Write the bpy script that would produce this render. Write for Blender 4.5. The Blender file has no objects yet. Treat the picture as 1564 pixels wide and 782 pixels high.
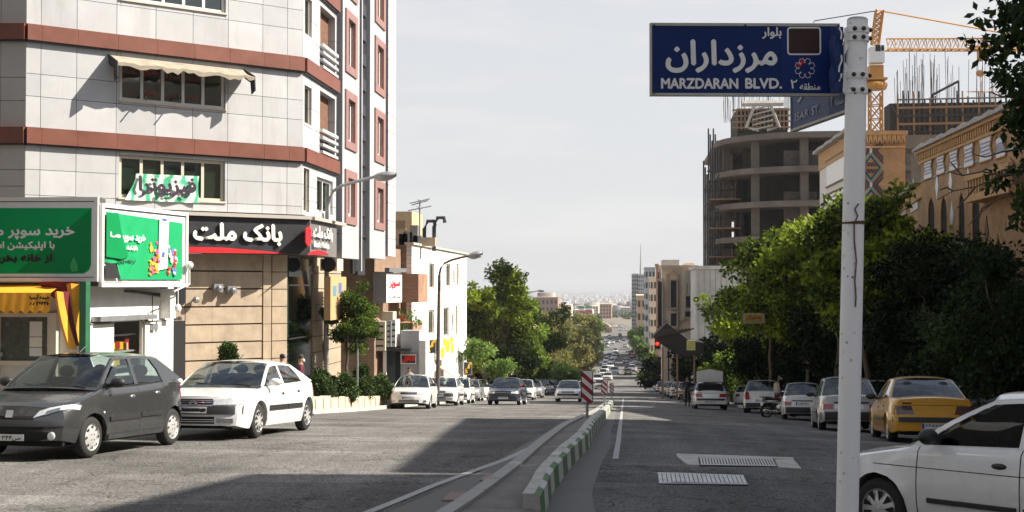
import bpy, math, random
import numpy as np
from mathutils import Vector, Matrix
C = bpy.context.scene
random.seed(7); np.random.seed(7)
R = math.radians
# ---------------------------------------------------------------- camera
YAW, PITCH, FPX = R(5.4), R(1.3266), 1900.0
cam = bpy.data.cameras.new('camera'); cam.sensor_width = 36; cam.lens = FPX/1564*36
cam.clip_start = .1; cam.clip_end = 80000
camo = bpy.data.objects.new('camera', cam); C.collection.objects.link(camo)
camo.location = (0, 0, 0); camo.rotation_euler = (R(90)+PITCH, 0, YAW)
C.camera = camo
# ---------------------------------------------------------------- world and sun
SUN = Vector((1.49, .145, 1.30)).normalized()           # towards the sun
sun_el = math.asin(SUN.z); sun_rot = math.atan2(SUN.x, SUN.y)
W = bpy.data.worlds.new('World'); C.world = W; W.use_nodes = True
nt = W.node_tree; nt.nodes.clear()
wo = nt.nodes.new('ShaderNodeOutputWorld'); bg = nt.nodes.new('ShaderNodeBackground')
sk = nt.nodes.new('ShaderNodeTexSky'); sk.sky_type = 'NISHITA'; sk.sun_disc = False
sk.sun_elevation = sun_el; sk.sun_rotation = sun_rot; sk.dust_density = 1.0; sk.air_density = 1.0; sk.ozone_density = 1
hs = nt.nodes.new('ShaderNodeHueSaturation'); hs.inputs['Saturation'].default_value = .8
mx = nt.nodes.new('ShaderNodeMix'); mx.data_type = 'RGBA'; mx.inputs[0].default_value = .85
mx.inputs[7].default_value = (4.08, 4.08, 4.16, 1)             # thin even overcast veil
tc = nt.nodes.new('ShaderNodeTexCoord'); mp = nt.nodes.new('ShaderNodeMapping'); mp.inputs['Scale'].default_value = (1.4, 1.4, 9)
nz = nt.nodes.new('ShaderNodeTexNoise'); nz.inputs['Scale'].default_value = 2.6; nz.inputs['Detail'].default_value = 7; nz.inputs['Roughness'].default_value = .55
mr = nt.nodes.new('ShaderNodeMapRange'); mr.inputs[1].default_value = .47; mr.inputs[2].default_value = .78; mr.inputs[3].default_value = 0; mr.inputs[4].default_value = .95
m2 = nt.nodes.new('ShaderNodeMix'); m2.data_type = 'RGBA'; m2.inputs[7].default_value = (4.7, 4.65, 4.6, 1)
L = nt.links.new
L(tc.outputs['Generated'], mp.inputs[0]); L(mp.outputs[0], nz.inputs['Vector']); L(nz.outputs[0], mr.inputs[0])
L(sk.outputs[0], hs.inputs['Color']); L(hs.outputs[0], mx.inputs[6]); L(mx.outputs[2], m2.inputs[6]); L(mr.outputs[0], m2.inputs[0])
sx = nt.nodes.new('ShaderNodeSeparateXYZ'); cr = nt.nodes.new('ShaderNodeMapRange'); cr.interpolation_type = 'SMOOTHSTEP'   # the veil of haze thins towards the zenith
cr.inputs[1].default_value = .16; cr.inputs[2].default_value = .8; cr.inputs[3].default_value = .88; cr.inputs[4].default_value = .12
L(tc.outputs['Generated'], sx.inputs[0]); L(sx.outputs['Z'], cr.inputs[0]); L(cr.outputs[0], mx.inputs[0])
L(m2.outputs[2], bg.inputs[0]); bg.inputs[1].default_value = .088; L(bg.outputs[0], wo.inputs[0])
sl = bpy.data.lights.new('sun', 'SUN'); sl.energy = 5.0; sl.angle = R(.5); sl.color = (1, .92, .80)
so = bpy.data.objects.new('sun', sl); C.collection.objects.link(so)
so.rotation_euler = (-SUN).to_track_quat('-Z', 'Y').to_euler(); so.location = (40, 10, 60)
C.view_settings.view_transform = 'Standard'; C.view_settings.look = 'None'
C.view_settings.exposure = 1.1; C.view_settings.gamma = 1
C.cycles.max_bounces = 6; C.cycles.transparent_max_bounces = 16; C.cycles.volume_bounces = 0
C.cycles.caustics_reflective = False; C.cycles.caustics_refractive = False
C.cycles.sample_clamp_indirect = 4

# ---------------------------------------------------------------- ground profile (the street runs along +Y, downhill)
GP = [(-60,-1.4),(-10,-1.75),(0,-1.9),(7,-2.05),(12.7,-2.3),(18,-2.52),(23.7,-2.85),(30,-3.35),(35,-3.77),(47.5,-4.85),(60,-5.85),(81,-7.6),
      (120,-10.6),(160,-13.7),(198,-16.0),(224,-17.3),(258,-18.5),(300,-19.6),(350,-20.5),(400,-21.1),(500,-22),(630,-22.8),(800,-23.4),
      (1000,-26),(1400,-38),(2000,-58),(3000,-72),(60000,-75)]
_gy = np.array([p[0] for p in GP], float); _gz = np.array([p[1] for p in GP], float)
_h = np.diff(_gy); _dl = np.diff(_gz)/_h
_m = np.zeros(len(_gy)); _m[0] = _dl[0]; _m[-1] = _dl[-1]
for _i in range(1, len(_gy)-1):
    _m[_i] = 0 if _dl[_i-1]*_dl[_i] <= 0 else (_h[_i-1]+_h[_i])/(_h[_i-1]/_dl[_i-1]+_h[_i]/_dl[_i])
def zg(y, x=0):
    return zg0(y)-.042*min(max(x-.6, 0), 7)*min(1, max(0, (150-y)/60))
def zg0(y):
    i = int(np.clip(np.searchsorted(_gy, y)-1, 0, len(_h)-1)); t = (y-_gy[i])/_h[i]
    t = min(max(t, 0), 1)
    return float((2*t**3-3*t**2+1)*_gz[i]+(t**3-2*t**2+t)*_h[i]*_m[i]+(-2*t**3+3*t**2)*_gz[i+1]+(t**3-t**2)*_h[i]*_m[i+1])
def slope(y): return (zg(y+1)-zg(y-1))/2
_fw = Vector((-math.sin(YAW)*math.cos(PITCH), math.cos(YAW)*math.cos(PITCH), math.sin(PITCH)))
_rt = Vector((math.cos(YAW), math.sin(YAW), 0)); _up = _rt.cross(_fw)
def ray(px, py): return _fw + _rt*((px-782)/FPX) + _up*((391-py)/FPX)
def gat(px, py, lift=0):                       # where the line of sight meets the street
    r = ray(px, py); a, b = 2.0, 3000.0
    f = lambda t: r.z*t-(zg(r.y*t, r.x*t)+lift)
    for _ in range(60):
        m = (a+b)/2
        if f(m) > 0: a = m
        else: b = m
    return r*a
def at(px, py, Y):                             # the point of a line of sight at distance Y along the street
    r = ray(px, py); return r*(Y/r.y)

# ---------------------------------------------------------------- materials
MATS = {}
def M(name, col=(.5,.5,.5), rough=.7, metal=0, var=.12, scale=3, bump=0, bscale=40, coat=0, dirt=0, spec=.5, extra=None):
    if name in MATS: return MATS[name]
    m = bpy.data.materials.new(name); m.use_nodes = True; n = m.node_tree; b = n.nodes['Principled BSDF']
    b.inputs['Roughness'].default_value = rough; b.inputs['Metallic'].default_value = metal
    b.inputs['Coat Weight'].default_value = coat; b.inputs['Coat Roughness'].default_value = .06; b.inputs['Specular IOR Level'].default_value = spec
    b.inputs['Base Color'].default_value = (*col, 1)
    if var > 0:
        g = n.nodes.new('ShaderNodeNewGeometry')
        t = n.nodes.new('ShaderNodeTexNoise'); t.inputs['Scale'].default_value = scale; t.inputs['Detail'].default_value = 8; t.inputs['Roughness'].default_value = .65
        r = n.nodes.new('ShaderNodeMapRange'); r.inputs[1].default_value = .3; r.inputs[2].default_value = .7
        r.inputs[3].default_value = 1-var; r.inputs[4].default_value = 1+var
        v = n.nodes.new('ShaderNodeVectorMath'); v.operation = 'SCALE'; v.inputs[0].default_value = col
        n.links.new(g.outputs['Position'], t.inputs['Vector']); n.links.new(t.outputs[0], r.inputs[0]); n.links.new(r.outputs[0], v.inputs['Scale'])
        last = v.outputs[0]
        if dirt > 0:
            t2 = n.nodes.new('ShaderNodeTexNoise'); t2.inputs['Scale'].default_value = scale*.6; t2.inputs['Detail'].default_value = 10; t2.inputs['Roughness'].default_value = .7
            mp_ = n.nodes.new('ShaderNodeMapping'); mp_.inputs['Scale'].default_value = (1.6, 1.6, .25)
            r2 = n.nodes.new('ShaderNodeMapRange'); r2.inputs[1].default_value = .5; r2.inputs[2].default_value = .75; r2.inputs[4].default_value = dirt
            x = n.nodes.new('ShaderNodeMix'); x.data_type = 'RGBA'; x.inputs[7].default_value = (.12, .10, .08, 1)
            n.links.new(g.outputs['Position'], mp_.inputs[0]); n.links.new(mp_.outputs[0], t2.inputs['Vector']); n.links.new(t2.outputs[0], r2.inputs[0])
            n.links.new(r2.outputs[0], x.inputs[0]); n.links.new(last, x.inputs[6]); last = x.outputs[2]
        n.links.new(last, b.inputs['Base Color'])
        rr = n.nodes.new('ShaderNodeMapRange'); rr.inputs[3].default_value = max(.03, rough-.1); rr.inputs[4].default_value = min(1, rough+.1)
        n.links.new(t.outputs[0], rr.inputs[0]); n.links.new(rr.outputs[0], b.inputs['Roughness'])
    if bump > 0:
        g2 = n.nodes.new('ShaderNodeNewGeometry'); t3 = n.nodes.new('ShaderNodeTexNoise'); t3.inputs['Scale'].default_value = bscale; t3.inputs['Detail'].default_value = 6
        bp = n.nodes.new('ShaderNodeBump'); bp.inputs['Strength'].default_value = bump; bp.inputs['Distance'].default_value = .02
        n.links.new(g2.outputs['Position'], t3.inputs['Vector']); n.links.new(t3.outputs[0], bp.inputs['Height']); n.links.new(bp.outputs[0], b.inputs['Normal'])
    if extra: extra(m, n, b)
    MATS[name] = m; return m
def brick_extra(c1, c2, mort, sc, bw=.5, rh=.25, ax='y', ms=.02):
    def f(m, n, b):
        g = n.nodes.new('ShaderNodeNewGeometry'); s = n.nodes.new('ShaderNodeSeparateXYZ'); c = n.nodes.new('ShaderNodeCombineXYZ')
        n.links.new(g.outputs['Position'], s.inputs[0])
        ad = n.nodes.new('ShaderNodeMath'); ad.operation = 'ADD'; n.links.new(s.outputs['X'], ad.inputs[0]); n.links.new(s.outputs['Y'], ad.inputs[1])
        n.links.new(ad.outputs[0], c.inputs[0]); n.links.new(s.outputs['Z'], c.inputs[1])
        t = n.nodes.new('ShaderNodeTexBrick'); t.inputs['Scale'].default_value = sc; t.inputs['Color1'].default_value = (*c1, 1); t.inputs['Color2'].default_value = (*c2, 1)
        t.inputs['Mortar'].default_value = (*mort, 1); t.inputs['Brick Width'].default_value = bw; t.inputs['Row Height'].default_value = rh; t.inputs['Mortar Size'].default_value = ms
        n.links.new(c.outputs[0], t.inputs['Vector'])
        nzz = n.nodes.new('ShaderNodeTexNoise'); nzz.inputs['Scale'].default_value = 1.3; nzz.inputs['Detail'].default_value = 8; n.links.new(g.outputs['Position'], nzz.inputs['Vector'])
        r = n.nodes.new('ShaderNodeMapRange'); r.inputs[1].default_value = .3; r.inputs[2].default_value = .7; r.inputs[3].default_value = .78; r.inputs[4].default_value = 1.15
        n.links.new(nzz.outputs[0], r.inputs[0]); v = n.nodes.new('ShaderNodeVectorMath'); v.operation = 'SCALE'
        n.links.new(t.outputs['Color'], v.inputs[0]); n.links.new(r.outputs[0], v.inputs['Scale']); n.links.new(v.outputs[0], b.inputs['Base Color'])
        bp = n.nodes.new('ShaderNodeBump'); bp.inputs['Strength'].default_value = .5; bp.inputs['Distance'].default_value = .01; bp.invert = True
        n.links.new(t.outputs['Fac'], bp.inputs['Height']); n.links.new(bp.outputs[0], b.inputs['Normal'])
    return f
def glass_mat(name, tint=(.35,.4,.4), alpha=.5, rough=.03):
    if name in MATS: return MATS[name]
    m = bpy.data.materials.new(name); m.use_nodes = True; n = m.node_tree; n.nodes.clear()
    o = n.nodes.new('ShaderNodeOutputMaterial'); tr = n.nodes.new('ShaderNodeBsdfTransparent'); tr.inputs[0].default_value = (*tint, 1)
    gl = n.nodes.new('ShaderNodeBsdfGlossy'); gl.inputs['Roughness'].default_value = rough; gl.inputs['Color'].default_value = (.9,.95,.95,1)
    lw_ = n.nodes.new('ShaderNodeLayerWeight'); fr = n.nodes.new('ShaderNodeMath'); fr.operation = 'POWER'; fr.inputs[1].default_value = 4.2; n.links.new(lw_.outputs['Facing'], fr.inputs[0])
    ad = n.nodes.new('ShaderNodeMath'); ad.operation = 'ADD'; ad.inputs[1].default_value = alpha+.03; ad.use_clamp = True
    mi = n.nodes.new('ShaderNodeMixShader'); n.links.new(fr.outputs[0], ad.inputs[0]); n.links.new(ad.outputs[0], mi.inputs[0])
    n.links.new(tr.outputs[0], mi.inputs[1]); n.links.new(gl.outputs[0], mi.inputs[2]); n.links.new(mi.outputs[0], o.inputs[0])
    MATS[name] = m; return m
def leaf_mat(name, c1, c2, trans=.35, spec=.25):
    if name in MATS: return MATS[name]
    m = bpy.data.materials.new(name); m.use_nodes = True; n = m.node_tree; n.nodes.clear()
    o = n.nodes.new('ShaderNodeOutputMaterial'); a = n.nodes.new('ShaderNodeAttribute'); a.attribute_name = 'tone'
    x = n.nodes.new('ShaderNodeMix'); x.data_type = 'RGBA'; x.inputs[6].default_value = (*c1,1); x.inputs[7].default_value = (*c2,1)
    d = n.nodes.new('ShaderNodeBsdfPrincipled'); d.inputs['Roughness'].default_value = .55; d.inputs['Specular IOR Level'].default_value = spec
    t = n.nodes.new('ShaderNodeBsdfTranslucent'); s = n.nodes.new('ShaderNodeMixShader'); s.inputs[0].default_value = trans
    n.links.new(a.outputs['Fac'], x.inputs[0]); n.links.new(x.outputs[2], d.inputs['Base Color']); n.links.new(x.outputs[2], t.inputs[0])
    n.links.new(d.outputs[0], s.inputs[1]); n.links.new(t.outputs[0], s.inputs[2]); n.links.new(s.outputs[0], o.inputs[0])
    MATS[name] = m; return m

# ---------------------------------------------------------------- objects
def link(o): C.collection.objects.link(o); return o
def tag(o, label=None, cat=None, group=None, kind=None):
    if label: o['label'] = label
    if cat: o['category'] = cat
    if group: o['group'] = group
    if kind: o['kind'] = kind
    return o
def thing(name, label, cat, loc=(0,0,0), group=None):
    o = bpy.data.objects.new(name, None); o.location = loc; o.empty_display_size = .3; link(o)
    return tag(o, label, cat, group)
def wloc(o):
    v = Vector((0,0,0))
    while o is not None: v += o.location; o = o.parent
    return v
class MB:
    def __init__(s): s.v = []; s.f = []; s.mi = []; s.cur = 0
    def add(s, vs, fs):
        k = len(s.v); s.v += [tuple(p) for p in vs]
        for f in fs: s.f.append(tuple(k+i for i in f)); s.mi.append(s.cur)
        return s
    def box(s, x0, x1, y0, y1, z0, z1):
        return s.add([(x0,y0,z0),(x1,y0,z0),(x1,y1,z0),(x0,y1,z0),(x0,y0,z1),(x1,y0,z1),(x1,y1,z1),(x0,y1,z1)],
                     [(0,3,2,1),(4,5,6,7),(0,1,5,4),(1,2,6,5),(2,3,7,6),(3,0,4,7)])
    def hexa(s, p): return s.add(p, [(0,3,2,1),(4,5,6,7),(0,1,5,4),(1,2,6,5),(2,3,7,6),(3,0,4,7)])
    def cbox(s, c, d, rz=0):
        ca, sa = math.cos(rz), math.sin(rz); P = []
        for dz in (-.5,.5):
            for dx, dy in ((-.5,-.5),(.5,-.5),(.5,.5),(-.5,.5)):
                x, y = dx*d[0], dy*d[1]; P.append((c[0]+x*ca-y*sa, c[1]+x*sa+y*ca, c[2]+dz*d[2]))
        return s.hexa(P)
    def prism(s, poly, z0, z1):
        n = len(poly); vs = [(p[0],p[1],z0) for p in poly]+[(p[0],p[1],z1) for p in poly]
        return s.add(vs, [tuple(range(n))[::-1], tuple(range(n,2*n))]+[(i,(i+1)%n,n+(i+1)%n,n+i) for i in range(n)])
    def tube(s, pts, r, n=6, caps=True):
        pts = [Vector(p) for p in pts]; rs = r if isinstance(r, (list,tuple)) else [r]*len(pts); k = len(s.v); fs = []
        for i, p in enumerate(pts):
            t = (pts[min(i+1,len(pts)-1)]-pts[max(i-1,0)]).normalized()
            a = t.cross(Vector((0,0,1)) if abs(t.z) < .9 else Vector((1,0,0))).normalized(); b = t.cross(a)
            for j in range(n):
                q = p+(a*math.cos(2*math.pi*j/n)+b*math.sin(2*math.pi*j/n))*rs[i]; s.v.append(tuple(q))
        for i in range(len(pts)-1):
            for j in range(n): fs.append((k+i*n+j, k+i*n+(j+1)%n, k+(i+1)*n+(j+1)%n, k+(i+1)*n+j))
        if caps: fs.append(tuple(k+j for j in range(n))[::-1]); fs.append(tuple(k+(len(pts)-1)*n+j for j in range(n)))
        for f in fs: s.f.append(f); s.mi.append(s.cur)
        return s
    def lathe(s, prof, c=(0,0,0), axis='z', n=24):
        k = len(s.v); m = len(prof)
        for r_, h in prof:
            for j in range(n):
                a = 2*math.pi*j/n; x, y = r_*math.cos(a), r_*math.sin(a)
                p = (x,y,h) if axis == 'z' else (x,h,y) if axis == 'y' else (h,x,y)
                s.v.append((c[0]+p[0], c[1]+p[1], c[2]+p[2]))
        for i in range(m-1):
            for j in range(n): s.f.append((k+i*n+j,k+i*n+(j+1)%n,k+(i+1)*n+(j+1)%n,k+(i+1)*n+j)); s.mi.append(s.cur)
        return s
    def sphere(s, c, r, n=10, m=7, sc=(1,1,1)):
        return s.lathe_s(c, r, n, m, sc)
    def lathe_s(s, c, r, n, m, sc):
        k = len(s.v)
        for i in range(m+1):
            th = math.pi*i/m
            for j in range(n):
                a = 2*math.pi*j/n; s.v.append((c[0]+r*sc[0]*math.sin(th)*math.cos(a), c[1]+r*sc[1]*math.sin(th)*math.sin(a), c[2]+r*sc[2]*math.cos(th)))
        for i in range(m):
            for j in range(n): s.f.append((k+i*n+j,k+(i+1)*n+j,k+(i+1)*n+(j+1)%n,k+i*n+(j+1)%n)); s.mi.append(s.cur)
        return s
    def grid(s, P):                                  # P[i][j] points
        k = len(s.v); n, m = len(P), len(P[0])
        for row in P:
            for p in row: s.v.append(tuple(p))
        for i in range(n-1):
            for j in range(m-1): s.f.append((k+i*m+j,k+i*m+j+1,k+(i+1)*m+j+1,k+(i+1)*m+j)); s.mi.append(s.cur)
        return s
    def mesh(s, name, mats, off=(0,0,0), smooth=None):
        me = bpy.data.meshes.new(name); me.from_pydata([(v[0]-off[0],v[1]-off[1],v[2]-off[2]) for v in s.v], [], s.f)
        for m in (mats if isinstance(mats,(list,tuple)) else [mats]): me.materials.append(m)
        if any(s.mi): me.polygons.foreach_set('material_index', s.mi)
        if smooth is not None: me.shade_smooth(); me.set_sharp_from_angle(angle=R(smooth))
        me.update(); return me
    def build(s, name, mats, parent=None, label=None, local=False, smooth=None):
        off = Vector((0,0,0)) if (local or parent is None) else wloc(parent)
        o = bpy.data.objects.new(name, s.mesh(name, mats, off, smooth)); o.parent = parent; link(o)
        if label: o['label'] = label
        return o
def solo(name, mb, mats, label, cat, base=None, group=None, smooth=None):   # a thing that is one mesh, origin at its base
    if base is None: base = (sum(v[0] for v in mb.v)/len(mb.v), sum(v[1] for v in mb.v)/len(mb.v), min(v[2] for v in mb.v))
    o = bpy.data.objects.new(name, mb.mesh(name, mats, base, smooth)); o.location = base; link(o); return tag(o, label, cat, group)
def struct(name, mb, mats, smooth=None):
    o = bpy.data.objects.new(name, mb.mesh(name, mats, smooth=smooth)); link(o); o['kind'] = 'structure'; return o
_ub = {}
def piece(name, c, d, rz, mat, parent, label=None):           # a box sharing one mesh per material
    if mat.name not in _ub: _ub[mat.name] = MB().box(-.5,.5,-.5,.5,-.5,.5).mesh(name, mat)
    o = bpy.data.objects.new(name, _ub[mat.name]); o.parent = parent
    o.location = Vector(c)-wloc(parent); o.scale = d; o.rotation_euler = (0,0,rz); link(o)
    if label: o['label'] = label
    return o
def kids(o): return [c for c in bpy.data.objects if c.parent == o]
_kids = {}
def copy_tree(root, loc, rot, label, group=None, name=None, paint=None):
    if root.name not in _kids: _kids[root.name] = [(c, kids(c)) for c in kids(root)]
    r = root.copy(); link(r); r.location = loc; r.rotation_euler = rot; r['label'] = label
    if name: r.name = name
    if group: r['group'] = group
    def rep(o):
        if paint and len(o.material_slots) and o.material_slots[0].material and o.material_slots[0].material.name.startswith('car_paint'):
            o.material_slots[0].link = 'OBJECT'; o.material_slots[0].material = paint
    rep(r)
    for c, gs in _kids[root.name]:
        k = c.copy(); link(k); k.parent = r; rep(k)
        for g in gs: q = g.copy(); link(q); q.parent = k; rep(q)
    return r
class Face:                                                    # a vertical plane from A to B, left to right as seen from outside
    def __init__(s, A, B):
        s.A = Vector((A[0],A[1],0)); d = Vector((B[0]-A[0],B[1]-A[1],0)); s.L = d.length; s.u = d.normalized(); s.n = Vector((s.u.y,-s.u.x,0)); s.rz = math.atan2(s.u.y, s.u.x)
    def hit(s, px, py=391, out=0):
        r = ray(px, py); t = (s.A.dot(s.n)+out)/r.dot(s.n); return r*t
    def s_(s, px, out=0): return (s.hit(px, 391, out)-s.A).dot(s.u)
    def z_(s, px, py, out=0): return s.hit(px, py, out).z
    def pt(s, a, o, z): p = s.A+s.u*a+s.n*o; return (p.x, p.y, z)
    def box(s, mb, a0, a1, o0, o1, z0, z1):
        return mb.hexa([s.pt(a0,o1,z0), s.pt(a1,o1,z0), s.pt(a1,o0,z0), s.pt(a0,o0,z0), s.pt(a0,o1,z1), s.pt(a1,o1,z1), s.pt(a1,o0,z1), s.pt(a0,o0,z1)])
    def piece(s, name, a0, a1, o0, o1, z0, z1, mat, parent, label=None):
        return piece(name, s.pt((a0+a1)/2,(o0+o1)/2,(z0+z1)/2), (abs(a1-a0), abs(o1-o0), abs(z1-z0)), s.rz, mat, parent, label)
    def poly(s, mb, pts, o0, o1):                              # pts (a, z), extruded from o0 out to o1
        n = len(pts); vs = [s.pt(a,o0,z) for a,z in pts]+[s.pt(a,o1,z) for a,z in pts]
        return mb.add(vs, [tuple(range(n)), tuple(range(n,2*n))[::-1]]+[(i,n+i,n+(i+1)%n,(i+1)%n) for i in range(n)])
    def pxpoly(s, mb, pts, o0, o1):
        return s.poly(mb, [(s.s_(x,o1), s.z_(x,y,o1)) for x,y in pts], o0, o1)
# ---------------------------------------------------------------- lettering
_AR = {'ا':'FE8D FE8E','آ':'FE81 FE82','ب':'FE8F FE90 FE91 FE92','پ':'FB56 FB57 FB58 FB59','ت':'FE95 FE96 FE97 FE98','خ':'FEA5 FEA6 FEA7 FEA8','د':'FEA9 FEAA','ر':'FEAD FEAE','ز':'FEAF FEB0','س':'FEB1 FEB2 FEB3 FEB4','ش':'FEB5 FEB6 FEB7 FEB8','ط':'FEC1 FEC2 FEC3 FEC4','ف':'FED1 FED2 FED3 FED4','ق':'FED5 FED6 FED7 FED8','ک':'FB8E FB8F FB90 FB91','ل':'FEDD FEDE FEDF FEE0','م':'FEE1 FEE2 FEE3 FEE4','ن':'FEE5 FEE6 FEE7 FEE8','و':'FEED FEEE','ه':'FEE9 FEEA FEEB FEEC','ی':'FBFC FBFD FBFE FBFF','ث':'FE99 FE9A FE9B FE9C','ص':'FEB9 FEBA FEBB FEBC','گ':'FB92 FB93 FB94 FB95','ج':'FE9D FE9E FE9F FEA0','ح':'FEA1 FEA2 FEA3 FEA4'}
_AR = {k: v.split() for k, v in _AR.items()}
def shape(s):
    out = []
    for i, c in enumerate(s):
        if c not in _AR: out.append(c); continue
        f = _AR[c]; pj = i > 0 and s[i-1] in _AR and len(_AR[s[i-1]]) == 4
        nj = len(f) == 4 and i+1 < len(s) and s[i+1] in _AR
        out.append(chr(int(f[(3 if pj else 2) if nj else (1 if pj else 0)], 16)))
    out = out[::-1]; st = ''.join(out)
    import re
    return re.sub('[۰-۹]+', lambda m: m.group(0)[::-1], st)
_tx = {}
def glyphs(body):
    if body not in _tx:
        c = bpy.data.curves.new('lettering', 'FONT'); c.body = body; c.resolution_u = 3; o = bpy.data.objects.new('lettering', c); link(o)
        dg = bpy.context.evaluated_depsgraph_get(); me = o.evaluated_get(dg).to_mesh()
        vs = [tuple(v.co) for v in me.vertices]; fs = [tuple(p.vertices) for p in me.polygons]
        o.evaluated_get(dg).to_mesh_clear(); bpy.data.objects.remove(o); bpy.data.curves.remove(c)
        xs = [v[0] for v in vs]; ys = [v[1] for v in vs]; _tx[body] = (vs, fs, min(xs), max(xs), min(ys), max(ys))
    return _tx[body]
def letter(mb, body, O, u, n, w, h, bold=0, farsi=True, skew=0):          # fills a w x h box whose lower left corner is O
    vs, fs, x0, x1, y0, y1 = glyphs(shape(body) if farsi else body)
    O, u, n = Vector(O), Vector(u), Vector(n); up = Vector((0,0,1)) if abs(n.z) < .5 else n.cross(u)
    for k, (dx, dy) in enumerate([(0,0)]+([(bold,0),(-bold,0),(0,bold),(0,-bold)] if bold else [])):
        mb.add([O+u*((x-x0)/(x1-x0)*w+dx)+up*((y-y0)/(y1-y0)*h+dy)+n*(.0006*k) for x, y, _ in vs], fs)
    return mb
def fletter(mb, F, body, x0, y0, x1, y1, out, bold=0, farsi=True):        # text in a face, given as a box in the view
    a0, a1 = F.s_(x0,out), F.s_(x1,out); z1, z0 = F.z_((x0+x1)/2,y0,out), F.z_((x0+x1)/2,y1,out)
    return letter(mb, body, F.pt(a0,out,z0), F.u, F.n, a1-a0, z1-z0, bold, farsi)
# ---------------------------------------------------------------- foliage
def leaf_mesh(name, clumps, nleaf, lsize, mat, off=(0,0,0), droop=.3, seed=0, tonefn=None):
    """clumps: list of (x,y,z,radius,tone). Each clump gets nleaf folded leaves."""
    g = np.random.default_rng(seed); P = []; T = []
    cl = np.array(clumps, float); n = len(cl)
    cen = np.repeat(cl[:, :3], nleaf, axis=0); rad = np.repeat(cl[:, 3], nleaf); tone = np.repeat(cl[:, 4], nleaf)
    d = g.normal(size=(n*nleaf, 3)); d /= np.linalg.norm(d, axis=1)[:, None]+1e-9
    r = rad*g.random(n*nleaf)**.45
    c = cen+d*r[:, None]*np.array([1, 1, .75])-np.array(off)
    s = lsize*(.6+.8*g.random(n*nleaf))
    ax = g.normal(size=(n*nleaf, 3))+d*.8; ax[:, 2] -= droop; ax /= np.linalg.norm(ax, axis=1)[:, None]
    sd = np.cross(ax, g.normal(size=(n*nleaf, 3))); sd /= np.linalg.norm(sd, axis=1)[:, None]+1e-9
    nn = np.cross(ax, sd)
    a = c; b = c+ax*(s*.5)[:, None]+sd*(s*.27)[:, None]+nn*(s*.08)[:, None]; e = c+ax*s[:, None]; f = c+ax*(s*.5)[:, None]-sd*(s*.27)[:, None]+nn*(s*.08)[:, None]
    V = np.stack([a, b, e, f], 1).reshape(-1, 3); N = n*nleaf
    me = bpy.data.meshes.new(name); me.vertices.add(4*N); me.vertices.foreach_set('co', V.ravel())
    me.loops.add(6*N); k = np.arange(N)*4
    me.loops.foreach_set('vertex_index', np.stack([k, k+1, k+2, k, k+2, k+3], 1).ravel())
    me.polygons.add(2*N); me.polygons.foreach_set('loop_start', np.arange(2*N)*3); me.polygons.foreach_set('loop_total', np.full(2*N, 3))
    at_ = me.attributes.new('tone', 'FLOAT', 'FACE'); tn = np.clip(tone+g.normal(size=N)*.24, 0, 1)
    at_.data.foreach_set('value', np.repeat(tn, 2))
    me.materials.append(mat); me.update(); me.validate(); return me
def limb(mb, a, b, r0, r1, wob=.15, n=5, rnd=random):
    a, b = Vector(a), Vector(b); pts = []; L_ = (b-a).length
    for i in range(n+1):
        t = i/n; p = a.lerp(b, t)
        if 0 < i < n: p += Vector((rnd.uniform(-1,1), rnd.uniform(-1,1), rnd.uniform(-.4,.4)))*wob*L_*.25
        pts.append(p)
    mb.tube(pts, [r0+(r1-r0)*i/n for i in range(n+1)], 6); return pts
def tree(name, label, cat, base, h, trunk_h, rx, ry, nclump, nleaf, lsize, mat, bark, seed=0, group=None, crad=(.35,.6), tone=.5, topbias=0, lean=(0,0), r0=.13, shape_pow=1.0):
    rnd = random.Random(seed); base = Vector(base); t = thing(name, label, cat, base, group)
    tk = MB(); top = base+Vector((lean[0], lean[1], trunk_h)); limb(tk, base-Vector((0,0,.3)), top, r0, r0*.72, .08, 5, rnd)
    cz = (trunk_h*.8+h)/2; hz = (h-trunk_h*.8)/2; cl = []
    ctr = base+Vector((lean[0]*1.3, lean[1]*1.3, cz)); lobes = []
    for i in range(max(5, nclump//9)):
        a = rnd.uniform(0, 2*math.pi); v = rnd.uniform(-.85, 1); q = math.sqrt(max(0, 1-abs(v)**2.2))*rnd.uniform(.55, 1)
        lobes.append((ctr+Vector((rx*q*math.cos(a), ry*q*math.sin(a), hz*v)), rnd.uniform(.16,.32)))
    for lp, lr in lobes:
        pts = limb(tk, top-Vector((0,0,rnd.uniform(0,trunk_h*.25))), lp, r0*.42, r0*.1, .3, 4, rnd)
        tn = min(1, max(0, rnd.gauss(tone, .22)))
        for k in range(max(2, nclump//len(lobes))):
            o = Vector((rnd.gauss(0,1), rnd.gauss(0,1), rnd.gauss(0,.7)))*lr*.62*min(rx,ry,hz)*1.5
            cl.append((*(lp+o), rnd.uniform(*crad), min(1, max(0, tn+rnd.gauss(0,.12)))))
            if k % 2: tk.tube([pts[-2].lerp(lp,.5), lp+o], [r0*.09, r0*.03], 4, False)
    tk.build('trunk', bark, t)
    o = bpy.data.objects.new('crown', leaf_mesh('crown', cl, nleaf, lsize, mat, base, seed=seed+1)); o.parent = t; link(o)
    return t
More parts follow.
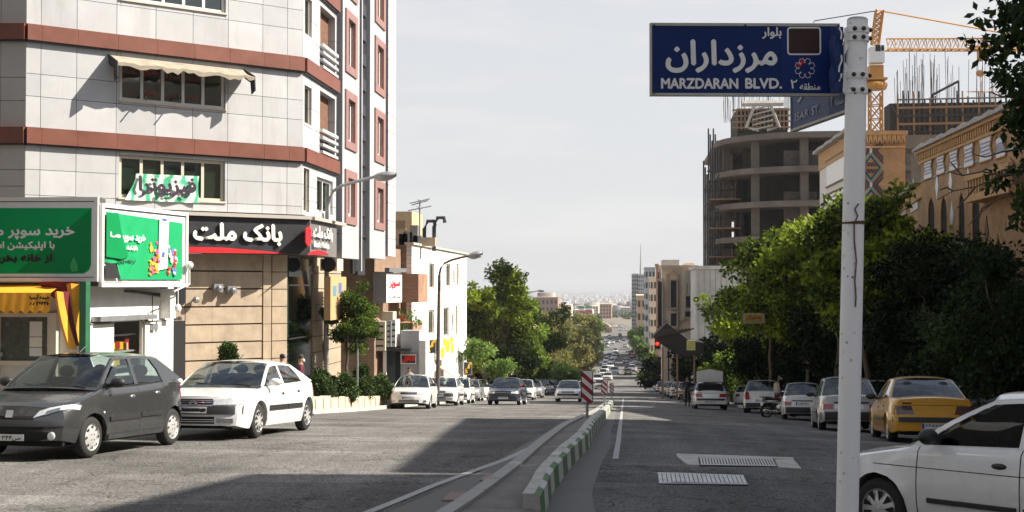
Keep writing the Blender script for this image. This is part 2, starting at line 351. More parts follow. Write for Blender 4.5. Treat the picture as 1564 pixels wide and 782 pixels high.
# ================================================================ MATERIALS
def asphalt_extra(m, n, b):
    g = n.nodes.new('ShaderNodeNewGeometry')
    def noise(sc, det=6, ro=.6, vec=None):
        t = n.nodes.new('ShaderNodeTexNoise'); t.inputs['Scale'].default_value = sc; t.inputs['Detail'].default_value = det; t.inputs['Roughness'].default_value = ro
        n.links.new(vec or g.outputs['Position'], t.inputs['Vector']); return t
    def rng(src, a, b_, c, d):
        r = n.nodes.new('ShaderNodeMapRange'); r.inputs[1].default_value = a; r.inputs[2].default_value = b_; r.inputs[3].default_value = c; r.inputs[4].default_value = d
        n.links.new(src, r.inputs[0]); return r.outputs[0]
    def mul(a, b_):
        x = n.nodes.new('ShaderNodeMath'); x.operation = 'MULTIPLY'; n.links.new(a, x.inputs[0]); n.links.new(b_, x.inputs[1]); return x.outputs[0]
    big = rng(noise(.35, 8).outputs[0], .35, .68, .78, 1.28)
    mp_ = n.nodes.new('ShaderNodeMapping'); mp_.inputs['Scale'].default_value = (2.2, .12, 1); n.links.new(g.outputs['Position'], mp_.inputs[0])
    trk = rng(noise(1.0, 5, .6, mp_.outputs[0]).outputs[0], .35, .7, .86, 1.16)
    grit = rng(noise(26, 3, .8).outputs[0], .35, .65, .45, 1.6)
    fine = rng(noise(95, 2, .8).outputs[0], .35, .65, .6, 1.45)
    wv = noise(1.1, 4, .6); vo = n.nodes.new('ShaderNodeTexVoronoi'); vo.feature = 'DISTANCE_TO_EDGE'; vo.inputs['Scale'].default_value = .42
    ad = n.nodes.new('ShaderNodeMix'); ad.data_type = 'VECTOR'; ad.inputs[0].default_value = .22
    n.links.new(g.outputs['Position'], ad.inputs[4]); n.links.new(wv.outputs['Color'], ad.inputs[5]); 
    sc = n.nodes.new('ShaderNodeVectorMath'); sc.operation = 'ADD'; sc2 = n.nodes.new('ShaderNodeVectorMath'); sc2.operation = 'SCALE'; sc2.inputs['Scale'].default_value = 1.6
    n.links.new(wv.outputs['Color'], sc2.inputs[0]); n.links.new(g.outputs['Position'], sc.inputs[0]); n.links.new(sc2.outputs[0], sc.inputs[1]); n.links.new(sc.outputs[0], vo.inputs['Vector'])
    crk = rng(vo.outputs['Distance'], 0, .013, .45, 1)
    stn = rng(noise(.55, 9, .78).outputs[0], .56, .66, 1, .62); mp2 = n.nodes.new('ShaderNodeMapping'); mp2.inputs['Scale'].default_value = (.28, 1.6, 1); mp2.inputs['Location'].default_value = (3,7,0); n.links.new(g.outputs['Position'], mp2.inputs[0])
    pat = rng(noise(.55, 2, .3, mp2.outputs[0]).outputs[0], .60, .615, 1, 1.28)
    f = mul(mul(mul(mul(mul(mul(big, trk), grit), fine), crk), stn), pat)
    v = n.nodes.new('ShaderNodeVectorMath'); v.operation = 'SCALE'; v.inputs[0].default_value = (.132, .127, .121); n.links.new(f, v.inputs['Scale'])
    n.links.new(v.outputs[0], b.inputs['Base Color'])
    bp = n.nodes.new('ShaderNodeBump'); bp.inputs['Strength'].default_value = .55; bp.inputs['Distance'].default_value = .012
    n.links.new(mul(grit, crk), bp.inputs['Height']); n.links.new(bp.outputs[0], b.inputs['Normal'])
asphalt = M('asphalt', (.1,.1,.1), .9, var=0, spec=.08, extra=asphalt_extra)
asph_new = M('asphalt_patch', (.062,.061,.062), .85, var=.3, scale=14, bump=.4, bscale=70)
concrete = M('concrete', (.33,.31,.28), .9, var=.22, scale=2.5, bump=.3, bscale=30, dirt=.5)
conc_light = M('light_concrete', (.46,.44,.40), .9, var=.2, scale=3, bump=.3, bscale=40, dirt=.35)
conc_dark = M('raw_concrete', (.24,.21,.18), .92, var=.3, scale=.7, bump=.3, bscale=12, dirt=.6)
earth = M('earth', (.16,.135,.10), .95, var=.3, scale=.02)
paving = M('paving', (.34,.31,.27), .85, extra=brick_extra((.36,.33,.29),(.30,.27,.24),(.12,.11,.1), 2.5))
white_paint = M('white_paint', (.72,.72,.70), .7, var=.18, scale=9, dirt=.45)
line_paint = M('road_paint', (.30,.295,.28), .8, var=.45, scale=16)
def worn(base):
    def f(m, n, b):
        g = n.nodes.new('ShaderNodeNewGeometry'); t = n.nodes.new('ShaderNodeTexNoise'); t.inputs['Scale'].default_value = 14; t.inputs['Detail'].default_value = 9; t.inputs['Roughness'].default_value = .7
        t2 = n.nodes.new('ShaderNodeTexNoise'); t2.inputs['Scale'].default_value = 2.3; t2.inputs['Detail'].default_value = 5
        a = n.nodes.new('ShaderNodeMath'); a.operation = 'ADD'; n.links.new(g.outputs['Position'], t.inputs['Vector']); n.links.new(g.outputs['Position'], t2.inputs['Vector']); n.links.new(t.outputs[0], a.inputs[0]); n.links.new(t2.outputs[0], a.inputs[1])
        r = n.nodes.new('ShaderNodeValToRGB'); r.color_ramp.elements[0].position = .33; r.color_ramp.elements[0].color = (.10,.095,.085,1); r.color_ramp.elements[1].position = .43; r.color_ramp.elements[1].color = (*base,1)
        e = r.color_ramp.elements.new(.62); e.color = (*[c*.85+.03 for c in base],1)
        h = n.nodes.new('ShaderNodeMath'); h.operation = 'MULTIPLY'; h.inputs[1].default_value = .5; n.links.new(a.outputs[0], h.inputs[0]); n.links.new(h.outputs[0], r.inputs[0]); n.links.new(r.outputs[0], b.inputs['Base Color'])
        bp = n.nodes.new('ShaderNodeBump'); bp.inputs['Strength'].default_value = .5; bp.inputs['Distance'].default_value = .01; n.links.new(t.outputs[0], bp.inputs['Height']); n.links.new(bp.outputs[0], b.inputs['Normal'])
    return f
green_paint = M('green_paint', (.1,.17,.08), .85, var=0, extra=worn((.095,.175,.075)))
kerb_white = M('kerb_white', (.5,.5,.48), .85, var=0, extra=worn((.50,.50,.47)))
pink_conc = M('pink_paving', (.24,.17,.15), .9, var=.2, scale=6, bump=.2)
red_paint = M('red_sign_paint', (.30,.018,.02), .45, var=.1)
sign_white = M('sign_white', (.78,.77,.74), .45, var=.08, scale=12, dirt=.25)
def scuffed(m, n, b):
    g = n.nodes.new('ShaderNodeNewGeometry'); v = n.nodes.new('ShaderNodeTexVoronoi'); v.inputs['Scale'].default_value = 17; t = n.nodes.new('ShaderNodeTexNoise'); t.inputs['Scale'].default_value = 9; t.inputs['Detail'].default_value = 10; t.inputs['Roughness'].default_value = .75
    n.links.new(g.outputs['Position'], v.inputs['Vector']); n.links.new(g.outputs['Position'], t.inputs['Vector'])
    r = n.nodes.new('ShaderNodeMapRange'); r.inputs[1].default_value = .10; r.inputs[2].default_value = .16; n.links.new(v.outputs['Distance'], r.inputs[0])
    q = n.nodes.new('ShaderNodeMapRange'); q.inputs[1].default_value = .60; q.inputs[2].default_value = .70; q.inputs[3].default_value = 1; q.inputs[4].default_value = .35; n.links.new(t.outputs[0], q.inputs[0])
    q2 = n.nodes.new('ShaderNodeMapRange'); q2.inputs[1].default_value = .45; q2.inputs[2].default_value = .6; q2.inputs[3].default_value = 1; q2.inputs[4].default_value = 0; n.links.new(t.outputs[0], q2.inputs[0])
    mxx = n.nodes.new('ShaderNodeMath'); mxx.operation = 'MAXIMUM'; n.links.new(r.outputs[0], mxx.inputs[0]); n.links.new(q2.outputs[0], mxx.inputs[1])
    mu = n.nodes.new('ShaderNodeMath'); mu.operation = 'MULTIPLY'; n.links.new(mxx.outputs[0], mu.inputs[0]); n.links.new(q.outputs[0], mu.inputs[1])
    c = n.nodes.new('ShaderNodeMix'); c.data_type = 'RGBA'; c.inputs[6].default_value = (.13,.10,.08,1); c.inputs[7].default_value = (.86,.86,.86,1); n.links.new(mu.outputs[0], c.inputs[0]); n.links.new(c.outputs[2], b.inputs['Base Color'])
pole_white = M('pole_white', (.86,.86,.86), .5, var=0, extra=scuffed)
metal = M('grey_metal', (.32,.33,.34), .45, .6, var=.1, scale=5)
dk_metal = M('dark_metal', (.05,.05,.055), .5, .5, var=.1)
black = M('black_void', (.012,.012,.013), .7, var=0)
blackp = M('black_plastic', (.02,.02,.021), .45, var=.1)
steel = M('worn_steel', (.42,.42,.42), .42, .7, var=.2, scale=20)
bark = M('bark', (.11,.085,.06), .9, var=.3, scale=12, bump=.5)
wood = M('wood', (.28,.17,.09), .8, var=.25, scale=8)

# ================================================================ GROUND, ROAD
YS = [-60,-30,-10,-4]+[i for i in range(0, 100, 2)]+[i for i in range(100, 400, 5)]+[i for i in range(400, 1000, 12)]+[1000,1100,1250,1400,1600,2000,2500,3000,4500,7000,11000,16000,24000]
def sheet(xl, xr, ys, lift, nx=1):
    mb = MB(); mb.grid([[(xl(y)+(xr(y)-xl(y))*j/nx, y, zg(y,xl(y)+(xr(y)-xl(y))*j/nx)+lift) for j in range(nx+1)] for y in ys]); return mb
mb = MB(); xs = [-16000,-3000,-600,-120,-30,-10,0,.6,2.6,4.6,7.6,12,30,120,600,3000,16000]
mb.grid([[(x, y, zg(y,x)-(.03 if y<160 else 0)) for x in xs] for y in YS]); struct('ground', mb, earth, smooth=60)
def bend(y): return 0 if y < 560 else -((y-560)**2)*.00042       # the avenue swings left far down the hill
lk = lambda y: -9.9+bend(y) if y > 30 else -11.5
def rk(y):
    if y < 22: return 16
    if y < 26: return 16-(y-22)*1.95
    return (8.2 if y < 60 else 8.2-(min(y,110)-60)*.055)+bend(y)
YR = [y for y in YS if -60 <= y < 640] ; YR2 = [i for i in range(628, 900, 8)]
struct('road', sheet(lk, rk, sorted(set(YR+[22,26,23,25,31,29])), .004, 14), asphalt, smooth=60)
struct('road_bend', sheet(lambda y: -6+bend(y), lambda y: 8+bend(y), YR2, .009, 2), asphalt, smooth=60)
# pavements, a kerb above the road
def slab(name, xl, xr, ys, h, mat):
    mb = MB(); P = []
    for y in ys: a, b = xl(y), xr(y); z = zg(y, min(a,8)) if a > 0 else zg(y); P.append([(a,y,z-.4),(a,y,z+h),(b,y,z+h),(b,y,z-.4)])
    mb.grid(P); mb.add(P[0], [(0,1,2,3)]); mb.add(P[-1], [(0,3,2,1)]); return struct(name, mb, mat, smooth=30)
slab('pavement_left', lambda y: -40, lambda y: lk(y)-.15 if y > 31 else -11.6, [18,22,26,30,31,34,38,42,46]+list(range(50,560,6)), .14, paving)
slab('pavement_right', lambda y: rk(y)+.15, lambda y: 40, [26.2]+list(range(28,560,6)), .14, paving)
mb = MB()
for y in list(range(32, 120, 1)):
    for s, x in ((1, lk(y)), (-1, rk(y)+.15)):
        z, z2 = zg(y,x), zg(y+.97,x); mb.hexa([(x-.15,y,z-.2),(x,y,z-.2),(x,y+.97,z2-.2),(x-.15,y+.97,z2-.2),(x-.15,y,z+.15),(x,y,z+.15),(x,y+.97,z2+.15),(x-.15,y+.97,z2+.15)])
o = struct('kerb', mb, conc_light)

# ---- the median: points read off along its length
def G(px, py): p = gat(px, py); return p
med_R = [G(834,790),G(848,753),G(876.5,713),G(902,685),G(924.8,645),G(934,628),G(940,615)]       # foot of the painted kerb
med_T = [gat(815,762,.30),gat(836.8,714.7,.3),gat(865,687.7,.3),gat(893.6,659,.28),gat(922,629.6,.26),gat(934,615,.25)]
def pl(pts, key):                                                                              # x along Y of a pixel traced line
    return sorted([(p.y, p.x) for p in pts])
def interp(tab):
    ys_ = [t[0] for t in tab]; xs_ = [t[1] for t in tab]
    return lambda y: float(np.interp(y, ys_, xs_))
mR = interp(pl(med_R, 0)); yN = med_R[0].y-.25; yF = 72.0
kw = .20
foot = lambda y: mR(y)
mL = interp([(10,-1.88),(12.4,-1.72),(16,-1.54),(22,-1.43),(34,-1.32),(60,-1.32),(80,-1.3)])
med = thing('median', 'long raised median with a striped green and white kerb splitting the avenue', 'median', (mR(yN)-.1, yN, zg(yN)))
y = yN-.1; k = 0
def kseg(xf, y0, y1, w0, w1, h, side):
    """one kerb stone, foot line xf(y); side +1: face to the right"""
    P = []
    for z_ in (0, 1):
        for yy, e in ((y0, 0), (y1, 0)):
            pass
    a0, a1 = xf(y0), xf(y1); z0, z1 = zg(y0), zg(y1); i = side*.035
    return [(a0-side*w0,y0,z0-.3),(a0,y0,z0-.3),(a1,y1,z1-.3),(a1-side*w1,y1,z1-.3),(a0-side*w0,y0,z0+h),(a0-i,y0,z0+h),(a1-i,y1,z1+h),(a1-side*w1,y1,z1+h)]
top_conc = M('kerb_concrete', (.40,.39,.36), .9, var=.2, scale=5, bump=.4, bscale=25, dirt=.5)
while y < yF:
    st = .62 if y < 40 else 1.0
    m_ = (green_paint, kerb_white)[k % 2]
    jx, jh = random.uniform(-.004,.004), random.uniform(-.004,.004); f_ = (lambda q, j=jx: foot(q)+j); P = kseg(f_, y+.002, y+st-.002, kw, kw, .245+jh, 1); mb = MB(); Q = kseg(lambda q: f_(q)-.035-.018, y+.002, y+st-.002, kw-.05, kw-.05, .275+jh, 1)
    lo = P[:4]+P[4:]; mb.hexa(lo); mb.add([P[4],P[5],P[6],P[7],Q[4],Q[5],Q[6],Q[7]], [(0,1,5,4),(1,2,6,5),(2,3,7,6),(3,0,4,7),(4,5,6,7)])
    mb.mi = [1,1,1,0,1,1,1,0,1,1,1]
    mb.build('kerb_stone', [m_, top_conc], med); y += st; k += 1
y = 10.2; k = 0; edge_m = M('edge_concrete', (.3,.3,.3), .9, var=0, extra=worn((.31,.305,.285)))
while y < yF:                                                                              # low left kerb
    mb = MB(); mb.hexa([(mL(y),y,zg(y)-.3),(mL(y)+.16,y,zg(y)-.3),(mL(y+.98)+.16,y+.98,zg(y+.98)-.3),(mL(y+.98),y+.98,zg(y+.98)-.3),
             (mL(y),y,zg(y)+.15),(mL(y)+.16,y,zg(y)+.15),(mL(y+.98)+.16,y+.98,zg(y+.98)+.15),(mL(y+.98),y+.98,zg(y+.98)+.15)])
    mb.build('edge_stone', edge_m, med); y += 1
mb = MB(); ys = [10.2+.5*i for i in range(int((yF-10.2)*2)+1)]
mb.grid([[(mL(y)+.15,y,zg(y)+.11),((mL(y)+foot(y))/2,y,zg(y)+.135),(foot(max(y,yN))-kw+.01 if y>yN else foot(yN)-.05,y,zg(y)+.12)] for y in ys]); mb.build('infill', M('dirty_infill', (.15,.14,.125), .95, var=.35, scale=2.2, bump=.5, bscale=22), med)
# near end: broken paving beside the kerb nose, gutters along both sides
struct('gutter_right', sheet(lambda y: foot(max(y,yN))-.02, lambda y: foot(y)+np.interp(y,[9,12,14,18,26,60],[.45,.5,.42,.34,.24,.15]), [9+.5*i for i in range(110)], .010), M('gutter_concrete', (.5,.5,.5), .95, var=0, extra=worn((.135,.13,.12))))
struct('gutter_left', sheet(lambda y: mL(y)-np.interp(y,[9,12,16,24,70],[.80,.72,.40,.22,.15]), lambda y: mL(y)+.02, [9+.5*i for i in range(110)], .010), MATS['gutter_concrete'])
mb = MB()
for i in range(9):
    y = 9.6+i*.9; x = mL(y)-.52+.05*i; w = .24
    if i % 2 == 0: mb.hexa([(x,y,zg(y)-.05),(x+w,y,zg(y)-.05),(x+w,y+.7,zg(y+.7)-.05),(x,y+.7,zg(y+.7)-.05),(x,y,zg(y)+.03),(x+w,y,zg(y)+.03),(x+w,y+.7,zg(y+.7)+.03),(x,y+.7,zg(y+.7)+.03)])
struct('pink_paving', mb, pink_conc)
line_paint = M('worn_road_paint', (.4,.4,.4), .85, var=0, extra=worn((.36,.355,.34)))
# markings
def paint(name, pts, w, lift=.012):
    mb = MB(); P = []
    for p, q in pts:
        P.append(gat(p, q))
    P = sorted(P, key=lambda v: v.y); Q = []
    for a, b in zip(P[:-1], P[1:]):
        n_ = max(1, int((b-a).length/1.2))
        for i in range(n_): Q.append(a.lerp(b, i/n_))
    Q.append(P[-1]); mb.grid([[(v.x-w/2, v.y, zg(v.y,v.x-w/2)+lift), (v.x+w/2, v.y, zg(v.y,v.x+w/2)+lift)] for v in Q]); return struct(name, mb, line_paint)
paint('line_left', [(548,790),(660,744),(772,703),(830,676),(878,650),(900,633)], .11, .014)
paint('line_right', [(940,702),(945,672),(948,645),(950,625),(952,608)], .085)
mb = MB()
for i in range(-9, 9):
    a = gat(960+i*14.5, 600.5); 
    if -9.6 < a.x < 5.4 and not (936 < 960+i*14.5 < 950): mb.add([(a.x-.4,a.y-.5,zg(a.y-.5)+.012),(a.x+.4,a.y-.5,zg(a.y-.5)+.012),(a.x+.4,a.y+.5,zg(a.y+.5)+.012),(a.x-.4,a.y+.5,zg(a.y+.5)+.012)], [(0,1,2,3)])
struct('dashed_line', mb, white_paint)
# drain gratings
def grate(label, q, nb, mat, frame, slotmat, h=.03, lift=.02, bw=.55):
    P = [gat(a,b) for a,b in q]; c = sum(P, Vector())/4
    t = thing('drain_grate', label, 'drain grate', (c.x,c.y,zg(c.y)))
    lp = lambda u, v: P[3].lerp(P[2],u).lerp(P[0].lerp(P[1],u), v)
    z = lambda p, l: (p.x,p.y,zg(p.y,p.x)+l)
    mb = MB(); mb.add([z(lp(0,0),.014),z(lp(1,0),.014),z(lp(1,1),.014),z(lp(0,1),.014)],[(0,1,2,3)]); mb.build('pit', slotmat, t)
    for i in range(nb):
        u0 = (i+.5-bw/2)/nb; u1 = (i+.5+bw/2)/nb; mb = MB()
        mb.hexa([z(lp(u0,0),.012),z(lp(u1,0),.012),z(lp(u1,1),.012),z(lp(u0,1),.012),z(lp(u0,0),lift+h),z(lp(u1,0),lift+h),z(lp(u1,1),lift+h),z(lp(u0,1),lift+h)]); mb.build('bar', mat, t)
    for v0, v1 in ((-.06,.04),(.96,1.06)):
        mb = MB(); mb.hexa([z(lp(0,v0),.010),z(lp(1,v0),.010),z(lp(1,v1),.010),z(lp(0,v1),.010),z(lp(0,v0),lift+h*.8),z(lp(1,v0),lift+h*.8),z(lp(1,v1),lift+h*.8),z(lp(0,v1),lift+h*.8)]); mb.build('rail', frame, t)
grate('dark slotted steel drain grating set in a concrete surround across the right lane', [(1068,701),(1180,702),(1186,713),(1070,711)], 26, steel, steel, black, .006, .014)
grate('pale worn steel drain grating lying bare in the asphalt nearer the pole', [(1004,724),(1136,728),(1142,741),(1006,739)], 20, M('pale_steel',(.50,.50,.49),.55,.2,var=.45,scale=9,dirt=.5), steel, asph_new, .006, .012, .8)
for q in ([(1033,697),(1066,699),(1068,712),(1050,711)],[(1183,703),(1212,703),(1224,717),(1189,715)],[(1033,694),(1212,700),(1212,702.6),(1034,698.5)]):
    P = [gat(a,b) for a,b in q]; mb = MB(); mb.add([(p.x,p.y,zg(p.y,p.x)+.016) for p in P]+[(p.x,p.y,zg(p.y,p.x)-.05) for p in P], [(0,1,2,3),(0,4,5,1),(1,5,6,2),(2,6,7,3),(3,7,4,0)]); struct('drain_surround', mb, conc_light)
# ================================================================ LEFT SIDE BUILDINGS
clad = M('grey_cladding', (.405,.41,.42), .5, var=.05, scale=1.2, dirt=.10)
clad2 = M('beige_cladding', (.40,.37,.33), .5, var=.06, scale=1.2, dirt=.12)
redband = M('red_cladding', (.17,.055,.034), .45, var=.16, scale=1.5, dirt=.15)
pinkfr = M('pink_frame', (.27,.15,.135), .5, var=.1)
joint = M('dark_joint', (.07,.065,.06), .8, var=0)
white_frame = M('white_frame', (.70,.69,.66), .4, var=.05)
cream_frame = M('cream_frame', (.55,.50,.40), .5, var=.08)
pane_dark = glass_mat('window_glass', (.50,.55,.52), .08, .04)
curtain = M('curtain', (.40,.42,.34), .9, var=.18, scale=6)
curtain_dk = M('dim_room', (.045,.045,.042), .9, var=.3, scale=4)
charcoal = M('charcoal_sign', (.030,.031,.036), .38, var=.15, scale=3)
travert = M('travertine', (.41,.325,.235), .5, extra=None, var=.2, scale=2.2, bump=.15, bscale=14, dirt=.22)
travert2 = M('pale_travertine', (.44,.35,.25), .5, var=.16, scale=2.5, bump=.15, bscale=14, dirt=.22)
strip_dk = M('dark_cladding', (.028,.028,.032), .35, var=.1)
plaster_w = M('white_plaster', (.78,.77,.73), .8, var=.06, scale=2, dirt=.16, bump=.15, bscale=20)

Cn = Vector((-11.5, 43.0)); C0 = Vector((-18.5, 36.6)); Cl = Vector((-34, 35.2)); Ce = Vector((-11.5, 60.6)); 
FL, FC, FE = Face(Cl, C0), Face(C0, Cn), Face(Cn, Ce)
zC = lambda py, px=40: FC.z_(px, py)
zB1t, zB1b, zB2t, zB2b = zC(35.7), zC(61), zC(193.7), zC(219)
H = zB1t-zB2t; zbot = FC.z_(400, 326); zbase = zg(40)-.6
off = thing('office_building', 'tall grey panelled office block with red bands above the bank, at the left corner', 'building', (-16,45,zg(45)))
core = MB(); ztop = zB1b+2*H+1.2
def inset(f, o, a0=0, a1=None): return [f.pt(a0,o,0)[:2], f.pt(f.L if a1 is None else a1,o,0)[:2]]
core.prism([inset(FL,-.32)[0], inset(FL,-.32)[1], (C0.x-.12,C0.y+.3), (Cn.x-.33,Cn.y+.12), FE.pt(FE.L,-.32,0)[:2], (-30,60.6), (-34,50)], zbot-.35, ztop); core.build('core', joint, off)
rows = lambda zt: [zt+0, zt]  
def storey(k):                                               # k=0: between the two bands, 1 above, -1 below
    return zB2t+k*H, zB2b+(k+0)*H                            # band top, band bottom at the floor of that storey
colp = [40,60,115,176,236,293,347,400,438,463]
cc = [FC.s_(x) for x in colp]; cc[0] = 0; cc[-1] = FC.L
wins = []
gp = .016; rpan = random.Random(12); cvar = []
for q_ in range(5):
    f_ = .93+.035*q_; cvar.append(M('cladding_tone_%s' % 'abcde'[q_], (.44*f_,.445*f_,.455*f_), .5, var=.06, scale=1.2, dirt=.30))
def panels(F, cols, z0, z1, nrow, holes, mat, name='cladding_panel', fr=(0,.30,.57,1)):
    zs = [z0+(z1-z0)*f for f in fr] if nrow == 3 else [z0+(z1-z0)*i/nrow for i in range(nrow+1)]
    for i in range(len(cols)-1):
        for j in range(len(zs)-1):
            a0, a1, b0, b1 = cols[i], cols[i+1], zs[j], zs[j+1]; segs = [(a0,a1,b0,b1)]
            for (h0,h1,g0,g1) in holes:
                ns = []
                for (p0,p1,q0,q1) in segs:
                    if p1 <= h0+.01 or p0 >= h1-.01 or q1 <= g0+.01 or q0 >= g1-.01: ns.append((p0,p1,q0,q1)); continue
                    if p0 < h0-.06: ns.append((p0,h0,q0,q1))
                    if p1 > h1+.06: ns.append((h1,p1,q0,q1))
                    m0, m1 = max(p0,h0), min(p1,h1)
                    if q0 < g0-.05: ns.append((m0,m1,q0,g0))
                    if q1 > g1+.05: ns.append((m0,m1,g1,q1))
                segs = ns
            for (p0,p1,q0,q1) in segs: F.piece(name, p0+gp/2, p1-gp/2, -.3, -.001*((i+j)%2)-rpan.uniform(0,.006), q0+gp/2, q1-gp/2, rpan.choice(cvar) if mat is clad else mat, off)
def window(F, parent, a0, a1, z0, z1, nl, frame, behind, inner=-.16, fw=.10, bars=None, label=None, curt=True):
    mb = MB(); F.box(mb, a0, a1, inner-.03, inner+.05, z0, z0+fw); F.box(mb, a0, a1, inner-.03, inner+.05, z1-fw, z1)
    for i in range(nl+1):
        x = a0+fw/2+(a1-a0-fw)*i/nl; F.box(mb, x-fw/2, x+fw/2, inner-.028, inner+.052, z0+fw, z1-fw)
    w = mb.build('window', frame, parent, label); 
    for i in range(nl):
        x0 = a0+fw+(a1-a0-fw)*i/nl; x1 = a0+(a1-a0-fw)*(i+1)/nl
        F.piece('pane', x0, x1, inner-.012, inner, z0+fw, z1-fw, pane_dark, w)
    F.piece('curtain', a0+.02, a1-.02, inner-.08, inner-.06, z0+.02, z1-.02, behind, w)
    return w
# chamfer windows
wa0, wa1 = FC.s_(180,-.1), FC.s_(341,-.1)
zw = {0: (FC.z_(180,152)-.0, FC.z_(180,92)), -1: (FC.z_(180,301), FC.z_(180,236)), 1: (FC.z_(180,0)+.06, FC.z_(180,0)+1.7)}
for k in (-1, 0, 1):
    bt, bb = storey(k); top = storey(k+1)[1]; z0 = bt if k >= 0 else zbot
    panels(FC, cc, z0, top, 3, [(wa0, wa1, *zw[k])], clad, fr=(0,.36,.62,1) if k >= 0 else (0,.16,.58,1))
    panels(FL, [FL.s_(-30), FL.s_(10), FL.s_(40)] if k > 5 else [FL.L-5.2, FL.L-4.1, FL.L-3.0, FL.L-1.9, FL.L-.78, FL.L], z0, top, 3, [], clad2)
    w = window(FC, off, wa0, wa1, *zw[k], 5, cream_frame if k == -1 else white_frame, curtain if k == -1 else curtain_dk, bars=5, label='wide five light window with '+('pale blinds' if k == -1 else 'dark panes' ))
    FC.box(s_ := MB(), wa0-.05, wa1+.05, -.05, .05, zw[k][0]-.06, zw[k][0]); s_.build('sill', cream_frame, off)
panels(FC, cc, storey(2)[0], ztop, 4, [], clad); panels(FL, [FL.L-5.2, FL.L-3, FL.L-.78, FL.L], storey(2)[0], ztop, 4, [], clad2)
for F, cols in ((FC, cc), (FL, [FL.L-5.2, FL.L-3, FL.L-.78, FL.L+.0])):
    for k in (0, 1, 2):
        bt, bb = storey(k); zlo = bb; 
        for i in range(len(cols)-1):
            F.piece('red_band_panel', cols[i]+.004, cols[i+1]-.004, -.3, .16, zlo+.0, bt-.02, redband, off)
        F.piece('band_shadow_strip', cols[0], cols[-1], -.3, .10, zlo-.05, zlo, strip_dk, off)  # dark strip painted as the shade under the red band
# window writing, first floor panes
mb = MB()
for i, (t_, x) in enumerate([('پوست', 184), ('مو', 217), ('لیزر', 249), ('زیبایی', 281)]):
    fletter(mb, FC, t_, x, 104+i*3.5, x+22, 114+i*3.5, -.15); fletter(mb, FC, t_, x, 136+i*3, x+20, 143+i*3, -.15)
mb.build('window_lettering', M('red_vinyl', (.35,.02,.02), .6, var=0), off)
# rippled sun blind over the middle window
aw = thing('window_awning', 'ragged beige fabric awning with black ends over the middle window of the office block', 'awning', FC.pt((wa0+wa1)/2, 0, zw[0][1]))
a0, a1 = FC.s_(166,.0)-.05, FC.s_(352,0)+.45; zt0 = FC.z_(166, 81, .1); n_ = 26; mb = MB(); P = []
for i in range(n_+1):
    a = a0+(a1-a0)*i/n_; sg = .05*math.sin(i*1.1)+.03*math.sin(i*2.7); row = []
    for t in (0, .25, .5, .75, 1): row.append(FC.pt(a, .02+t*.85, zt0-.04-t*.36-.10*math.sin(t*math.pi)*abs(math.sin(i*.9))*.6+sg*t*.5))
    row.append(FC.pt(a, .86, zt0-.50+sg-(.05 if i % 2 else 0))); P.append(row)
mb.grid(P); mb.build('canopy', M('awning_fabric', (.33,.285,.22), .9, var=.15, scale=3, dirt=.3), aw, smooth=60)
bf = M('black_fabric', (.03,.03,.03), .9, var=.1)
for a in (a0-.01, a1+.01):
    mb = MB(); FC.poly(mb, [(a-.02,zt0),(a+.02,zt0)], 0, .02)
    pts = [(0,zt0),(.85,zt0-.36),(.90,zt0-.85),(.62,zt0-.95),(.55,zt0-.55),(.1,zt0-.35)]
    mb = MB(); mb.add([FC.pt(a-.02,o_,z_) for o_,z_ in pts]+[FC.pt(a+.02,o_,z_) for o_,z_ in pts], [tuple(range(6)),tuple(range(6,12))[::-1]]+[(i,6+i,6+(i+1)%6,(i+1)%6) for i in range(6)])
    mb.build('end_flap', bf, aw)
for x, dx in ((.78,-.35),(1.9,-.25)):
    mb = MB(); mb.tube([FC.pt(wa0+x,0,zw[0][0]+.3),FC.pt(wa0+x-.1,.5,zw[0][0]+.0)], .025, 5); mb.build('strut', dk_metal, aw)
bn = thing('clinic_banner', 'green and white fabric banner with black Persian lettering tied below the lowest office window', 'banner', FC.pt(wa0+1.2,0,zw[-1][0]))
px_, P = 205, []
mb = MB(); n_ = 16
for i in range(n_+1):
    x = 207+(303-207)*i/n_; row = []
    for j in range(6):
        t = j/5; y_ = (265+i*.25)+(306-265)*t; o_ = .08+.04*math.sin(i*.9+j*1.3); row.append(FC.pt(FC.s_(x,.1)-(.35*(t**1.5)*max(0,1-i/3)), o_, FC.z_(x,y_,.1)))
    P.append(row)
mb.grid(P)
def ban(m, n, b):
    g = n.nodes.new('ShaderNodeNewGeometry'); w = n.nodes.new('ShaderNodeTexWave'); w.inputs['Scale'].default_value = .9; w.inputs['Distortion'].default_value = 9; w.inputs['Detail'].default_value = 2
    r = n.nodes.new('ShaderNodeValToRGB'); r.color_ramp.elements[0].color = (.05,.42,.22,1); r.color_ramp.elements[1].color = (.72,.78,.70,1); r.color_ramp.elements[0].position = .1; r.color_ramp.elements[1].position = .55
    n.links.new(g.outputs['Position'], w.inputs['Vector']); n.links.new(w.outputs[0], r.inputs[0]); n.links.new(r.outputs[0], b.inputs['Base Color'])
mb.build('cloth', M('banner_print', (.6,.7,.6), .7, var=0, extra=ban), bn, smooth=60)
mb = MB(); fletter(mb, FC, 'فیزیوترا', 212, 271, 298, 299, .17, .03); mb.build('lettering', M('dark_purple_ink', (.03,.01,.03), .6, var=0), bn); mb = MB(); fletter(mb, FC, 'کلینیک فیزیوتراپی', 226, 267, 275, 272, .17); mb.build('lettering', M('dark_purple_ink', (.03,.01,.03), .6, var=0), bn)
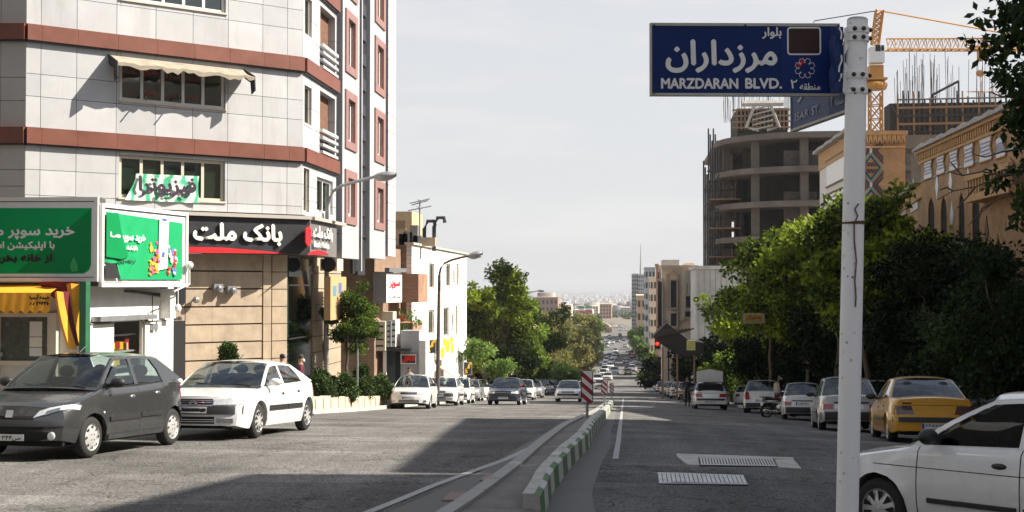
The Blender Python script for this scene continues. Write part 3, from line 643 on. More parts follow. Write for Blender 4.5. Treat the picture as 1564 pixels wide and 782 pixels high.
# ---- street facade
def sE(px, out=0): return FE.s_(px, out)
zE = lambda px, py: FE.z_(px, py)
e1 = sE(513); strip = [(sE(513), sE(520.5))]
colsE = [0, sE(483), sE(500), e1]
for k in (-1, 0, 1):
    bt, bb = storey(k); top = storey(k+1)[1]; z0 = bt if k >= 0 else zbot
    holes = [(sE(464.5), sE(475), bt+.93, top-.42), (sE(488), sE(511), bt+.02, top-.28)] if k >= 0 else [(sE(463.6), sE(472), z0+.15, top-.2), (sE(484), sE(508), z0+.25, top-.35)]
    panels(FE, colsE, z0, top, 3, holes, clad)
    window(FE, off, *holes[0], 1, cream_frame, curtain, fw=.05)
    if k < 0: window(FE, off, *holes[1], 2, white_frame, curtain, fw=.09)
    else:
        h = holes[1]; FE.piece('balcony_recess', h[0], h[1], -.31, -.28, h[2], h[3], M('brown_curtain', (.14,.07,.04), .9, var=.4, scale=5), off)
        zr = (h[3]-h[2])
        for q in range(4):
            FE.piece('railing_bar', h[0]-.06, h[1]+.0, -.02, .14, h[2]+.02+q*.27, h[2]+.13+q*.27, white_frame if q == 3 else clad, off)
            FE.piece('railing_gap', h[0], h[1], -.27, -.24, h[2]+.14+q*.27, h[2]+.28+q*.27, strip_dk, off)
panels(FE, colsE, storey(2)[0], ztop, 4, [], clad)
for k in (0, 1, 2):
    bt, bb = storey(k)
    for i in range(3): FE.piece('red_band_panel', colsE[i]+.004, colsE[i+1]-.004, -.3, .16, bb, bt-.02, redband, off)
    FE.piece('band_shadow_strip', .0, e1, -.3, .10, bb-.05, bb, strip_dk, off)  # same painted shade strip along the street side
zb1 = zE(540, 397)
def strip_piece(x0, x1, o, z0, mat, nm): FE.piece(nm, sE(x0), sE(x1), -.32, o, z0, ztop, mat, off)
strip_piece(513.4, 520, -.10, zbot-1.2, strip_dk, 'dark_recess')
zbb = zE(545, 396)
def bay(x0, x1, zlo, wx0, wx1, wys, o=.06):
    a0, a1 = sE(x0), sE(x1); holes = []
    for y0, y1 in wys:
        z1, z0 = zE((wx0+wx1)/2, y0), zE((wx0+wx1)/2, y1); holes.append((sE(wx0), sE(wx1), z0, z1))
    hs = sorted(holes, key=lambda h: h[2]); z = zlo; FE.piece('bay_panel', a0, holes[0][0], -.3, o, zlo, ztop, clad, off); FE.piece('bay_panel', holes[0][1], a1, -.3, o, zlo, ztop, clad, off)
    for h in hs+[None]:
        z1 = h[2] if h else ztop
        if z1 > z: FE.piece('bay_panel', holes[0][0]+.001, holes[0][1]-.001, -.3, o-.002, z, z1, clad, off)
        if h: z = h[3]
    fw = (holes[0][1]-holes[0][0])*.2; 
    for h in hs:
        mb = MB()
        for q in ((h[0],h[0]+fw,h[2],h[3]),(h[1]-fw,h[1],h[2],h[3])): FE.box(mb, q[0],q[1],-.3,o+.07,q[2],q[3])
        FE.box(mb, h[0]+fw,h[1]-fw,-.3,o+.068,h[2],h[2]+.32); FE.box(mb, h[0]+fw,h[1]-fw,-.3,o+.068,h[3]-.32,h[3]); mb.build('window_surround', pinkfr, off)
        window(FE, off, h[0]+fw, h[1]-fw, h[2]+.32, h[3]-.32, 1, white_frame, curtain, inner=-.12, fw=.14)
hb = 122*1.0
bay(520.2, 546, zbb, 523.5, 541, [(261,343),(141,229),(19,114),(-104,-2)])
strip_piece(546, 550, -.2, zbb-.6, strip_dk, 'dark_recess'); FE.piece('white_fin', sE(550)+0, sE(551.4), -.3, .05, zbb-.5, ztop, clad, off)
strip_piece(551.4, 562.5, -.14, zE(556,420), charcoal, 'dark_shaft')
for q in range(12): FE.piece('shaft_louvre', sE(553), sE(561), -.14, -.05, zE(556,330)+q*1.1, zE(556,330)+q*1.1+.5, strip_dk, off)
bay(562.5, 586.5, zE(575,395), 569, 584.5, [(277,351),(169,249),(60,144),(-52,39)])
strip_piece(586.5, 592.5, -.2, zE(590,393), strip_dk, 'dark_recess')
cE = [sE(592.5), sE(598), FE.L]
panels(FE, cE, zE(598,392), ztop, 16, [], clad)
FE.piece('soffit', 0, FE.L, -8, -.05, zbot-.4, zbot-.3, strip_dk, off)
# ---- bank at street level
bank = thing('bank_branch', 'bank branch with black fascia sign and beige stone walls under the office block', 'bank', (-15,42,zg(42)))
zf1, zf0 = FC.z_(400,333,.3), FC.z_(400,388,.3)
ledge = MB(); FC.box(ledge, 2.0, FC.L+.15, -.3, .45, zf1, zf1+.12); FE.box(ledge, 0, sE(512), -.3, .45, zf1, zf1+.12); ledge.build('ledge', clad2, bank)
sC = lambda px, o=0: FC.s_(px, o)
FC.piece('fascia', sC(283,.3), FC.L+.12, -.3, .32, zf0, zf1, charcoal, bank)
FE.piece('fascia', -.10, sE(514,.3), -.3, .30, zf0+.002, zf1-.002, M('grey_fascia', (.16,.15,.145), .5, var=.1), bank)
redp = M('bright_red', (.55,.012,.02), .45, var=.05)
mb = MB(); FC.pxpoly(mb, [(285,377),(340,378),(400,383),(440,387.5),(285,386)], .32, .335); mb.build('red_stripe', redp, bank)
mb = MB(); fletter(mb, FC, 'بانک ملت', 296, 342, 430, 373, .42, .035); tw = mb.build('lettering', M('cream_letter', (.80,.77,.68), .5, var=0), bank, 'raised cream letters reading بانک ملت')
mb = MB(); fletter(mb, FC, 'بانک ملت', 296, 342, 430, 373, .40, .05); fletter(mb, FC, 'بانک ملت', 296, 342, 430, 373, .37, .05); mb.build('letter_backing', black, bank)
mb = MB(); FE.pxpoly(mb, [(467,350),(473,345),(476,352),(475,372),(471,377),(467,370)], .32, .36); mb.build('emblem', redp, bank)
mb = MB(); fletter(mb, FE, 'بانک ملت', 479, 347, 508, 367, .40, .03); mb.build('lettering', sign_white, bank); mb = MB(); fletter(mb, FE, 'Bank Mellat', 480, 370, 503, 378, .40, .015, False); mb.build('lettering', sign_white, bank)
mb = MB(); FE.pxpoly(mb, [(470,389),(476,384),(486,382),(496,384),(503,389)], .31, .33); mb.build('red_arc', redp, bank)
# stone wall courses
zgr = zg(40)-.2; NC = 9; hh = (zf0-zgr)/NC; s0, s1 = sC(283,-.5), sC(413,-.5)
FC.piece('wall_core', s0-2.9, s1, -1.2, -.56, zgr-.3, zf0, joint, bank)
for i in range(NC):
    for a, b in ((s0-2.6, s0-.02), (s0, s0+.95), (s0+.95, s1-.32)): FC.piece('stone_course', a+.004, b-.004, -.6, -.45-.004*(i%2), zgr+i*hh+.045, zgr+(i+1)*hh-.005, travert if b-a < 3 or 1 else travert2, bank)
    FC.piece('stone_course', s1-.3, s1, -.6, -.42, zgr+i*hh+.01, zgr+(i+1)*hh-.005, travert2, bank)
glz = glass_mat('shopfront_glass', (.30,.38,.36), .16, .05)
def shopwin(F, a0, a1, z0, z1, parent, o=-.52):
    mb = MB(); F.box(mb, a0,a1,o,o+.012,z0,z1); w = mb.build('shop_window', glz, parent)
    F.piece('room_back', a0-.1, a1+.1, o-.3, o-.25, z0, z1, M('green_grey_room', (.26,.33,.30), .8, var=.3, scale=2), w)
    n_ = int((z1-z0)/.16)
    for i in range(n_//2): F.piece('blind_slat', a0+.03, a1-.03, o-.15, o-.06, z0+i*.16, z0+i*.16+.05, M('slat', (.62,.64,.62), .6, var=.1), w)
    for i in (.45,.8): F.piece('mullion', a0, a1, o-.02, o+.03, z0+(z1-z0)*i, z0+(z1-z0)*i+.05, dk_metal, w)
shopwin(FC, s1+.02, FC.L-.95, zgr, zf0, bank)
for i in range(NC):
    FC.piece('stone_course', FC.L-.93, FC.L-.35, -.75, -.45, zgr+i*hh+.02, zgr+(i+1)*hh-.01, travert2, bank)
    FE.piece('stone_course', sE(478,-.5), sE(499,-.5), -.75, -.45, zgr+i*hh+.02, zgr+(i+1)*hh-.01, travert2, bank)
    FE.piece('stone_course', sE(499,-.5)+.02, sE(520,-.5), -.75, -.47, zgr+i*hh+.02, zgr+(i+1)*hh-.01, travert, bank)
shopwin(FE, .1, sE(478,-.5)-.02, zgr, zf0, bank)
def wallbox(F, px, py, w, h, o0, o1, mat, parent, nm): a, z = F.s_(px,o1), F.z_(px,py,o1); return F.piece(nm, a-w/2, a+w/2, o0, o1, z-h/2, z+h/2, mat, parent)
for px, py in ((333,440),(354,443)):
    a, z = FC.s_(px,-.3), FC.z_(px,py,-.3); mb = MB(); FC.box(mb, a-.16,a+.16,-.44,-.22,z-.14,z+.14); mb.sphere(FC.pt(a,-.18,z), .10); mb.build('alarm_speaker', metal, bank)
mb = MB(); p = FC.pt(FC.s_(301,-.2),-.25,FC.z_(301,458,-.2)); mb.sphere(p,.12); mb.tube([p,FC.pt(FC.s_(296,-.4),-.44,p[2]+.0)], .03); mb.build('security_camera', metal, bank)
mb = MB(); fletter(mb, FC, 'بانک ملت', 263, 483, 278, 489, -.44, .02); mb.build('lettering', black, bank)
# dark doorway strip
FC.piece('doorway', FC.s_(256,-.45), FC.s_(283,-.45), -.6, -.40, zgr, FC.z_(270,490,-.45), black, bank)
FC.piece('lintel', FC.s_(250,-.45), FC.s_(283,-.45), -.6, -.38, FC.z_(270,463,-.45), FC.z_(270,395,-.45), strip_dk, bank)
ac = thing('air_conditioner', 'cream outdoor air conditioner unit hanging under the bank facade', 'air conditioner', FE.pt(sE(508),.2,zE(508,415)))
mb = MB(); a = sE(503,.2); FE.box(mb, a, a+1.0, -.15, .5, zE(508,414), zE(508,396)); mb.build('case', cream_frame, ac)
mb = MB(); FE.box(mb, a-.02, a-.002, 0, .02, 0, .02); mb = MB(); c_ = FE.pt(a-.012, .18, zE(508,405)); mb.lathe([(.0,0),(.28,0),(.28,-.02),(.0,-.02)], c_, 'y', 20); mb.build('fan', black, ac)
# hoarding between bank and shops
hd = thing('notice_board', 'tan notice board with small blue and white posters beside the bank', 'board', FE.pt(sE(512,.4),.4,zE(512,470)))
mb = MB(); FE.box(mb, sE(503,.4), sE(527,.4), .2, .45, zE(515,486), zE(515,423)); mb.build('panel', M('tan_board', (.52,.32,.15), .7, var=.12), hd)
for x, y, c in ((512,444,(.1,.25,.4)),(520,440,(.12,.16,.35)),(524,455,(.6,.6,.6))):
    FE.piece('poster', FE.s_(x,.46)-.25, FE.s_(x,.46)+.25, .451, .46, FE.z_(x,y+8,.46), FE.z_(x,y-8,.46), M('poster_%d'%x, c, .6, var=.1), hd)

# ================================================================ KIOSK with green billboards (front left)
K1 = Face((-22, 27.6), (-12.34, 27.95)); K2 = Face((-12.30, 27.97), (-11.66, 32.1))
ki = thing('street_kiosk', 'white kiosk cabin with an open serving hatch and shutters behind the dark grey hatchback', 'kiosk', (-13,30,zg(30)))
KB = Face((-12.75, 28.35), (-12.15, 32.3)); zk0 = zg(29)-.2
hx0, hx1 = KB.s_(172), KB.s_(218); hz0, hz1 = KB.z_(195,570), KB.z_(195,491); zkt = KB.z_(195,432)
for a0, a1, z0, z1 in ((0,hx0,zk0,zkt),(hx1,KB.L,zk0,zkt),(hx0,hx1,zk0,hz0),(hx0,hx1,hz1,zkt)): KB.piece('wall_panel', a0, a1, -.08, 0, z0, z1, plaster_w, ki)
mb = MB(); mb.prism([KB.pt(0,-.09,0)[:2], KB.pt(KB.L,-.09,0)[:2], KB.pt(KB.L,-.14,0)[:2], KB.pt(0,-.14,0)[:2]], zk0, hz0); mb.build('lining', plaster_w, ki)
KBk = MB(); KB.box(KBk, 0, KB.L, -2.6, -2.5, zk0, zkt); KB.box(KBk, 0, .06, -2.5, -.1, zk0, zkt); KB.box(KBk, KB.L-.06, KB.L, -2.5, -.1, zk0, zkt); KB.box(KBk, 0, KB.L, -2.5, 0, zkt, zkt+.06); KBk.build('cabin', plaster_w, ki)
for q, zz in enumerate((.12,.5,.9)):
    KB.piece('shelf', hx0-.05, hx1+.05, -.9, -.2, hz0+zz*(hz1-hz0)*.8, hz0+zz*(hz1-hz0)*.8+.04, steel, ki)
yl = M('yellow_pack', (.75,.50,.02), .5, var=.15); rdp = M('red_pack', (.5,.05,.04), .5, var=.1); brn = M('carton', (.35,.22,.11), .8, var=.15)
rr = random.Random(3)
for q in range(22):
    a = rr.uniform(hx0+.1, hx1-.1); sh = rr.choice((.12,.5)); z = hz0+sh*(hz1-hz0)*.8+.04; h = rr.uniform(.14,.3)
    mb = MB(); c_ = KB.pt(a, -rr.uniform(.3,.7), z+h/2+.003*q); mb.cbox(c_, (rr.uniform(.1,.2),.12,h), rr.uniform(-.5,.5)); mt_ = rr.choice((yl,yl,rdp,brn)); solo('snack_packet', mb, mt_, 'small %s packet on the %s shelf inside the kiosk hatch' % ({'yellow_pack':'yellow','red_pack':'red','carton':'brown'}[mt_.name], 'lower' if sh < .3 else 'upper'), 'packet', group='packets inside the kiosk hatch')
for a0, a1, rz_ in ((KB.s_(135), hx0-.03, 0), (hx1+.03, KB.s_(251), 0)):
    KB.piece('shutter', a0, a1, .02, .07, KB.z_(195,600), KB.z_(195,491), plaster_w, ki)
    KB.piece('shutter_frame', a0, a1, .07, .09, KB.z_(195,493), KB.z_(195,491), metal, ki)
KB.piece('hatch_header', hx0-.9, hx1+.3, 0, .25, hz1+.04, hz1+.16, metal, ki)
mb = MB()
for i in range(2): mb.tube([KB.pt(KB.s_(190+i*10),.03,KB.z_(195,445)), KB.pt(KB.s_(238),.12,KB.z_(238,449+i*3))], .03, 5)
mb.tube([KB.pt(KB.s_(228),.1,KB.z_(228,449)), KB.pt(KB.s_(228),.1,KB.z_(228,492))], .015, 5)
mb.tube([KB.pt(KB.s_(215)+.2*math.cos(t),.1,KB.z_(222,455)-.35-.3*math.sin(t)) for t in [0,.5,1,1.5,2,2.5,3.1]], .012, 4)
mb.build('cable', dk_metal, ki)
mb = MB(); KB.box(mb, KB.s_(226), KB.s_(232), .02, .16, KB.z_(228,504), KB.z_(228,494)); mb.build('junction_box', metal, ki)
mb = MB(); KB.box(mb, KB.s_(245), KB.s_(253), .0, .3, KB.z_(250,486), KB.z_(250,441)); mb.build('meter_frame', white_frame, ki)
# green post, door wall, orange awning facing the camera
KD = Face((-22, 28.02), (-12.9, 28.2)); zD = lambda px, py: KD.z_(px, py)
dw = thing('corner_shop', 'grey framed shop door and window under the orange awning at the far left', 'shop', (-15,29,zg(29)))
KD.piece('wall', 0, KD.L, -.2, -.05, zk0, zD(80,430), M('grey_shopfront', (.50,.48,.44), .6, var=.1), dw)
mb = MB(); fx = [KD.s_(p) for p in (2,74,105)]; fz = [zD(40,x) for x in (600,551,484,478)]
for q in ((fx[0]-.1,fx[1]+.12,fz[2],fz[3]),(fx[0]-.1,fx[0],fz[0],fz[2]),(fx[1],fx[1]+.12,fz[0],fz[2]),(fx[0],fx[1],fz[1]-.1,fz[1])): KD.box(mb, q[0],q[1],-.05,.03,q[2],q[3])
mb.build('door_frame', cream_frame, dw)
KD.piece('pane', fx[0], fx[1], -.03, -.015, fz[1], fz[2], M('dusty_glass', (.085,.095,.075), .25, var=.4, scale=6), dw)
KD.piece('pillar', KD.s_(78), KD.s_(90), -.05, .12, zk0, zD(80,478), cream_frame, dw)
for q, (x0,y0,x1,y1,c) in enumerate(((46,491,65,514,(.62,.62,.58)),(46,515,65,530,(.70,.66,.58)),(46,531,65,544,(.62,.64,.62)))):
    KD.piece('poster', KD.s_(x0), KD.s_(x1), -.014, -.006-.001*q, zD(x0,y1), zD(x0,y0), M('paper_%d'%q, c, .8, var=.05), dw)
KD.piece('door_handle', KD.s_(-1), KD.s_(8), .03, .1, zD(5,544), zD(5,538), steel, dw)
og = M('orange_fabric', (.80,.36,.02), .75, var=.1, scale=3); og2 = M('gore_orange_fabric', (.80,.38,.03), .75, var=.08); dr = M('dark_red_fabric', (.16,.012,.02), .8, var=.1)  # second orange, slightly yellower, for the side gores
an = thing('orange_awning', 'orange and dark red shop awning with scalloped edge under the left green billboard', 'awning', (-15,28,zD(60,440)))
mb = MB(); A0, A1 = KD.s_(-60,.6), KD.s_(86,.6); zt_, zm_, zl_ = KD.z_(60,432,.0), KD.z_(60,447,.9), KD.z_(60,474,.9); P = []
for i in range(41):
    a = A0+(A1-A0)*i/40; P.append([KD.pt(a,0,zt_), KD.pt(a,.5,zm_+.12), KD.pt(a,.86,zm_), KD.pt(a,.92,zl_-(.05 if i%4 in (1,2,3) else 0)-(.03 if i%4 == 2 else 0))])
mb.grid(P); mb.build('valance', og, an, smooth=50)
mb = MB(); fletter(mb, KD, 'خیمه آرمیا', 46, 451, 76, 458, .94, .012); mb.build('lettering', black, an); mb = MB(); fletter(mb, KD, '۸۸۲۶۴۴۱۰', 46, 461, 76, 466, .94, .01); mb.build('lettering', black, an)
def fan_leaf(x0, x1, xb0, xb1, yt, yb, o, mat):
    mb = MB(); P = []
    for i in range(9):
        t = i/8; y = yt+(yb-yt)*t; c = t**1.8; a = x0+(xb0-x0)*c; b = x1+(xb1-x1)*c
        P.append([KD.pt(KD.s_(a,o), o-t*.3, KD.z_(a,y,o)), KD.pt(KD.s_((a+b)/2,o), o+.12-t*.3, KD.z_(a,y,o)+.02), KD.pt(KD.s_(b,o), o-.02-t*.3, KD.z_(b,y,o))])
    mb.grid(P); return mb.build('side_gore', mat, an, smooth=60)
fan_leaf(84,97,96,110,446,535,.93,og2); fan_leaf(96,106,110,114,446,530,.8,dr); fan_leaf(102,122,113,119,434,526,.62,og2)
fan_leaf(60,118,100,117,431,470,.5,dr)
gp_ = MB(); KD.box(gp_, KD.s_(123,.7), KD.s_(133,.7), .5, .75, zk0, KD.z_(128,430,.7)); solo('green_post', gp_, M('dark_green_paint', (.02,.11,.05), .5, var=.2), 'dark green square post between the orange awning and the white kiosk', 'post')
# billboards
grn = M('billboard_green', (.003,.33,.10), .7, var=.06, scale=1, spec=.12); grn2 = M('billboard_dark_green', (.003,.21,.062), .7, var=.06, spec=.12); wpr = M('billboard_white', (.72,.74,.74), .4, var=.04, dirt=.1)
def board(F, lab, x0, x1, yt0, yt1, yb0, yb1, loc):
    t = thing('billboard', lab, 'billboard', loc); a0, a1 = F.s_(x0), F.s_(x1); fz1, fz0 = F.z_(x1,yt1), F.z_(x1,yb1)
    F.piece('case', a0, a1, -.42, -.03, fz0+.02, fz1-.02, joint, t)
    for q in ((a0,a1,fz0,fz0+.09),(a0,a1,fz1-.09,fz1),(a0,a0+.09,fz0+.09,fz1-.09),(a1-.09,a1,fz0+.09,fz1-.09)): F.piece('frame', q[0],q[1],-.05,.05,q[2],q[3],white_frame,t)
    F.piece('white_sheet', a0+.1, a1-.1, -.02, .0, fz0+.11, fz1-.11, wpr, t); return t, a0, a1, fz0, fz1
t, a0, a1, z0, z1 = board(K1, 'large green billboard facing the camera with white and black Persian writing', -90, 150, 301, 301, 432, 430, (-14,27.8,zD(60,430)))
mb = MB(); X = lambda px: K1.s_(px,.01); Z = lambda py: K1.z_(70,py,.01)
K1.poly(mb, [(X(-85),Z(317)),(X(139),Z(318)),(X(139),Z(405)),(X(136),Z(413)),(X(128),Z(418)),(X(-85),Z(418))], 0, .006); mb.build('print', grn, t)
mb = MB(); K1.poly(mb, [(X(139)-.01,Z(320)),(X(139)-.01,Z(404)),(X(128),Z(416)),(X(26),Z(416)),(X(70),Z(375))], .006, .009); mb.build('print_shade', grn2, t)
mb = MB(); K1.poly(mb, [(X(113),Z(392)),(X(118),Z(404)),(X(119),Z(414)),(X(110),Z(415)),(X(107),Z(408)),(X(109),Z(400))], .009, .011); mb.build('leaf_mark', M('leaf_green', (.03,.34,.10), .5, var=0), t)
mb = MB(); fletter(mb, K1, 'خرید سوپر مارکت', -60, 344, 113, 365, .013, .012); mb.build('lettering', wpr, t); mb = MB(); fletter(mb, K1, 'با اپلیکیشن اسنپ', -32, 369, 83, 383, .013, .008); mb.build('lettering', wpr, t)
mb = MB(); fletter(mb, K1, 'از خانه بخرید', -14, 388, 79, 402, .013, .02); K1.box(mb, X(82),X(83),.01,.013,Z(403),Z(387)); mb.build('lettering', black, t)
t, a0, a1, z0, z1 = board(K2, 'torn bright green billboard with a white phone and groceries facing the street', 153, 285, 303, 325, 432, 438, (-12,30,zD(60,430)))
zz = lambda px, py: K2.z_(px, py, .02); ss = lambda px: K2.s_(px, .02)
mb = MB(); P = []; n_ = 26
for i in range(n_+1):
    x = 159+(277-159)*i/n_; row = []
    for j in range(13):
        tq = j/12; yt = 323+(341-323)*i/n_; yb = 427 if i > 4 else 402; bump_ = .016*math.sin(i*1.7+j*.9)*(1 if i < 9 else .35)+.02*max(0,1-i/8)*math.sin(j*1.9+i)
        row.append(K2.pt(ss(x), .03+bump_+.02, zz(x, yt+(yb-yt)*tq)))
    P.append(row)
mb.grid(P); mb.build('print', M('billboard_bright_green', (.008,.31,.11), .45, var=.06), t, smooth=80)
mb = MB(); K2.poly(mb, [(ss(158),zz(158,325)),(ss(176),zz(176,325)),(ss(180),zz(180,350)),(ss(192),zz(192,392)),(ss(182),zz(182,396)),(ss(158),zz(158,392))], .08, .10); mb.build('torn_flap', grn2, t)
mb = MB(); K2.poly(mb, [(ss(157),zz(157,400)),(ss(173),zz(173,404)),(ss(181),zz(181,425)),(ss(157),zz(157,425))], .085, .09); mb.build('hole', black, t)
mb = MB(); K2.poly(mb, [(ss(240),zz(240,333)),(ss(254),zz(254,336)),(ss(252),zz(252,410)),(ss(238),zz(238,413))], .07, .09); mb.build('phone_print', wpr, t)
mb = MB(); K2.poly(mb, [(ss(243),zz(243,333)),(ss(251),zz(251,335)),(ss(250),zz(250,338)),(ss(244),zz(244,337))], .09, .094); K2.poly(mb, [(ss(244),zz(244,385)),(ss(248),zz(248,385)),(ss(247),zz(247,393)),(ss(243),zz(243,393))], .09, .094); mb.build('phone_screen_mark', M('ink_blue', (.05,.1,.3), .5, var=0), t)
cols = [M('grocery_%d'%i, c, .5, var=.1) for i, c in enumerate(((.8,.25,.02),(.65,.02,.02),(.8,.55,.05),(.7,.65,.6),(.6,.1,.25),(.1,.2,.5)))]
for q in range(64):
    side = q % 2; px = (rr.uniform(226,239) if not side else rr.uniform(254,266)); y = rr.uniform(380,420) if q > 4 else rr.uniform(368,385); r_ = rr.uniform(1.0,2.6); r2 = r_*rr.uniform(.8,2.4)
    mb = MB(); K2.poly(mb, [(ss(px+r_*math.cos(a)), zz(px, y+r2*math.sin(a))) for a in [i*math.pi/3+.3 for i in range(6)][::-1]], .06, .075+.0004*q); mb.build('grocery_print', cols[q%6], t)
mb = MB(); fletter(mb, K2, 'خرید سوپر', 186, 358, 222, 371, .09, .015); mb.build('lettering', wpr, t); mb = MB(); fletter(mb, K2, 'بااپلیکیشن', 190, 375, 210, 383, .09, .01); mb.build('lettering', wpr, t); mb = MB(); fletter(mb, K2, 'ما', 168, 355, 184, 362, .112, .01); mb.build('lettering', wpr, t)
mb = MB(); fletter(mb, K2, 'از خانه بخرید', 181, 396, 207, 402, .09, .006); mb.build('lettering', black, t)
bl = MB(); p = K2.pt(ss(268), .1, zz(268,471)); bl.sphere((p[0],p[1],p[2]), .09, sc=(1,1,1.3)); bl.tube([(p[0],p[1],p[2]+.1),(p[0],p[1],p[2]+.7)], .012, 5); p2 = K2.pt(ss(283), .15, zz(283,405)); bl.sphere(p2,.1); bl.tube([p2,(p2[0],p2[1],p2[2]-.5),K2.pt(ss(262),.1,zz(262,445))], .02, 5)
solo('hanging_bulb', bl, sign_white, 'bare white bulb and cable hanging below the torn billboard', 'bulb')
# ================================================================ MORE LEFT SIDE
# white brick building with a brown side wall
wbk = M('white_brick', (.78,.76,.72), .8, extra=brick_extra((.80,.78,.74),(.72,.70,.66),(.52,.50,.47), 1.2, .55, .28))
brbk = M('brown_brick', (.28,.18,.11), .9, extra=brick_extra((.30,.19,.12),(.24,.155,.10),(.20,.15,.11), 2.2, .5, .18))
WA, WB_ = (-12, 68), (-12, 91.3); FW = Face(WA, WB_); FWs = Face((-20, 68), WA)
wh = thing('white_brick_building', 'white brick building with narrow windows and a brown side wall beyond the office block', 'building', (-14,80,zg(80)))
zt_ = FW.z_(670, 381); zb_ = zg(90)-2
holes = []
for x0,x1,y0,y1 in ((655.5,663.5,402,441),(681.5,688,403,438),(692,694.5,414,432),(697.5,700.5,403,437),(654.5,663,474,512),(677.5,685.5,470,515),(690.5,692.5,480,507),(696,699,467,513),(696,698.8,530,556)):
    holes.append((FW.s_(x0),FW.s_(x1),FW.z_(x0,y1),FW.z_(x0,y0)))
ab = sorted(set([0,FW.L]+[h for q in holes for h in q[:2]]))
mb = MB()
for a, b in zip(ab[:-1], ab[1:]):
    zs = [zb_]
    for h in sorted(holes, key=lambda h: h[2]):
        if h[0] <= a+.001 and h[1] >= b-.001: FW.box(mb, a, b, -.3, 0, zs[-1], h[2]); zs.append(h[3])
    FW.box(mb, a, b, -.3, 0, zs[-1], zt_)
mb.build('front_wall', wbk, wh)
for h in holes: window(FW, wh, *h, 1, cream_frame, curtain, inner=-.14, fw=.1)
mb = MB(); mb.prism([(-12.3,68.02),(-12.3,91.2),(-24,91.2),(-24,68.02)], zb_, zt_-.02); mb.build('side_wall', brbk, wh)
FW.piece('roof_coping', -.1, FW.L+.1, -.4, .12, zt_, zt_+.12, cream_frame, wh)
for px,h_,m_ in ((648,1.6,dk_metal),(663,1.8,dk_metal)):
    x = at(px, 372, 74); mb = MB(); z0 = zt_; mb.tube([(x.x,74,z0-.2),(x.x,74,z0+h_*.7),(x.x+.2,74,z0+h_),(x.x+.6,74,z0+h_),(x.x+.65,74,z0+h_-.3)], .12, 8); mb.build('vent_pipe', m_, wh)
for px,w,h_ in ((610,.8,1.0),(617,.5,.7),(624,.5,.8),(633,.45,1.2),(638,.5,.6),(655,.8,.5)):
    x = at(px,375,71); mb = MB(); mb.cbox((x.x,71,zt_+h_/2),(w,.5,h_)); mb.build('roof_duct', metal if w<.6 else travert2, wh)
bp = at(615,350,95); mb = MB(); 
yb = thing('ochre_rooftop_house', 'small ochre building with a dark doorway standing behind the white brick building', 'building', (bp.x,96,zg(96)))
x0, x1 = at(600,350,95).x, at(629,350,95).x; z0 = at(615,323,95).z
mb.box(x0-3,x1,95,100,zg(96)-1,z0); mb.build('wall', M('ochre', (.52,.38,.22), .85, var=.12), yb)
mb = MB(); mb.box(x1-1.6,x1-.5,94.9,95-.003,z0-3,z0-.7); mb.build('doorway', M('ochre_dark', (.28,.19,.11), .85, var=.1), yb)
an_ = MB(); p = at(641,360,84); q = at(641,306,84); an_.tube([(p.x,84,zt_-.2),(q.x,84,q.z)], .05, 5)
for dz, l in ((0,.7),(-.12,.55),(-.5,.8)): an_.tube([(q.x-l,84,q.z+dz-.2),(q.x+l,84,q.z+dz+.1)], .035, 4); an_.tube([(q.x,84-l,q.z+dz),(q.x,84+l,q.z+dz)], .035, 4)
solo('tv_antenna', an_, metal, 'thin television antenna on the roof of the white brick building', 'antenna')
# shops between: brown link wall, boxes, ac units, signs
sh = thing('shop_row', 'row of small brown shops with balconies between the office block and the white brick building', 'shops', (-12,64,zg(64)))
FS = Face((-12.2, 60.8), (-12.2, 68)); 
FSc = Face((-17, 67.6), (-12, 67.6))
mb = MB(); mb.box(-20,-12.6,60.8,67.9,zg(64)-1,at(640,372,67).z-.3); mb.build('brown_wall', brbk, sh)
def sg(F, x0, x1, y0, y1, o0, o1, mat, nm, par=sh, lab=None):
    a0, a1 = F.s_(x0,o1), F.s_(x1,o1); z1, z0 = F.z_(x0,y0,o1), F.z_(x0,y1,o1); return F.piece(nm, a0, a1, o0, o1, z0, z1, mat, par, lab)
FX = Face((-12.2, 58), (-12.2, 72))
FY = lambda Y: Face((-16, Y), (-8, Y))
grey_box = M('grey_box', (.26,.24,.22), .7, var=.1)
sb = thing('hanging_sign_box', 'white sign box with red Persian lettering on a grey cabin above the shops', 'sign', (-10.5,61,at(600,440,61).z))
f1 = FY(60.5); f2 = Face((-10.95,60.5),(-10.95+.0,63.4))
a = at(570,415,60.5); b = at(590,463,60.5); mb = MB(); mb.box(a.x, b.x, 60.5, 63, b.z, a.z); mb.build('cabin', grey_box, sb)
fB = Face((b.x,60.55),(b.x+.45,62.9)); z1,z0 = fB.z_(600,417),fB.z_(600,462); e_ = fB.L
fB.piece('sign_board', 0, fB.s_(614,0), -.1, 0, z0, z1, sign_white, sb)
fB.piece('awning_roll', 0, fB.s_(617,0), -.1, .15, z1+.05, z1+.25, metal, sb)
mb = MB(); fletter(mb, fB, 'سوپر', 595, 430, 611, 441, .01, .03); mb.build('lettering', redp, sb)
mb = MB(); fletter(mb, fB, 'مارکت', 595, 451, 612, 456, .01, .01); mb.build('lettering', charcoal, sb)
fP = Face((-11.4,63.4),(-10.95,67)); rbk = M('red_brick', (.36,.18,.10), .9, extra=brick_extra((.38,.19,.11),(.30,.15,.09),(.33,.25,.19), 2.5, .5, .18))
for nm, x0,x1,y0,y1 in (('upper_balcony',615,639,418,462),('lower_balcony',605,630,493,531)):
    p0, p1 = at(x0,y0,64.5), at(x1,y1,64.5); mb = MB(); mb.box(p0.x,p1.x,64.5,67.5,p1.z,p0.z); mb.build(nm, rbk, sh)
p0, p1 = at(566,418,63.2), at(612,560,63.2)
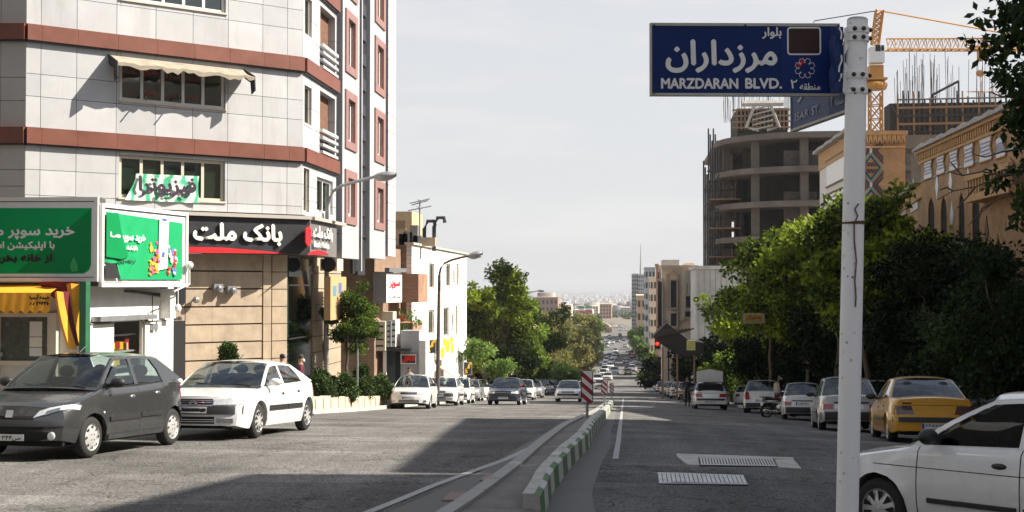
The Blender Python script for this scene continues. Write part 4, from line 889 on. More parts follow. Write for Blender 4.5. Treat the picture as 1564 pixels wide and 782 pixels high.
ac_l = [(572,588,491,536),(590,597,490,530),(598,604,488,530)]
for i, (x0,x1,y0,y1) in enumerate(ac_l):
    p0, p1 = at(x0,y0,61.2+.3*i), at(x1,y1,61.2+.3*i); t = thing('air_conditioner', ['largest cream air conditioner over the shop door, nearest the round tree','grey louvred air conditioner between its cream and green neighbours','pale green air conditioner beside the brick balcony'][i], 'air conditioner', ((p0.x+p1.x)/2,61.5+.3*i,p1.z), 'air conditioners over the shops')
    mb = MB(); mb.box(p0.x,p1.x,61.2+.3*i,62.4+.3*i,p1.z,p0.z); mb.build('case', (cream_frame,metal,white_frame)[i], t)
    for q in range(4): piece('vent_slot', ((p0.x+p1.x)/2,61.19+.3*i,p1.z+.25+q*(p0.z-p1.z-.5)/3), ((p1.x-p0.x)*.7,.02,.09), 0, dk_metal, t)
p0, p1 = at(580,476,62.5), at(600,490,62.5); mb = MB(); mb.box(p0.x,p1.x,62.5,63.5,p1.z,p0.z); mb.build('roof_unit', cream_frame, sh)
pl_ = thing('balcony_plant', 'trailing green plant with an orange pot on the brick balcony', 'plant', at(618,493,65.0)); bq = at(618,486,65.0)
o = bpy.data.objects.new('leaves', leaf_mesh('leaves', [(bq.x+dx,bq.y-.6+dy,bq.z+dz,.35,.5) for dx,dy,dz in ((-.6,0,0),(-.2,.1,.25),(.3,0,.2),(.7,.1,-.1),(.1,-.2,-.5),(-.7,-.1,-.5))], 60, .16, leaf_mat('plant_leaf',(.04,.13,.03),(.12,.26,.05)), bq, seed=4)); o.parent = pl_; o.location = bq-Vector(pl_.location); link(o)
mb = MB(); mb.lathe([(0,0),(.18,0),(.25,.3),(0,.3)], (bq.x,bq.y-.7,bq.z-.1)); mb.build('pot', M('terracotta',(.5,.16,.05),.8), pl_)
# yellow/red shop sign, snack sign, signs of the paint shop
def board2(nm, lab, cat, x0,x1,y0,y1,Y,mat,frame=None,dx=0,depth=.15):
    p0, p1 = at(x0,y0,Y), at(x1,y1,Y); t = thing(nm, lab, cat, ((p0.x+p1.x)/2,Y,p1.z)); F = Face((p0.x,Y),(p1.x,Y+dx)); 
    F.piece('panel', 0, F.L, -depth, 0, p1.z, p0.z, mat, t)
    if frame:
        w = .05
        for q in ((0,F.L,p1.z,p1.z+w),(0,F.L,p0.z-w,p0.z),(0,w,p1.z+w,p0.z-w),(F.L-w,F.L,p1.z+w,p0.z-w)): F.piece('frame', q[0],q[1],-.02,.03,q[2],q[3],frame,t)
    return t, F, p1.z, p0.z
def put(F, t, body, f, out, mat, bold=.01, farsi=True):     # lettering placed as fractions of the board
    t_, F_, z0, z1 = t, F, f[4], f[5]; mb = MB(); O = F_.pt(F_.L*f[0], out, z0+(z1-z0)*f[2])
    letter(mb, body, O, F_.u, F_.n, F_.L*(f[1]-f[0]), (z1-z0)*(f[3]-f[2]), bold, farsi); return mb.build('lettering', mat, t)
ylw = M('sign_yellow', (.62,.36,.02), .5, var=.08)
t, F, a, b = board2('grocery_sign', 'yellow shop sign with red and white writing behind the small round tree', 'sign', 556,573,457,482,60.9,ylw)
put(F,t,'میوه',(.08,.9,.5,.95,a,b),.01,redp,.03); put(F,t,'سبزی',(.1,.9,.08,.45,a,b),.01,redp,.02)
t, F, a, b = board2('snack_sign', 'small black lit sign with red Persian lettering over a shop door', 'sign', 612,636,541,556,62,black,sign_white); put(F,t,'فلافل',(.1,.9,.2,.85,a,b),.02,M('neon_red',(.8,.03,.01),.5,var=0),.04)
t, F, a, b = board2('black_gold_sign', 'black square sign with a golden stroke left of the brown lamp post', 'sign', 651,666,519,540,72,charcoal,metal)
def stroke(F,t,a,b,m_):
    mb = MB(); w = F.L; h = b-a; pts=[(.1,.08),(.35,.2),(.3,.45),(.6,.55),(.7,.8),(.95,.92)]; P=[F.pt(w*u,.05,a+h*v) for u,v in pts]; mb.tube(P,.09,5); mb.build('golden_stroke', m_, t)
gold = M('gold_print', (.75,.45,.03), .5, var=.05); stroke(F,t,a,b,gold)
t, F, a, b = board2('white_gold_sign', 'white banner sign with golden pattern right of the brown lamp post', 'sign', 668,687,517,550,76,sign_white,None,3.2); 
for u,v,r_ in ((.25,.3,.35),(.5,.6,.4),(.75,.45,.3),(.35,.8,.25),(.7,.85,.25)):
    mb = MB(); F.poly(mb,[(F.L*u+r_*math.cos(q),a+(b-a)*v+r_*1.1*math.sin(q)) for q in [i*math.pi/3.5 for i in range(7)]],0,.02+.01*u); mb.build('golden_blob', gold, t)
t, F, a, b = board2('black_gold_sign', 'lower black sign with a golden stroke standing by the end of the white building', 'sign', 708,721,553,573,84,charcoal,metal); stroke(F,t,a,b,gold)
mb = MB(); p = [at(680,555,80),at(702,572,80),at(697,578,76),at(672,560,76)]; mb.add([(q.x,q.y,q.z) for q in p]+[(q.x,q.y,q.z-.08) for q in p],[(0,1,2,3),(4,7,6,5),(0,4,5,1),(1,5,6,2),(2,6,7,3),(3,7,4,0)]); solo('shop_canopy', mb, cream_frame, 'plain cream sloping canopy below the white building windows', 'canopy')
# ground level shop fronts
zs = zg(62)
for i,(x0,x1,y0,y1,m_,nm) in enumerate(((520,546,505,560,M('mint_panel',(.34,.45,.42),.6,var=.1),'mint_panel'),(546,572,500,575,plaster_w,'white_shopfront'),(572,584,535,590,M('shop_stock',(.4,.3,.25),.8,var=.6,scale=3),'shop_stock'),(584,592,530,590,rbk,'brick_pier'),(592,604,530,600,M('shop_dark_glass',(.05,.08,.09),.3,var=.4,scale=2),'shop_glass'),(604,615,530,600,black,'dark_doorway'),(612,640,505,600,clad,'ribbed_shutter'),(640,650,520,600,white_frame,'door'))):
    p0, p1 = at(x0,y0,63-.15*i), at(x1,y1,63-.15*i); mb = MB(); mb.box(p0.x,p1.x,63-.15*i,64.2-.15*i,min(p1.z,zs-.3),p0.z); mb.build(nm, m_, sh)
p0, p1 = at(572,536,62), at(640,505,62); mb = MB(); mb.box(p0.x,p1.x-.4,61.6,63.9,p0.z,p0.z+.15); mb.build('soffit', strip_dk, sh)
for px in (588,):
    p = at(px,536,61.7); piece('white_column', (p.x,61.7,(p.z+zs)/2), (.16,.16,p.z-zs), 0, plaster_w, sh)
# planter of cream blocks with round bushes (stepped down the pavement)
pt = thing('planter_wall', 'stepped cream concrete planter edge holding the round bushes', 'planter', (-10.3,48,zg(48)))
pts = [(472,613),(500,612),(530,616),(560,619),(588,622)]
cb = M('cream_block', (.56,.45,.33), .85, var=.15, scale=3, bump=.2)
gp5 = [gat(x,y) for x,y in ((468,625),(490,624),(510,625),(535,626),(560,627),(590,628))]
for i in range(13):
    y0 = 39.5+i*1.02; x = -10.55+.015*i; z = zg(y0)
    piece('block', (x,y0+.5,z+.13), (.34,.97,.62+.05*(i%3)), 0, cb, pt)
    if i%2: piece('block', (x-1.9,y0+.5,z+.2), (.3,.97,.62), 0, cb, pt)
for i in range(5): piece('block', (-10.75-.4*i,39.3,zg(39.3)+.12), (.39,.34,.6), 0, cb, pt)
bush_m = leaf_mat('bush_leaf', (.018,.045,.012), (.09,.14,.03), .15)
def bush(px, py_top, py_bot, Y, w, lab, seed):
    b = at(px, py_bot, Y); tp = at(px, py_top, Y); h = tp.z-b.z; rnd = random.Random(seed); cl = []
    for i in range(46):
        a = rnd.uniform(0,6.28); v = rnd.uniform(0,1); q = w/2*(math.sin(math.pi*min(1,.15+v*.85))**.6)*rnd.uniform(.5,1.0)*(1.08-v*.5)
        cl.append((b.x+q*math.cos(a), Y+q*math.sin(a), b.z+h*(.04+v*.86), rnd.uniform(.16,.26), min(1,max(0,rnd.gauss(.4,.25)))))
    t = thing('clipped_bush', lab, 'bush', (b.x,Y,b.z), 'round bushes along the planter')
    o = bpy.data.objects.new('foliage', leaf_mesh('foliage', cl, 170, .085, bush_m, (b.x,Y,b.z), droop=-.6, seed=seed)); o.parent = t; link(o)
    mb = MB(); mb.tube([(b.x,Y,b.z-.4),(b.x,Y,b.z+h*.5)], .06, 5); mb.build('stem', bark, t)
bush(490,564,618,43.5,1.05,'largest dark round bush at the near end of the planter beside the white sedan',1)
bush(527,571,612,45.5,.95,'second round bush in the planter behind the thin grey signpost',2)
bush(508,577,606,47.6,.75,'small pointed bush half hidden between the two nearest bushes',6)
bush(552,558,607,48.6,1.0,'tall irregular dark bush right of the thin signpost',3)
bush(581,572,606,51,.9,'farthest round bush in the planter next to the row of parked cars',4)
bush(348,529,556,37.2,.2,'small lone conifer in front of the bank wall above the white sedan',5)
# lamp posts
def lamp_post(lab, base, ytop, arm, head, Y, r, mat, Yb=None):
    b = gat(*base) if Yb is None else at(*base, Yb); 
    g0 = Vector((b.x,b.y,zg(b.y))); a = at(*ytop, Y); t = thing('street_lamp', lab, 'street lamp', g0, 'street lamps on the left pavement')
    mb = MB(); mb.tube([g0, (a.x,Y,a.z)], [r*1.25, r*.8], 10); mb.build('pole', mat, t)
    P = [Vector((a.x,Y,a.z))]; Q = [at(x,y,Y) for x,y in arm]; mb = MB(); mb.tube(P+Q, r*.6, 8); mb.build('arm', mat, t)
    h0, h1 = Q[-1], at(*head, Y); d = (h1-h0); mb = MB(); n_ = 8; Pn = []
    for i in range(n_+1):
        u = i/n_; c = h0+d*u; w = (.10+.14*math.sin(math.pi*min(1,u*1.05))**.7); Pn.append([(c.x, Y+w*math.cos(q)*1.1, c.z+w*.62*math.sin(q)*(1 if math.sin(q) > 0 else 1.5)-.0) for q in [k*math.pi/5 for k in range(11)]])
    mb.grid(Pn); mb.build('lamp_head', metal, t, smooth=50)
    mb = MB(); c = h0.lerp(h1,.62); mb.sphere((c.x,Y,c.z-.10), .17, 10, 6, (1.3,.8,.55)); mb.build('lens', M('lamp_lens',(.45,.45,.42),.2,var=0), t)
lamp_post('tall grey street lamp standing before the bank corner beside the office block', (497,625), (500,318), [(503,303),(509,292),(520,284),(545,277),(572,270)], (605,266), 46, .10, M('pole_grey',(.36,.37,.38),.5,.3,var=.1))
lamp_post('brown street lamp in front of the white brick building', (668,625), (671,420), [(673,410),(679,402),(690,397),(705,393),(716,391)], (737,386), 58, .085, M('pole_brown',(.10,.07,.06),.6,var=.2), Yb=58)
sp = thing('bus_stop_sign', 'thin grey signpost with a flat dark top plate before the round tree', 'signpost', (at(546,620,46.8).x,46.8,zg(46.8)))
p = at(546,522,46.8); mb = MB(); mb.tube([(p.x,46.8,zg(46.8)),(p.x,46.8,p.z)], .045, 8); mb.build('pole', metal, sp)
mb = MB(); mb.box(p.x-.28,p.x+.32,46.7,46.9,p.z-.03,p.z+.03); mb.build('plate', dk_metal, sp)
# ================================================================ RIGHT SIDE: street sign and its pole
po = thing('sign_pole', 'white weathered steel pole holding the blue street signs', 'pole', (0,0,0))
D = 6.9; pt_ = at(1309.5,31,D); pb = at(1294,782,D); dv = (pb-pt_).normalized(); g0 = pt_+dv*((zg(D)+.05-pt_.z)/dv.z)
po.location = (g0.x,g0.y,g0.z)
r0 = .5*33/FPX*D*.995; mb = MB(); mb.tube([g0, pt_.lerp(g0,.5), pt_], [r0,r0*.99,r0*.93], 32); mb.build('shaft', pole_white, po, smooth=40)
mb = MB(); mb.tube([pt_, pt_-dv*.012], [r0*.96,r0*.8], 32); mb.build('cap', metal, po)
axis = lambda py: pt_.lerp(pb, (py-31)/(782-31))
mb = MB(); mb.tube([axis(341)-dv*0, axis(344)], r0*1.03, 24); mb.build('wire_band', M('rusty_wire',(.12,.07,.04),.9), po)
wr = MB(); c = axis(325); 
pts = [axis(y)+Vector((dx,-r0*1.05,0)) for y, dx in ((322,-.004),(332,.012),(345,-.006),(370,-.003),(400,.010),(430,.004),(455,.012),(470,.010))]
wr.tube(pts, .004, 6); wr.tube([axis(343)+Vector((-.055,-r0*1.05,.002)),axis(341)+Vector((0,-r0*1.08,0)),axis(341)+Vector((.058,-r0*.6,.004))], .0045, 6); wr.tube([pts[0], pts[0]+Vector((.02,0,.03))], .004, 5); wr.build('loose_wire', MATS['rusty_wire'], po)
for y in (47,60,117,140):
    c = axis(y); mb = MB(); mb.tube([c+dv*.016, c-dv*.016], r0*1.08, 24); mb.build('clamp_band', pole_white, po)
    for q in (Vector((-r0*.4,-r0*1.08,0)), Vector((r0*.4,-r0*1.08,0)), Vector((r0*1.15,-r0*.2,0))):
        mb = MB(); mb.sphere(c+q, .0125, 8, 6); mb.build('bolt', blackp, po)
blue = M('sign_blue', (.005,.022,.115), .45, var=.08, scale=6, dirt=.04, spec=.25)
let_w = M('sign_letter_white', (.74,.74,.73), .5, var=.05, scale=20, dirt=.1)
# main sign
s0, s1 = at(993,90,D), at(1288,90,D+.0); s1 = at(1288,90,D+.12)
FSg = Face((s0.x,s0.y),(s1.x,s1.y)); zt, zb = FSg.z_(993,35), FSg.z_(993,146)
ss = thing('street_sign', 'large blue boulevard name sign with white Persian and Latin lettering on the white pole', 'street sign', FSg.pt(FSg.L/2,0,zb))
FSg.piece('panel', .006, FSg.L-.03, -.03, 0, zb+.006, zt-.006, blue, ss)
fr = M('sign_frame', (.42,.41,.36), .5, .3, var=.15, dirt=.3)
FSg.piece('frame', 0, FSg.L-.02, -.035, .006, zt-.016, zt, fr, ss); FSg.piece('frame', 0, FSg.L-.03, -.035, .006, zb, zb+.014, fr, ss); FSg.piece('frame', 0, .010, -.035, .005, zb+.014, zt-.016, fr, ss)
FSg.piece('blue_side_panel', FSg.s_(1196), FSg.s_(1266), 0, .001, zb+.016, zt-.018, M('sign_blue_right', (.007,.027,.145), .45, var=.08, spec=.25), ss)
dot = M('sign_dark_bolt', (.01,.012,.03), .5, var=0)
def W_(body, x0,y0,x1,y1, bold=0, farsi=True, F=FSg, t=ss, out=.003): mb = MB(); fletter(mb, F, body, x0,y0,x1,y1, out, bold, farsi); return mb.build('lettering', let_w, t)
W_('مرزداران',1019,62,1187,110,.0062); W_('بلوار',1166,42,1195,59,.0022); W_('MARZDARAN',1011,120,1128,135,.0030,False); W_('BLVD.',1140,120,1195,135,.0030,False); W_('منطقه',1223,127,1254,137,.0012); W_('۲',1209,122,1219,135,.0012)
# masked square with white border, rosette emblem
def rrect(x0,y0,x1,y1,r): 
    P = []
    for cx, cy, a0 in ((x1-r,y1-r,0),(x0+r,y1-r,90),(x0+r,y0+r,180),(x1-r,y0+r,270)):
        for k in range(5): a = R(a0+22.5*k); P.append((cx+r*math.cos(a), cy+r*math.sin(a)))
    return P[::-1]
mb = MB(); FSg.pxpoly(mb, rrect(1204,41,1256,84,5)[::-1], .001, .003); mb.build('square_border', let_w, ss)
mb = MB(); FSg.pxpoly(mb, rrect(1206.5,43.5,1253.5,81.5,3)[::-1], .003, .0045); mb.build('dark_square', M('maroon_black', (.028,.004,.004), .5, var=0), ss)
cx, cy = 1230.5, 104.5; mb = MB(); pr = FSg.pt(FSg.s_(cx),.003,FSg.z_(cx,cy)); u_ = FSg.u; rr_ = 15.5/FPX*D
ros = lambda r_, a: Vector(pr)+u_*(r_*math.cos(a))+Vector((0,0,r_*math.sin(a)))
mb = MB(); mb.add([ros(rr_*.95,R(90)),ros(rr_*.9,R(125)),ros(rr_*.98,R(160)),ros(rr_*.45,R(160)),ros(rr_*.5,R(115)),ros(rr_*.6,R(95))],[(0,1,2,3,4,5)]); mb.build('emblem_red_petal', redp, ss)
mb = MB()
for k in range(8):
    a = R(45*k+22.5); P = [ros(rr_*q, a+d) for q, d in ((.55,-.52),(.78,-.36),(1.0,-.16),(1.0,.16),(.78,.36),(.55,.52))]; mb.tube([p+FSg.n*.003 for p in P], .0019, 5)
mb.build('emblem_rosette', let_w, ss)
for x,y in ((1000,39),(1140,39),(1283,40),(1000,142),(1140,142),(1290,143)): p = FSg.pt(FSg.s_(x,.008),.004,FSg.z_(x,y)); mb = MB(); mb.lathe([(0,-.008),(.006,-.008),(.006,0)], p, 'y', 8); mb.build('rivet', dk_metal, ss)
# crumpled end of another sign folded round the pole
mb = MB(); P = []
for i in range(8):
    t = i/7; y = 40+(141-40)*t; P.append([at(1267+2*math.sin(i*2),y,D-.02), at(1275+2*math.sin(i*1.7),y,D-.05), at(1288+1.5*math.sin(i*2.3),y+1,D-.015)])
mb.grid(P); mb.build('bent_end_panel', blue, ss)
for ys_ in ((42,50,60),(84,93,101,110),(112,118,124)):
    P = [at(1281+2.2*math.sin(y*1.3)+2.5,y,D-.055) for y in ys_]; mb = MB(); mb.tube(P, .0045, 5); mb.build('torn_white_mark', let_w, ss)
mb = MB(); Q=[at(1290,42,D-.02),at(1296,44,D-.03),at(1297,70,D-.03),at(1290,84,D-.03),at(1290,94,D-.03),at(1299,108,D-.03),at(1296,140,D-.02),at(1287,141,D-.02)]
mb.add([q for q in Q]+[q+Vector((0,.012,0)) for q in Q],[tuple(range(8)),tuple(range(8,16))[::-1]]+[(i,8+i,8+(i+1)%8,(i+1)%8) for i in range(8)]); mb.build('bracket', pole_white, ss)
# second sign, turned towards the side street
q0, q1 = at(1208,150,D+.92), at(1292,150,D+.06); F2 = Face((q0.x,q0.y),(q1.x,q1.y)); z0a = F2.z_(1208,200.5)
ztop2 = z0a+.375
s2 = thing('street_sign', 'smaller blue side street sign seen at an angle below the boulevard name sign', 'street sign', F2.pt(F2.L/2,0,z0a))
bl2 = M('sign_blue_dusty', (.028,.055,.16), .5, var=.12, dirt=.1)
F2.piece('panel', .01, F2.L, -.03, 0, z0a+.01, ztop2, bl2, s2); F2.piece('frame', 0, F2.L, -.034, .006, z0a-.004, z0a+.01, fr, s2); F2.piece('frame', 0, .012, -.034, .006, z0a+.01, ztop2, fr, s2)
F2.piece('blue_side_panel', F2.s_(1267), F2.L-.02, 0, .001, z0a+.012, ztop2, blue, s2)
gl = M('dull_letter', (.36,.38,.42), .6, var=.1)
def W2(body,a0,a1,f0,f1,bold=.001,farsi=True):
    mb = MB(); letter(mb, body, F2.pt(F2.L*a0,.003,z0a+.375*f0), F2.u, F2.n, F2.L*(a1-a0), .375*(f1-f0), bold, farsi); mb.build('lettering', gl, s2)
W2('ISAR',.10,.36,.13,.26,.001,False); W2('ST.',.42,.56,.13,.26,.001,False); W2('ایثار',.15,.70,.42,.85,.003); W2('خیابان',.6,.74,.85,.97); W2('منطقه',.84,.97,.14,.24); W2('۲',.76,.81,.16,.32)

# ================================================================ RIGHT SIDE BUILDINGS
ybrick = M('yellow_brick', (.42,.25,.12), .85, extra=brick_extra((.44,.265,.125),(.37,.215,.10),(.30,.20,.12), 3.2, .5, .16))
ybrick2 = M('yellow_brick_trim', (.46,.28,.13), .85, var=.16, scale=3, dirt=.15)
tile_w = M('glazed_tile', (.52,.52,.55), .35, var=.18, scale=5)
turq = M('turquoise_tile', (.06,.26,.24), .4, var=.1); navy = M('navy_tile', (.012,.012,.07), .45, var=.1); brn_t = M('brown_tile', (.13,.06,.03), .6, var=.1)
FR = Face((13, 57), (13, 36.5)); zr_ = lambda px, py: FR.z_(px, py); sr = lambda px: FR.s_(px)
ab_ = thing('arched_brick_building', 'long ochre brick building with pointed arch windows and glazed tile panels on the right', 'building', (16,48,zg(48)))
ztR = FR.z_(1410,231); zbR = zg(57)-.6
arches = [((545,577),465,650),((605,637),455,710),((690,722),435,700),((755,793),425,682)]
cv = lambda x: 1244+x/3.128
cw = lambda y: 150+y/3.128
H_ = []
for (x0,x1),yt,yb in arches: H_.append((sr(cv(x0)), sr(cv(x1)), zr_(cv(x0),cw(yb)), zr_(cv((x0+x1)/2),cw(yt))))
bigx = (sr(1508), sr(1508)+3.0, zbR, zr_(1534,352))
H_.append(bigx)
def arch_pts(a0,a1,z0,z1,n=6):
    w = a1-a0; rise = min((z1-z0)*.45, w*1.15); P = [(a0,z0),(a0,z1-rise)]
    for i in range(1,n): t = i/n; P.append((a0+w/2*(1-math.cos(t*math.pi/2))*.0+a0*0+w/2*t**1.25*1.0, z1-rise+rise*math.sin(t*math.pi/2)**.92)) if 0 else P.append((a0+w/2*(t**1.35), z1-rise*(1-t)**1.0*(1-.35*math.sin(math.pi*t)) ))
    P.append((a0+w/2, z1)); L_ = P[:]; 
    for p in L_[::-1][1:]: P.append((2*(a0+w/2)-p[0], p[1]))
    return P
# wall built in vertical strips: full between openings, sill and arched spandrel at openings
zc = ztR-.55
prev = 0
def strip_wall(F, a, b, z0, z1, par, mat): F.piece('brick_wall', a, b, -.14, 0, z0, z1, mat, par)
for h in sorted(H_):
    strip_wall(FR, prev, h[0], zbR, zc, ab_, ybrick); prev = h[1]
    if h[2] > zbR: strip_wall(FR, h[0], h[1], zbR, h[2], ab_, ybrick)
    P = arch_pts(*h); mid = (h[0]+h[1])/2; k = len(P)//2; half = P[1:k+1]
    L1 = half+[(mid,zc),(h[0],zc)]; R1 = [(2*mid-x,z) for x,z in L1][::-1]
    mb = MB(); FR.poly(mb, L1, -.04, 0); FR.poly(mb, R1, -.04, 0); mb.build('arch_spandrel', ybrick, ab_)
    mb = MB(); o = [FR.pt(a,.0,z) for a,z in P]; mb.tube(o, .035 if h is not bigx else .06, 5); mb.build('arch_moulding', ybrick2, ab_)
    FR.piece('dark_opening', h[0]-.05, h[1]+.05, -.06, -.03, h[2]-.2, h[3]+.1, M('dark_room', (.012,.008,.006), .9, var=.2), ab_)
strip_wall(FR, prev, FR.L, zbR, zc, ab_, ybrick)
mb = MB(); mb.prism([(13.3,56.9),(13.3,36.6),(30,36.6),(30,56.9)], zbR, zc-.3); mb.build('mass', ybrick, ab_)
# cornice: corbelled row and tile coping, each a part
FR.piece('cornice', -.1, FR.L, -.5, .12, zc, zc+.14, ybrick2, ab_); FR.piece('cornice', -.15, FR.L, -.5, .26, ztR-.12, ztR-.0, ybrick2, ab_)
n_ = 64
for i in range(n_): a = i*FR.L/n_; FR.piece('corbel', a+.03, a+.03+FR.L/n_*.5, 0, .18, zc+.14, ztR-.12, ybrick2, ab_)
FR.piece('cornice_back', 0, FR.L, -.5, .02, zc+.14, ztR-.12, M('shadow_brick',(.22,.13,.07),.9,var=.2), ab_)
mb = MB()
grey_tile = M('grey_roof_edge', (.35,.33,.31), .8, var=.2)
for i in range(12): a = i*FR.L/12; FR.poly(mb := MB(), [(a,ztR),(a+FR.L/12,ztR+.02),(a+FR.L/12,ztR+.22),(a+.05,ztR+.08)], -.5, .42); mb.build('coping_tile', grey_tile, ab_)
# glazed panels, trapezoid
pan = [((528,572),290,392),((588,632),265,370),((650,697),240,352),((720,772),215,335),((795,860),185,310),((875,925),190,290)]
for i, ((x0,x1),yt,yb) in enumerate(pan):
    a0,a1 = sr(cv(x0)), sr(cv(x1)); z1 = zr_(cv(x0),cw(yt)); z0 = zr_(cv(x0),cw(yb)); m = (z0+z1)/2; t = (a1-a0)*.14
    P = [(a0,z0+.1),(a0+.0+t*.4,z0),(a1-t*.4,z0),(a1,z0+.1),(a1-t,m),(a1,z1-.1),(a1-t*.4,z1),(a0+t*.4,z1),(a0,z1-.1),(a0+t,m)]
    mb = MB(); FR.poly(mb, P, 0, .05); mb.build('glazed_panel', tile_w, ab_)
    for q in range(4): FR.piece('script_line', a0+t+.05, a1-t-.05, .05, .056, z0+.2+q*(z1-z0-.4)/4, z0+.27+q*(z1-z0-.4)/4, M('slate_blue_tile',(.16,.17,.30),.5,var=.3,scale=20), ab_)
    mb = MB(); mb.tube([FR.pt(a,.05,z) for a,z in P+[P[0]]], .035, 4); mb.build('panel_edge', ybrick2, ab_)
zq = zr_(1407,278); FR.piece('turquoise_line', 0, FR.L, 0, .04, zq, zq+.07, turq, ab_)
for x,y in ((590,420),(655,400),(740,395),(660,560),(825,640)):
    a, z = sr(cv(x)), zr_(cv(x),cw(y)); mb = MB(); FR.poly(mb, [(a-.28,z),(a,z-.6),(a+.28,z),(a,z+.6)], 0, .03); mb.build('tile_diamond', tile_w if y<600 else brn_t, ab_)
# balustrade of small arches
a0, a1 = sr(cv(815)), sr(cv(945)); z0, z1 = zr_(cv(820),cw(465)), zr_(cv(820),cw(395)); FR.piece('balcony_slab', a0-.1, a1+2, 0, .7, z0-.25, z0, ybrick2, ab_); FR.piece('balcony_rail', a0-.1, a1+2, .45, .7, z1, z1+.2, ybrick2, ab_)
for i in range(14): FR.piece('baluster', a0+i*(a1+2-a0)/14, a0+i*(a1+2-a0)/14+.14, .5, .64, z0, z1, ybrick2, ab_)
FR.piece('balcony_shadow_wall', a0, a1+1.9, .0, .02, z0, z1, M('shade_brick',(.16,.10,.06),.9,var=.2), ab_)  # thin sheet in darkened brick colour, painted shade behind the balusters
wu = MB(); FR.box(wu, sr(cv(735)), sr(cv(795)), .1, .8, zr_(cv(735),cw(712)), zr_(cv(735),cw(688))); wu.build('window_unit', steel, ab_)
# ---- tower with brick pattern
T1 = Face((13,70.8),(15.4,70.8)); T2 = Face((13,86),(13,70.8)); tw_ = thing('patterned_brick_tower', 'square ochre brick tower with navy and turquoise diamond patterns and arched cornice', 'building', (15,76,zg(76)))
zT = T1.z_(1380,206); a1 = T1.s_(1384); zTb = zg(86)-1
mb = MB(); mb.prism([(13.05,70.82),(13+a1,70.82),(13+a1,85.9),(13.05,85.9)], zTb, zT); mb.build('wall', ybrick, tw_)
T1.piece('cornice', -.15, a1+.1, -.3, .22, zT, zT+.22, ybrick2, tw_); 
for i in range(9): x = i*a1/9; mb = MB(); T1.poly(mb, [(x+.02,zT),(x+.02,zT-.5),(x+.10,zT-.34),(x+a1/18,zT-.18),(x+a1/9-.10,zT-.34),(x+a1/9-.02,zT-.5),(x+a1/9-.02,zT)], 0, .14); mb.build('corbel_arch', ybrick2, tw_)
T1.piece('corbel_band', 0, a1, 0, .08, zT-.72, zT-.62, ybrick2, tw_)
# pattern: nested rhombi and chevrons
cxp = T1.s_(1331); hw = .62
z_a, z_b = T1.z_(1331,263), T1.z_(1331,305)
def rh(c, z, w, h, t, mat, o, nm='pattern_band'):
    P = [(c-w,z),(c,z+h),(c+w,z),(c,z-h)]; Q = [(c-w+t,z),(c,z+h-t*h/w),(c+w-t,z),(c,z-h+t*h/w)]
    for i in range(4):
        j = (i+1)%4; mb = MB(); T1.poly(mb, [P[i],P[j],Q[j],Q[i]], 0, o); mb.build(nm, mat, tw_)
for zc_ in (T1.z_(1331,256), T1.z_(1331,308)):
    hR = abs(T1.z_(1331,256)-T1.z_(1331,308))/2*.86
    rh(cxp, zc_, hw, hR, .07, turq, .03); rh(cxp, zc_, hw*.86, hR*.86, .09, navy, .028)
    for q in range(-3,4):
        for p_ in range(-3,4):
            if abs(q)+abs(p_) < 5 and (q*3+p_*5)%3 != 0:
                T1.piece('mosaic_tile', cxp+q*.085-.03+.03*(p_%2), cxp+q*.085+.035+.03*(p_%2), 0, .022, zc_+p_*hR*.15-.05, zc_+p_*hR*.15+.05, navy if (q+p_)%2 else brn_t, tw_)
dz = abs(T1.z_(1331,256)-T1.z_(1331,308))
for zc_ in (T1.z_(1331,256)+dz/2, T1.z_(1331,256)-dz/2, T1.z_(1331,256)-1.5*dz):
    for sd in (-1,1):
        for q, (mt) in enumerate((navy, brn_t, navy)):
            w = hw*(1.02-.18*q); b_ = cxp+sd*hw*1.08; mb = MB(); hh_ = dz*.40-q*.16
            T1.poly(mb, [(b_,zc_+hh_),(b_,zc_+hh_-.1),(b_-sd*hh_*.72,zc_),(b_,zc_-hh_+.1),(b_,zc_-hh_),(b_-sd*(hh_*.72+.09),zc_)][::sd], 0, .03-.003*q); mb.build('chevron', mt, tw_)
    mb = MB(); T1.poly(mb, [(cxp-.13,zc_),(cxp,zc_+.18),(cxp+.13,zc_),(cxp,zc_-.18)], 0, .03); mb.build('tile_diamond', tile_w, tw_)
wst = M('white_stone_wall', (.62,.60,.56), .7, var=.08, dirt=.1)
zl = T2.z_(1290,205)-.4; T2.piece('white_facade', 0, T2.L-.6, 0, .12, zTb, zl-1.0, wst, tw_)
T2.piece('brick_frieze', 0, T2.L-.3, 0, .2, zl-1.0, zl+.1, ybrick2, tw_)
for i in range(9): T2.piece('eave_tile', i*T2.L/9, (i+1)*T2.L/9-.15, -.2, .6, zl+.1+.04*(i%2), zl+.3+.04*(i%2), grey_tile, tw_)
for y0,y1 in ((242,285),(293,338)):
    a0_,a1_ = T2.s_(1262,.2), T2.s_(1318,.2); z1_, z0_ = T2.z_(1262,y0+6,.2), T2.z_(1262,y1,.2); T2.piece('white_panel', a0_, a1_, .12, .16, z0_, z1_, sign_white, tw_)
    for q in ((a0_-.1,a1_+.1,z1_,z1_+.1),(a0_-.1,a1_+.1,z0_-.1,z0_)): T2.piece('panel_frame', q[0],q[1],.12,.22,q[2],q[3],brn_t,tw_)
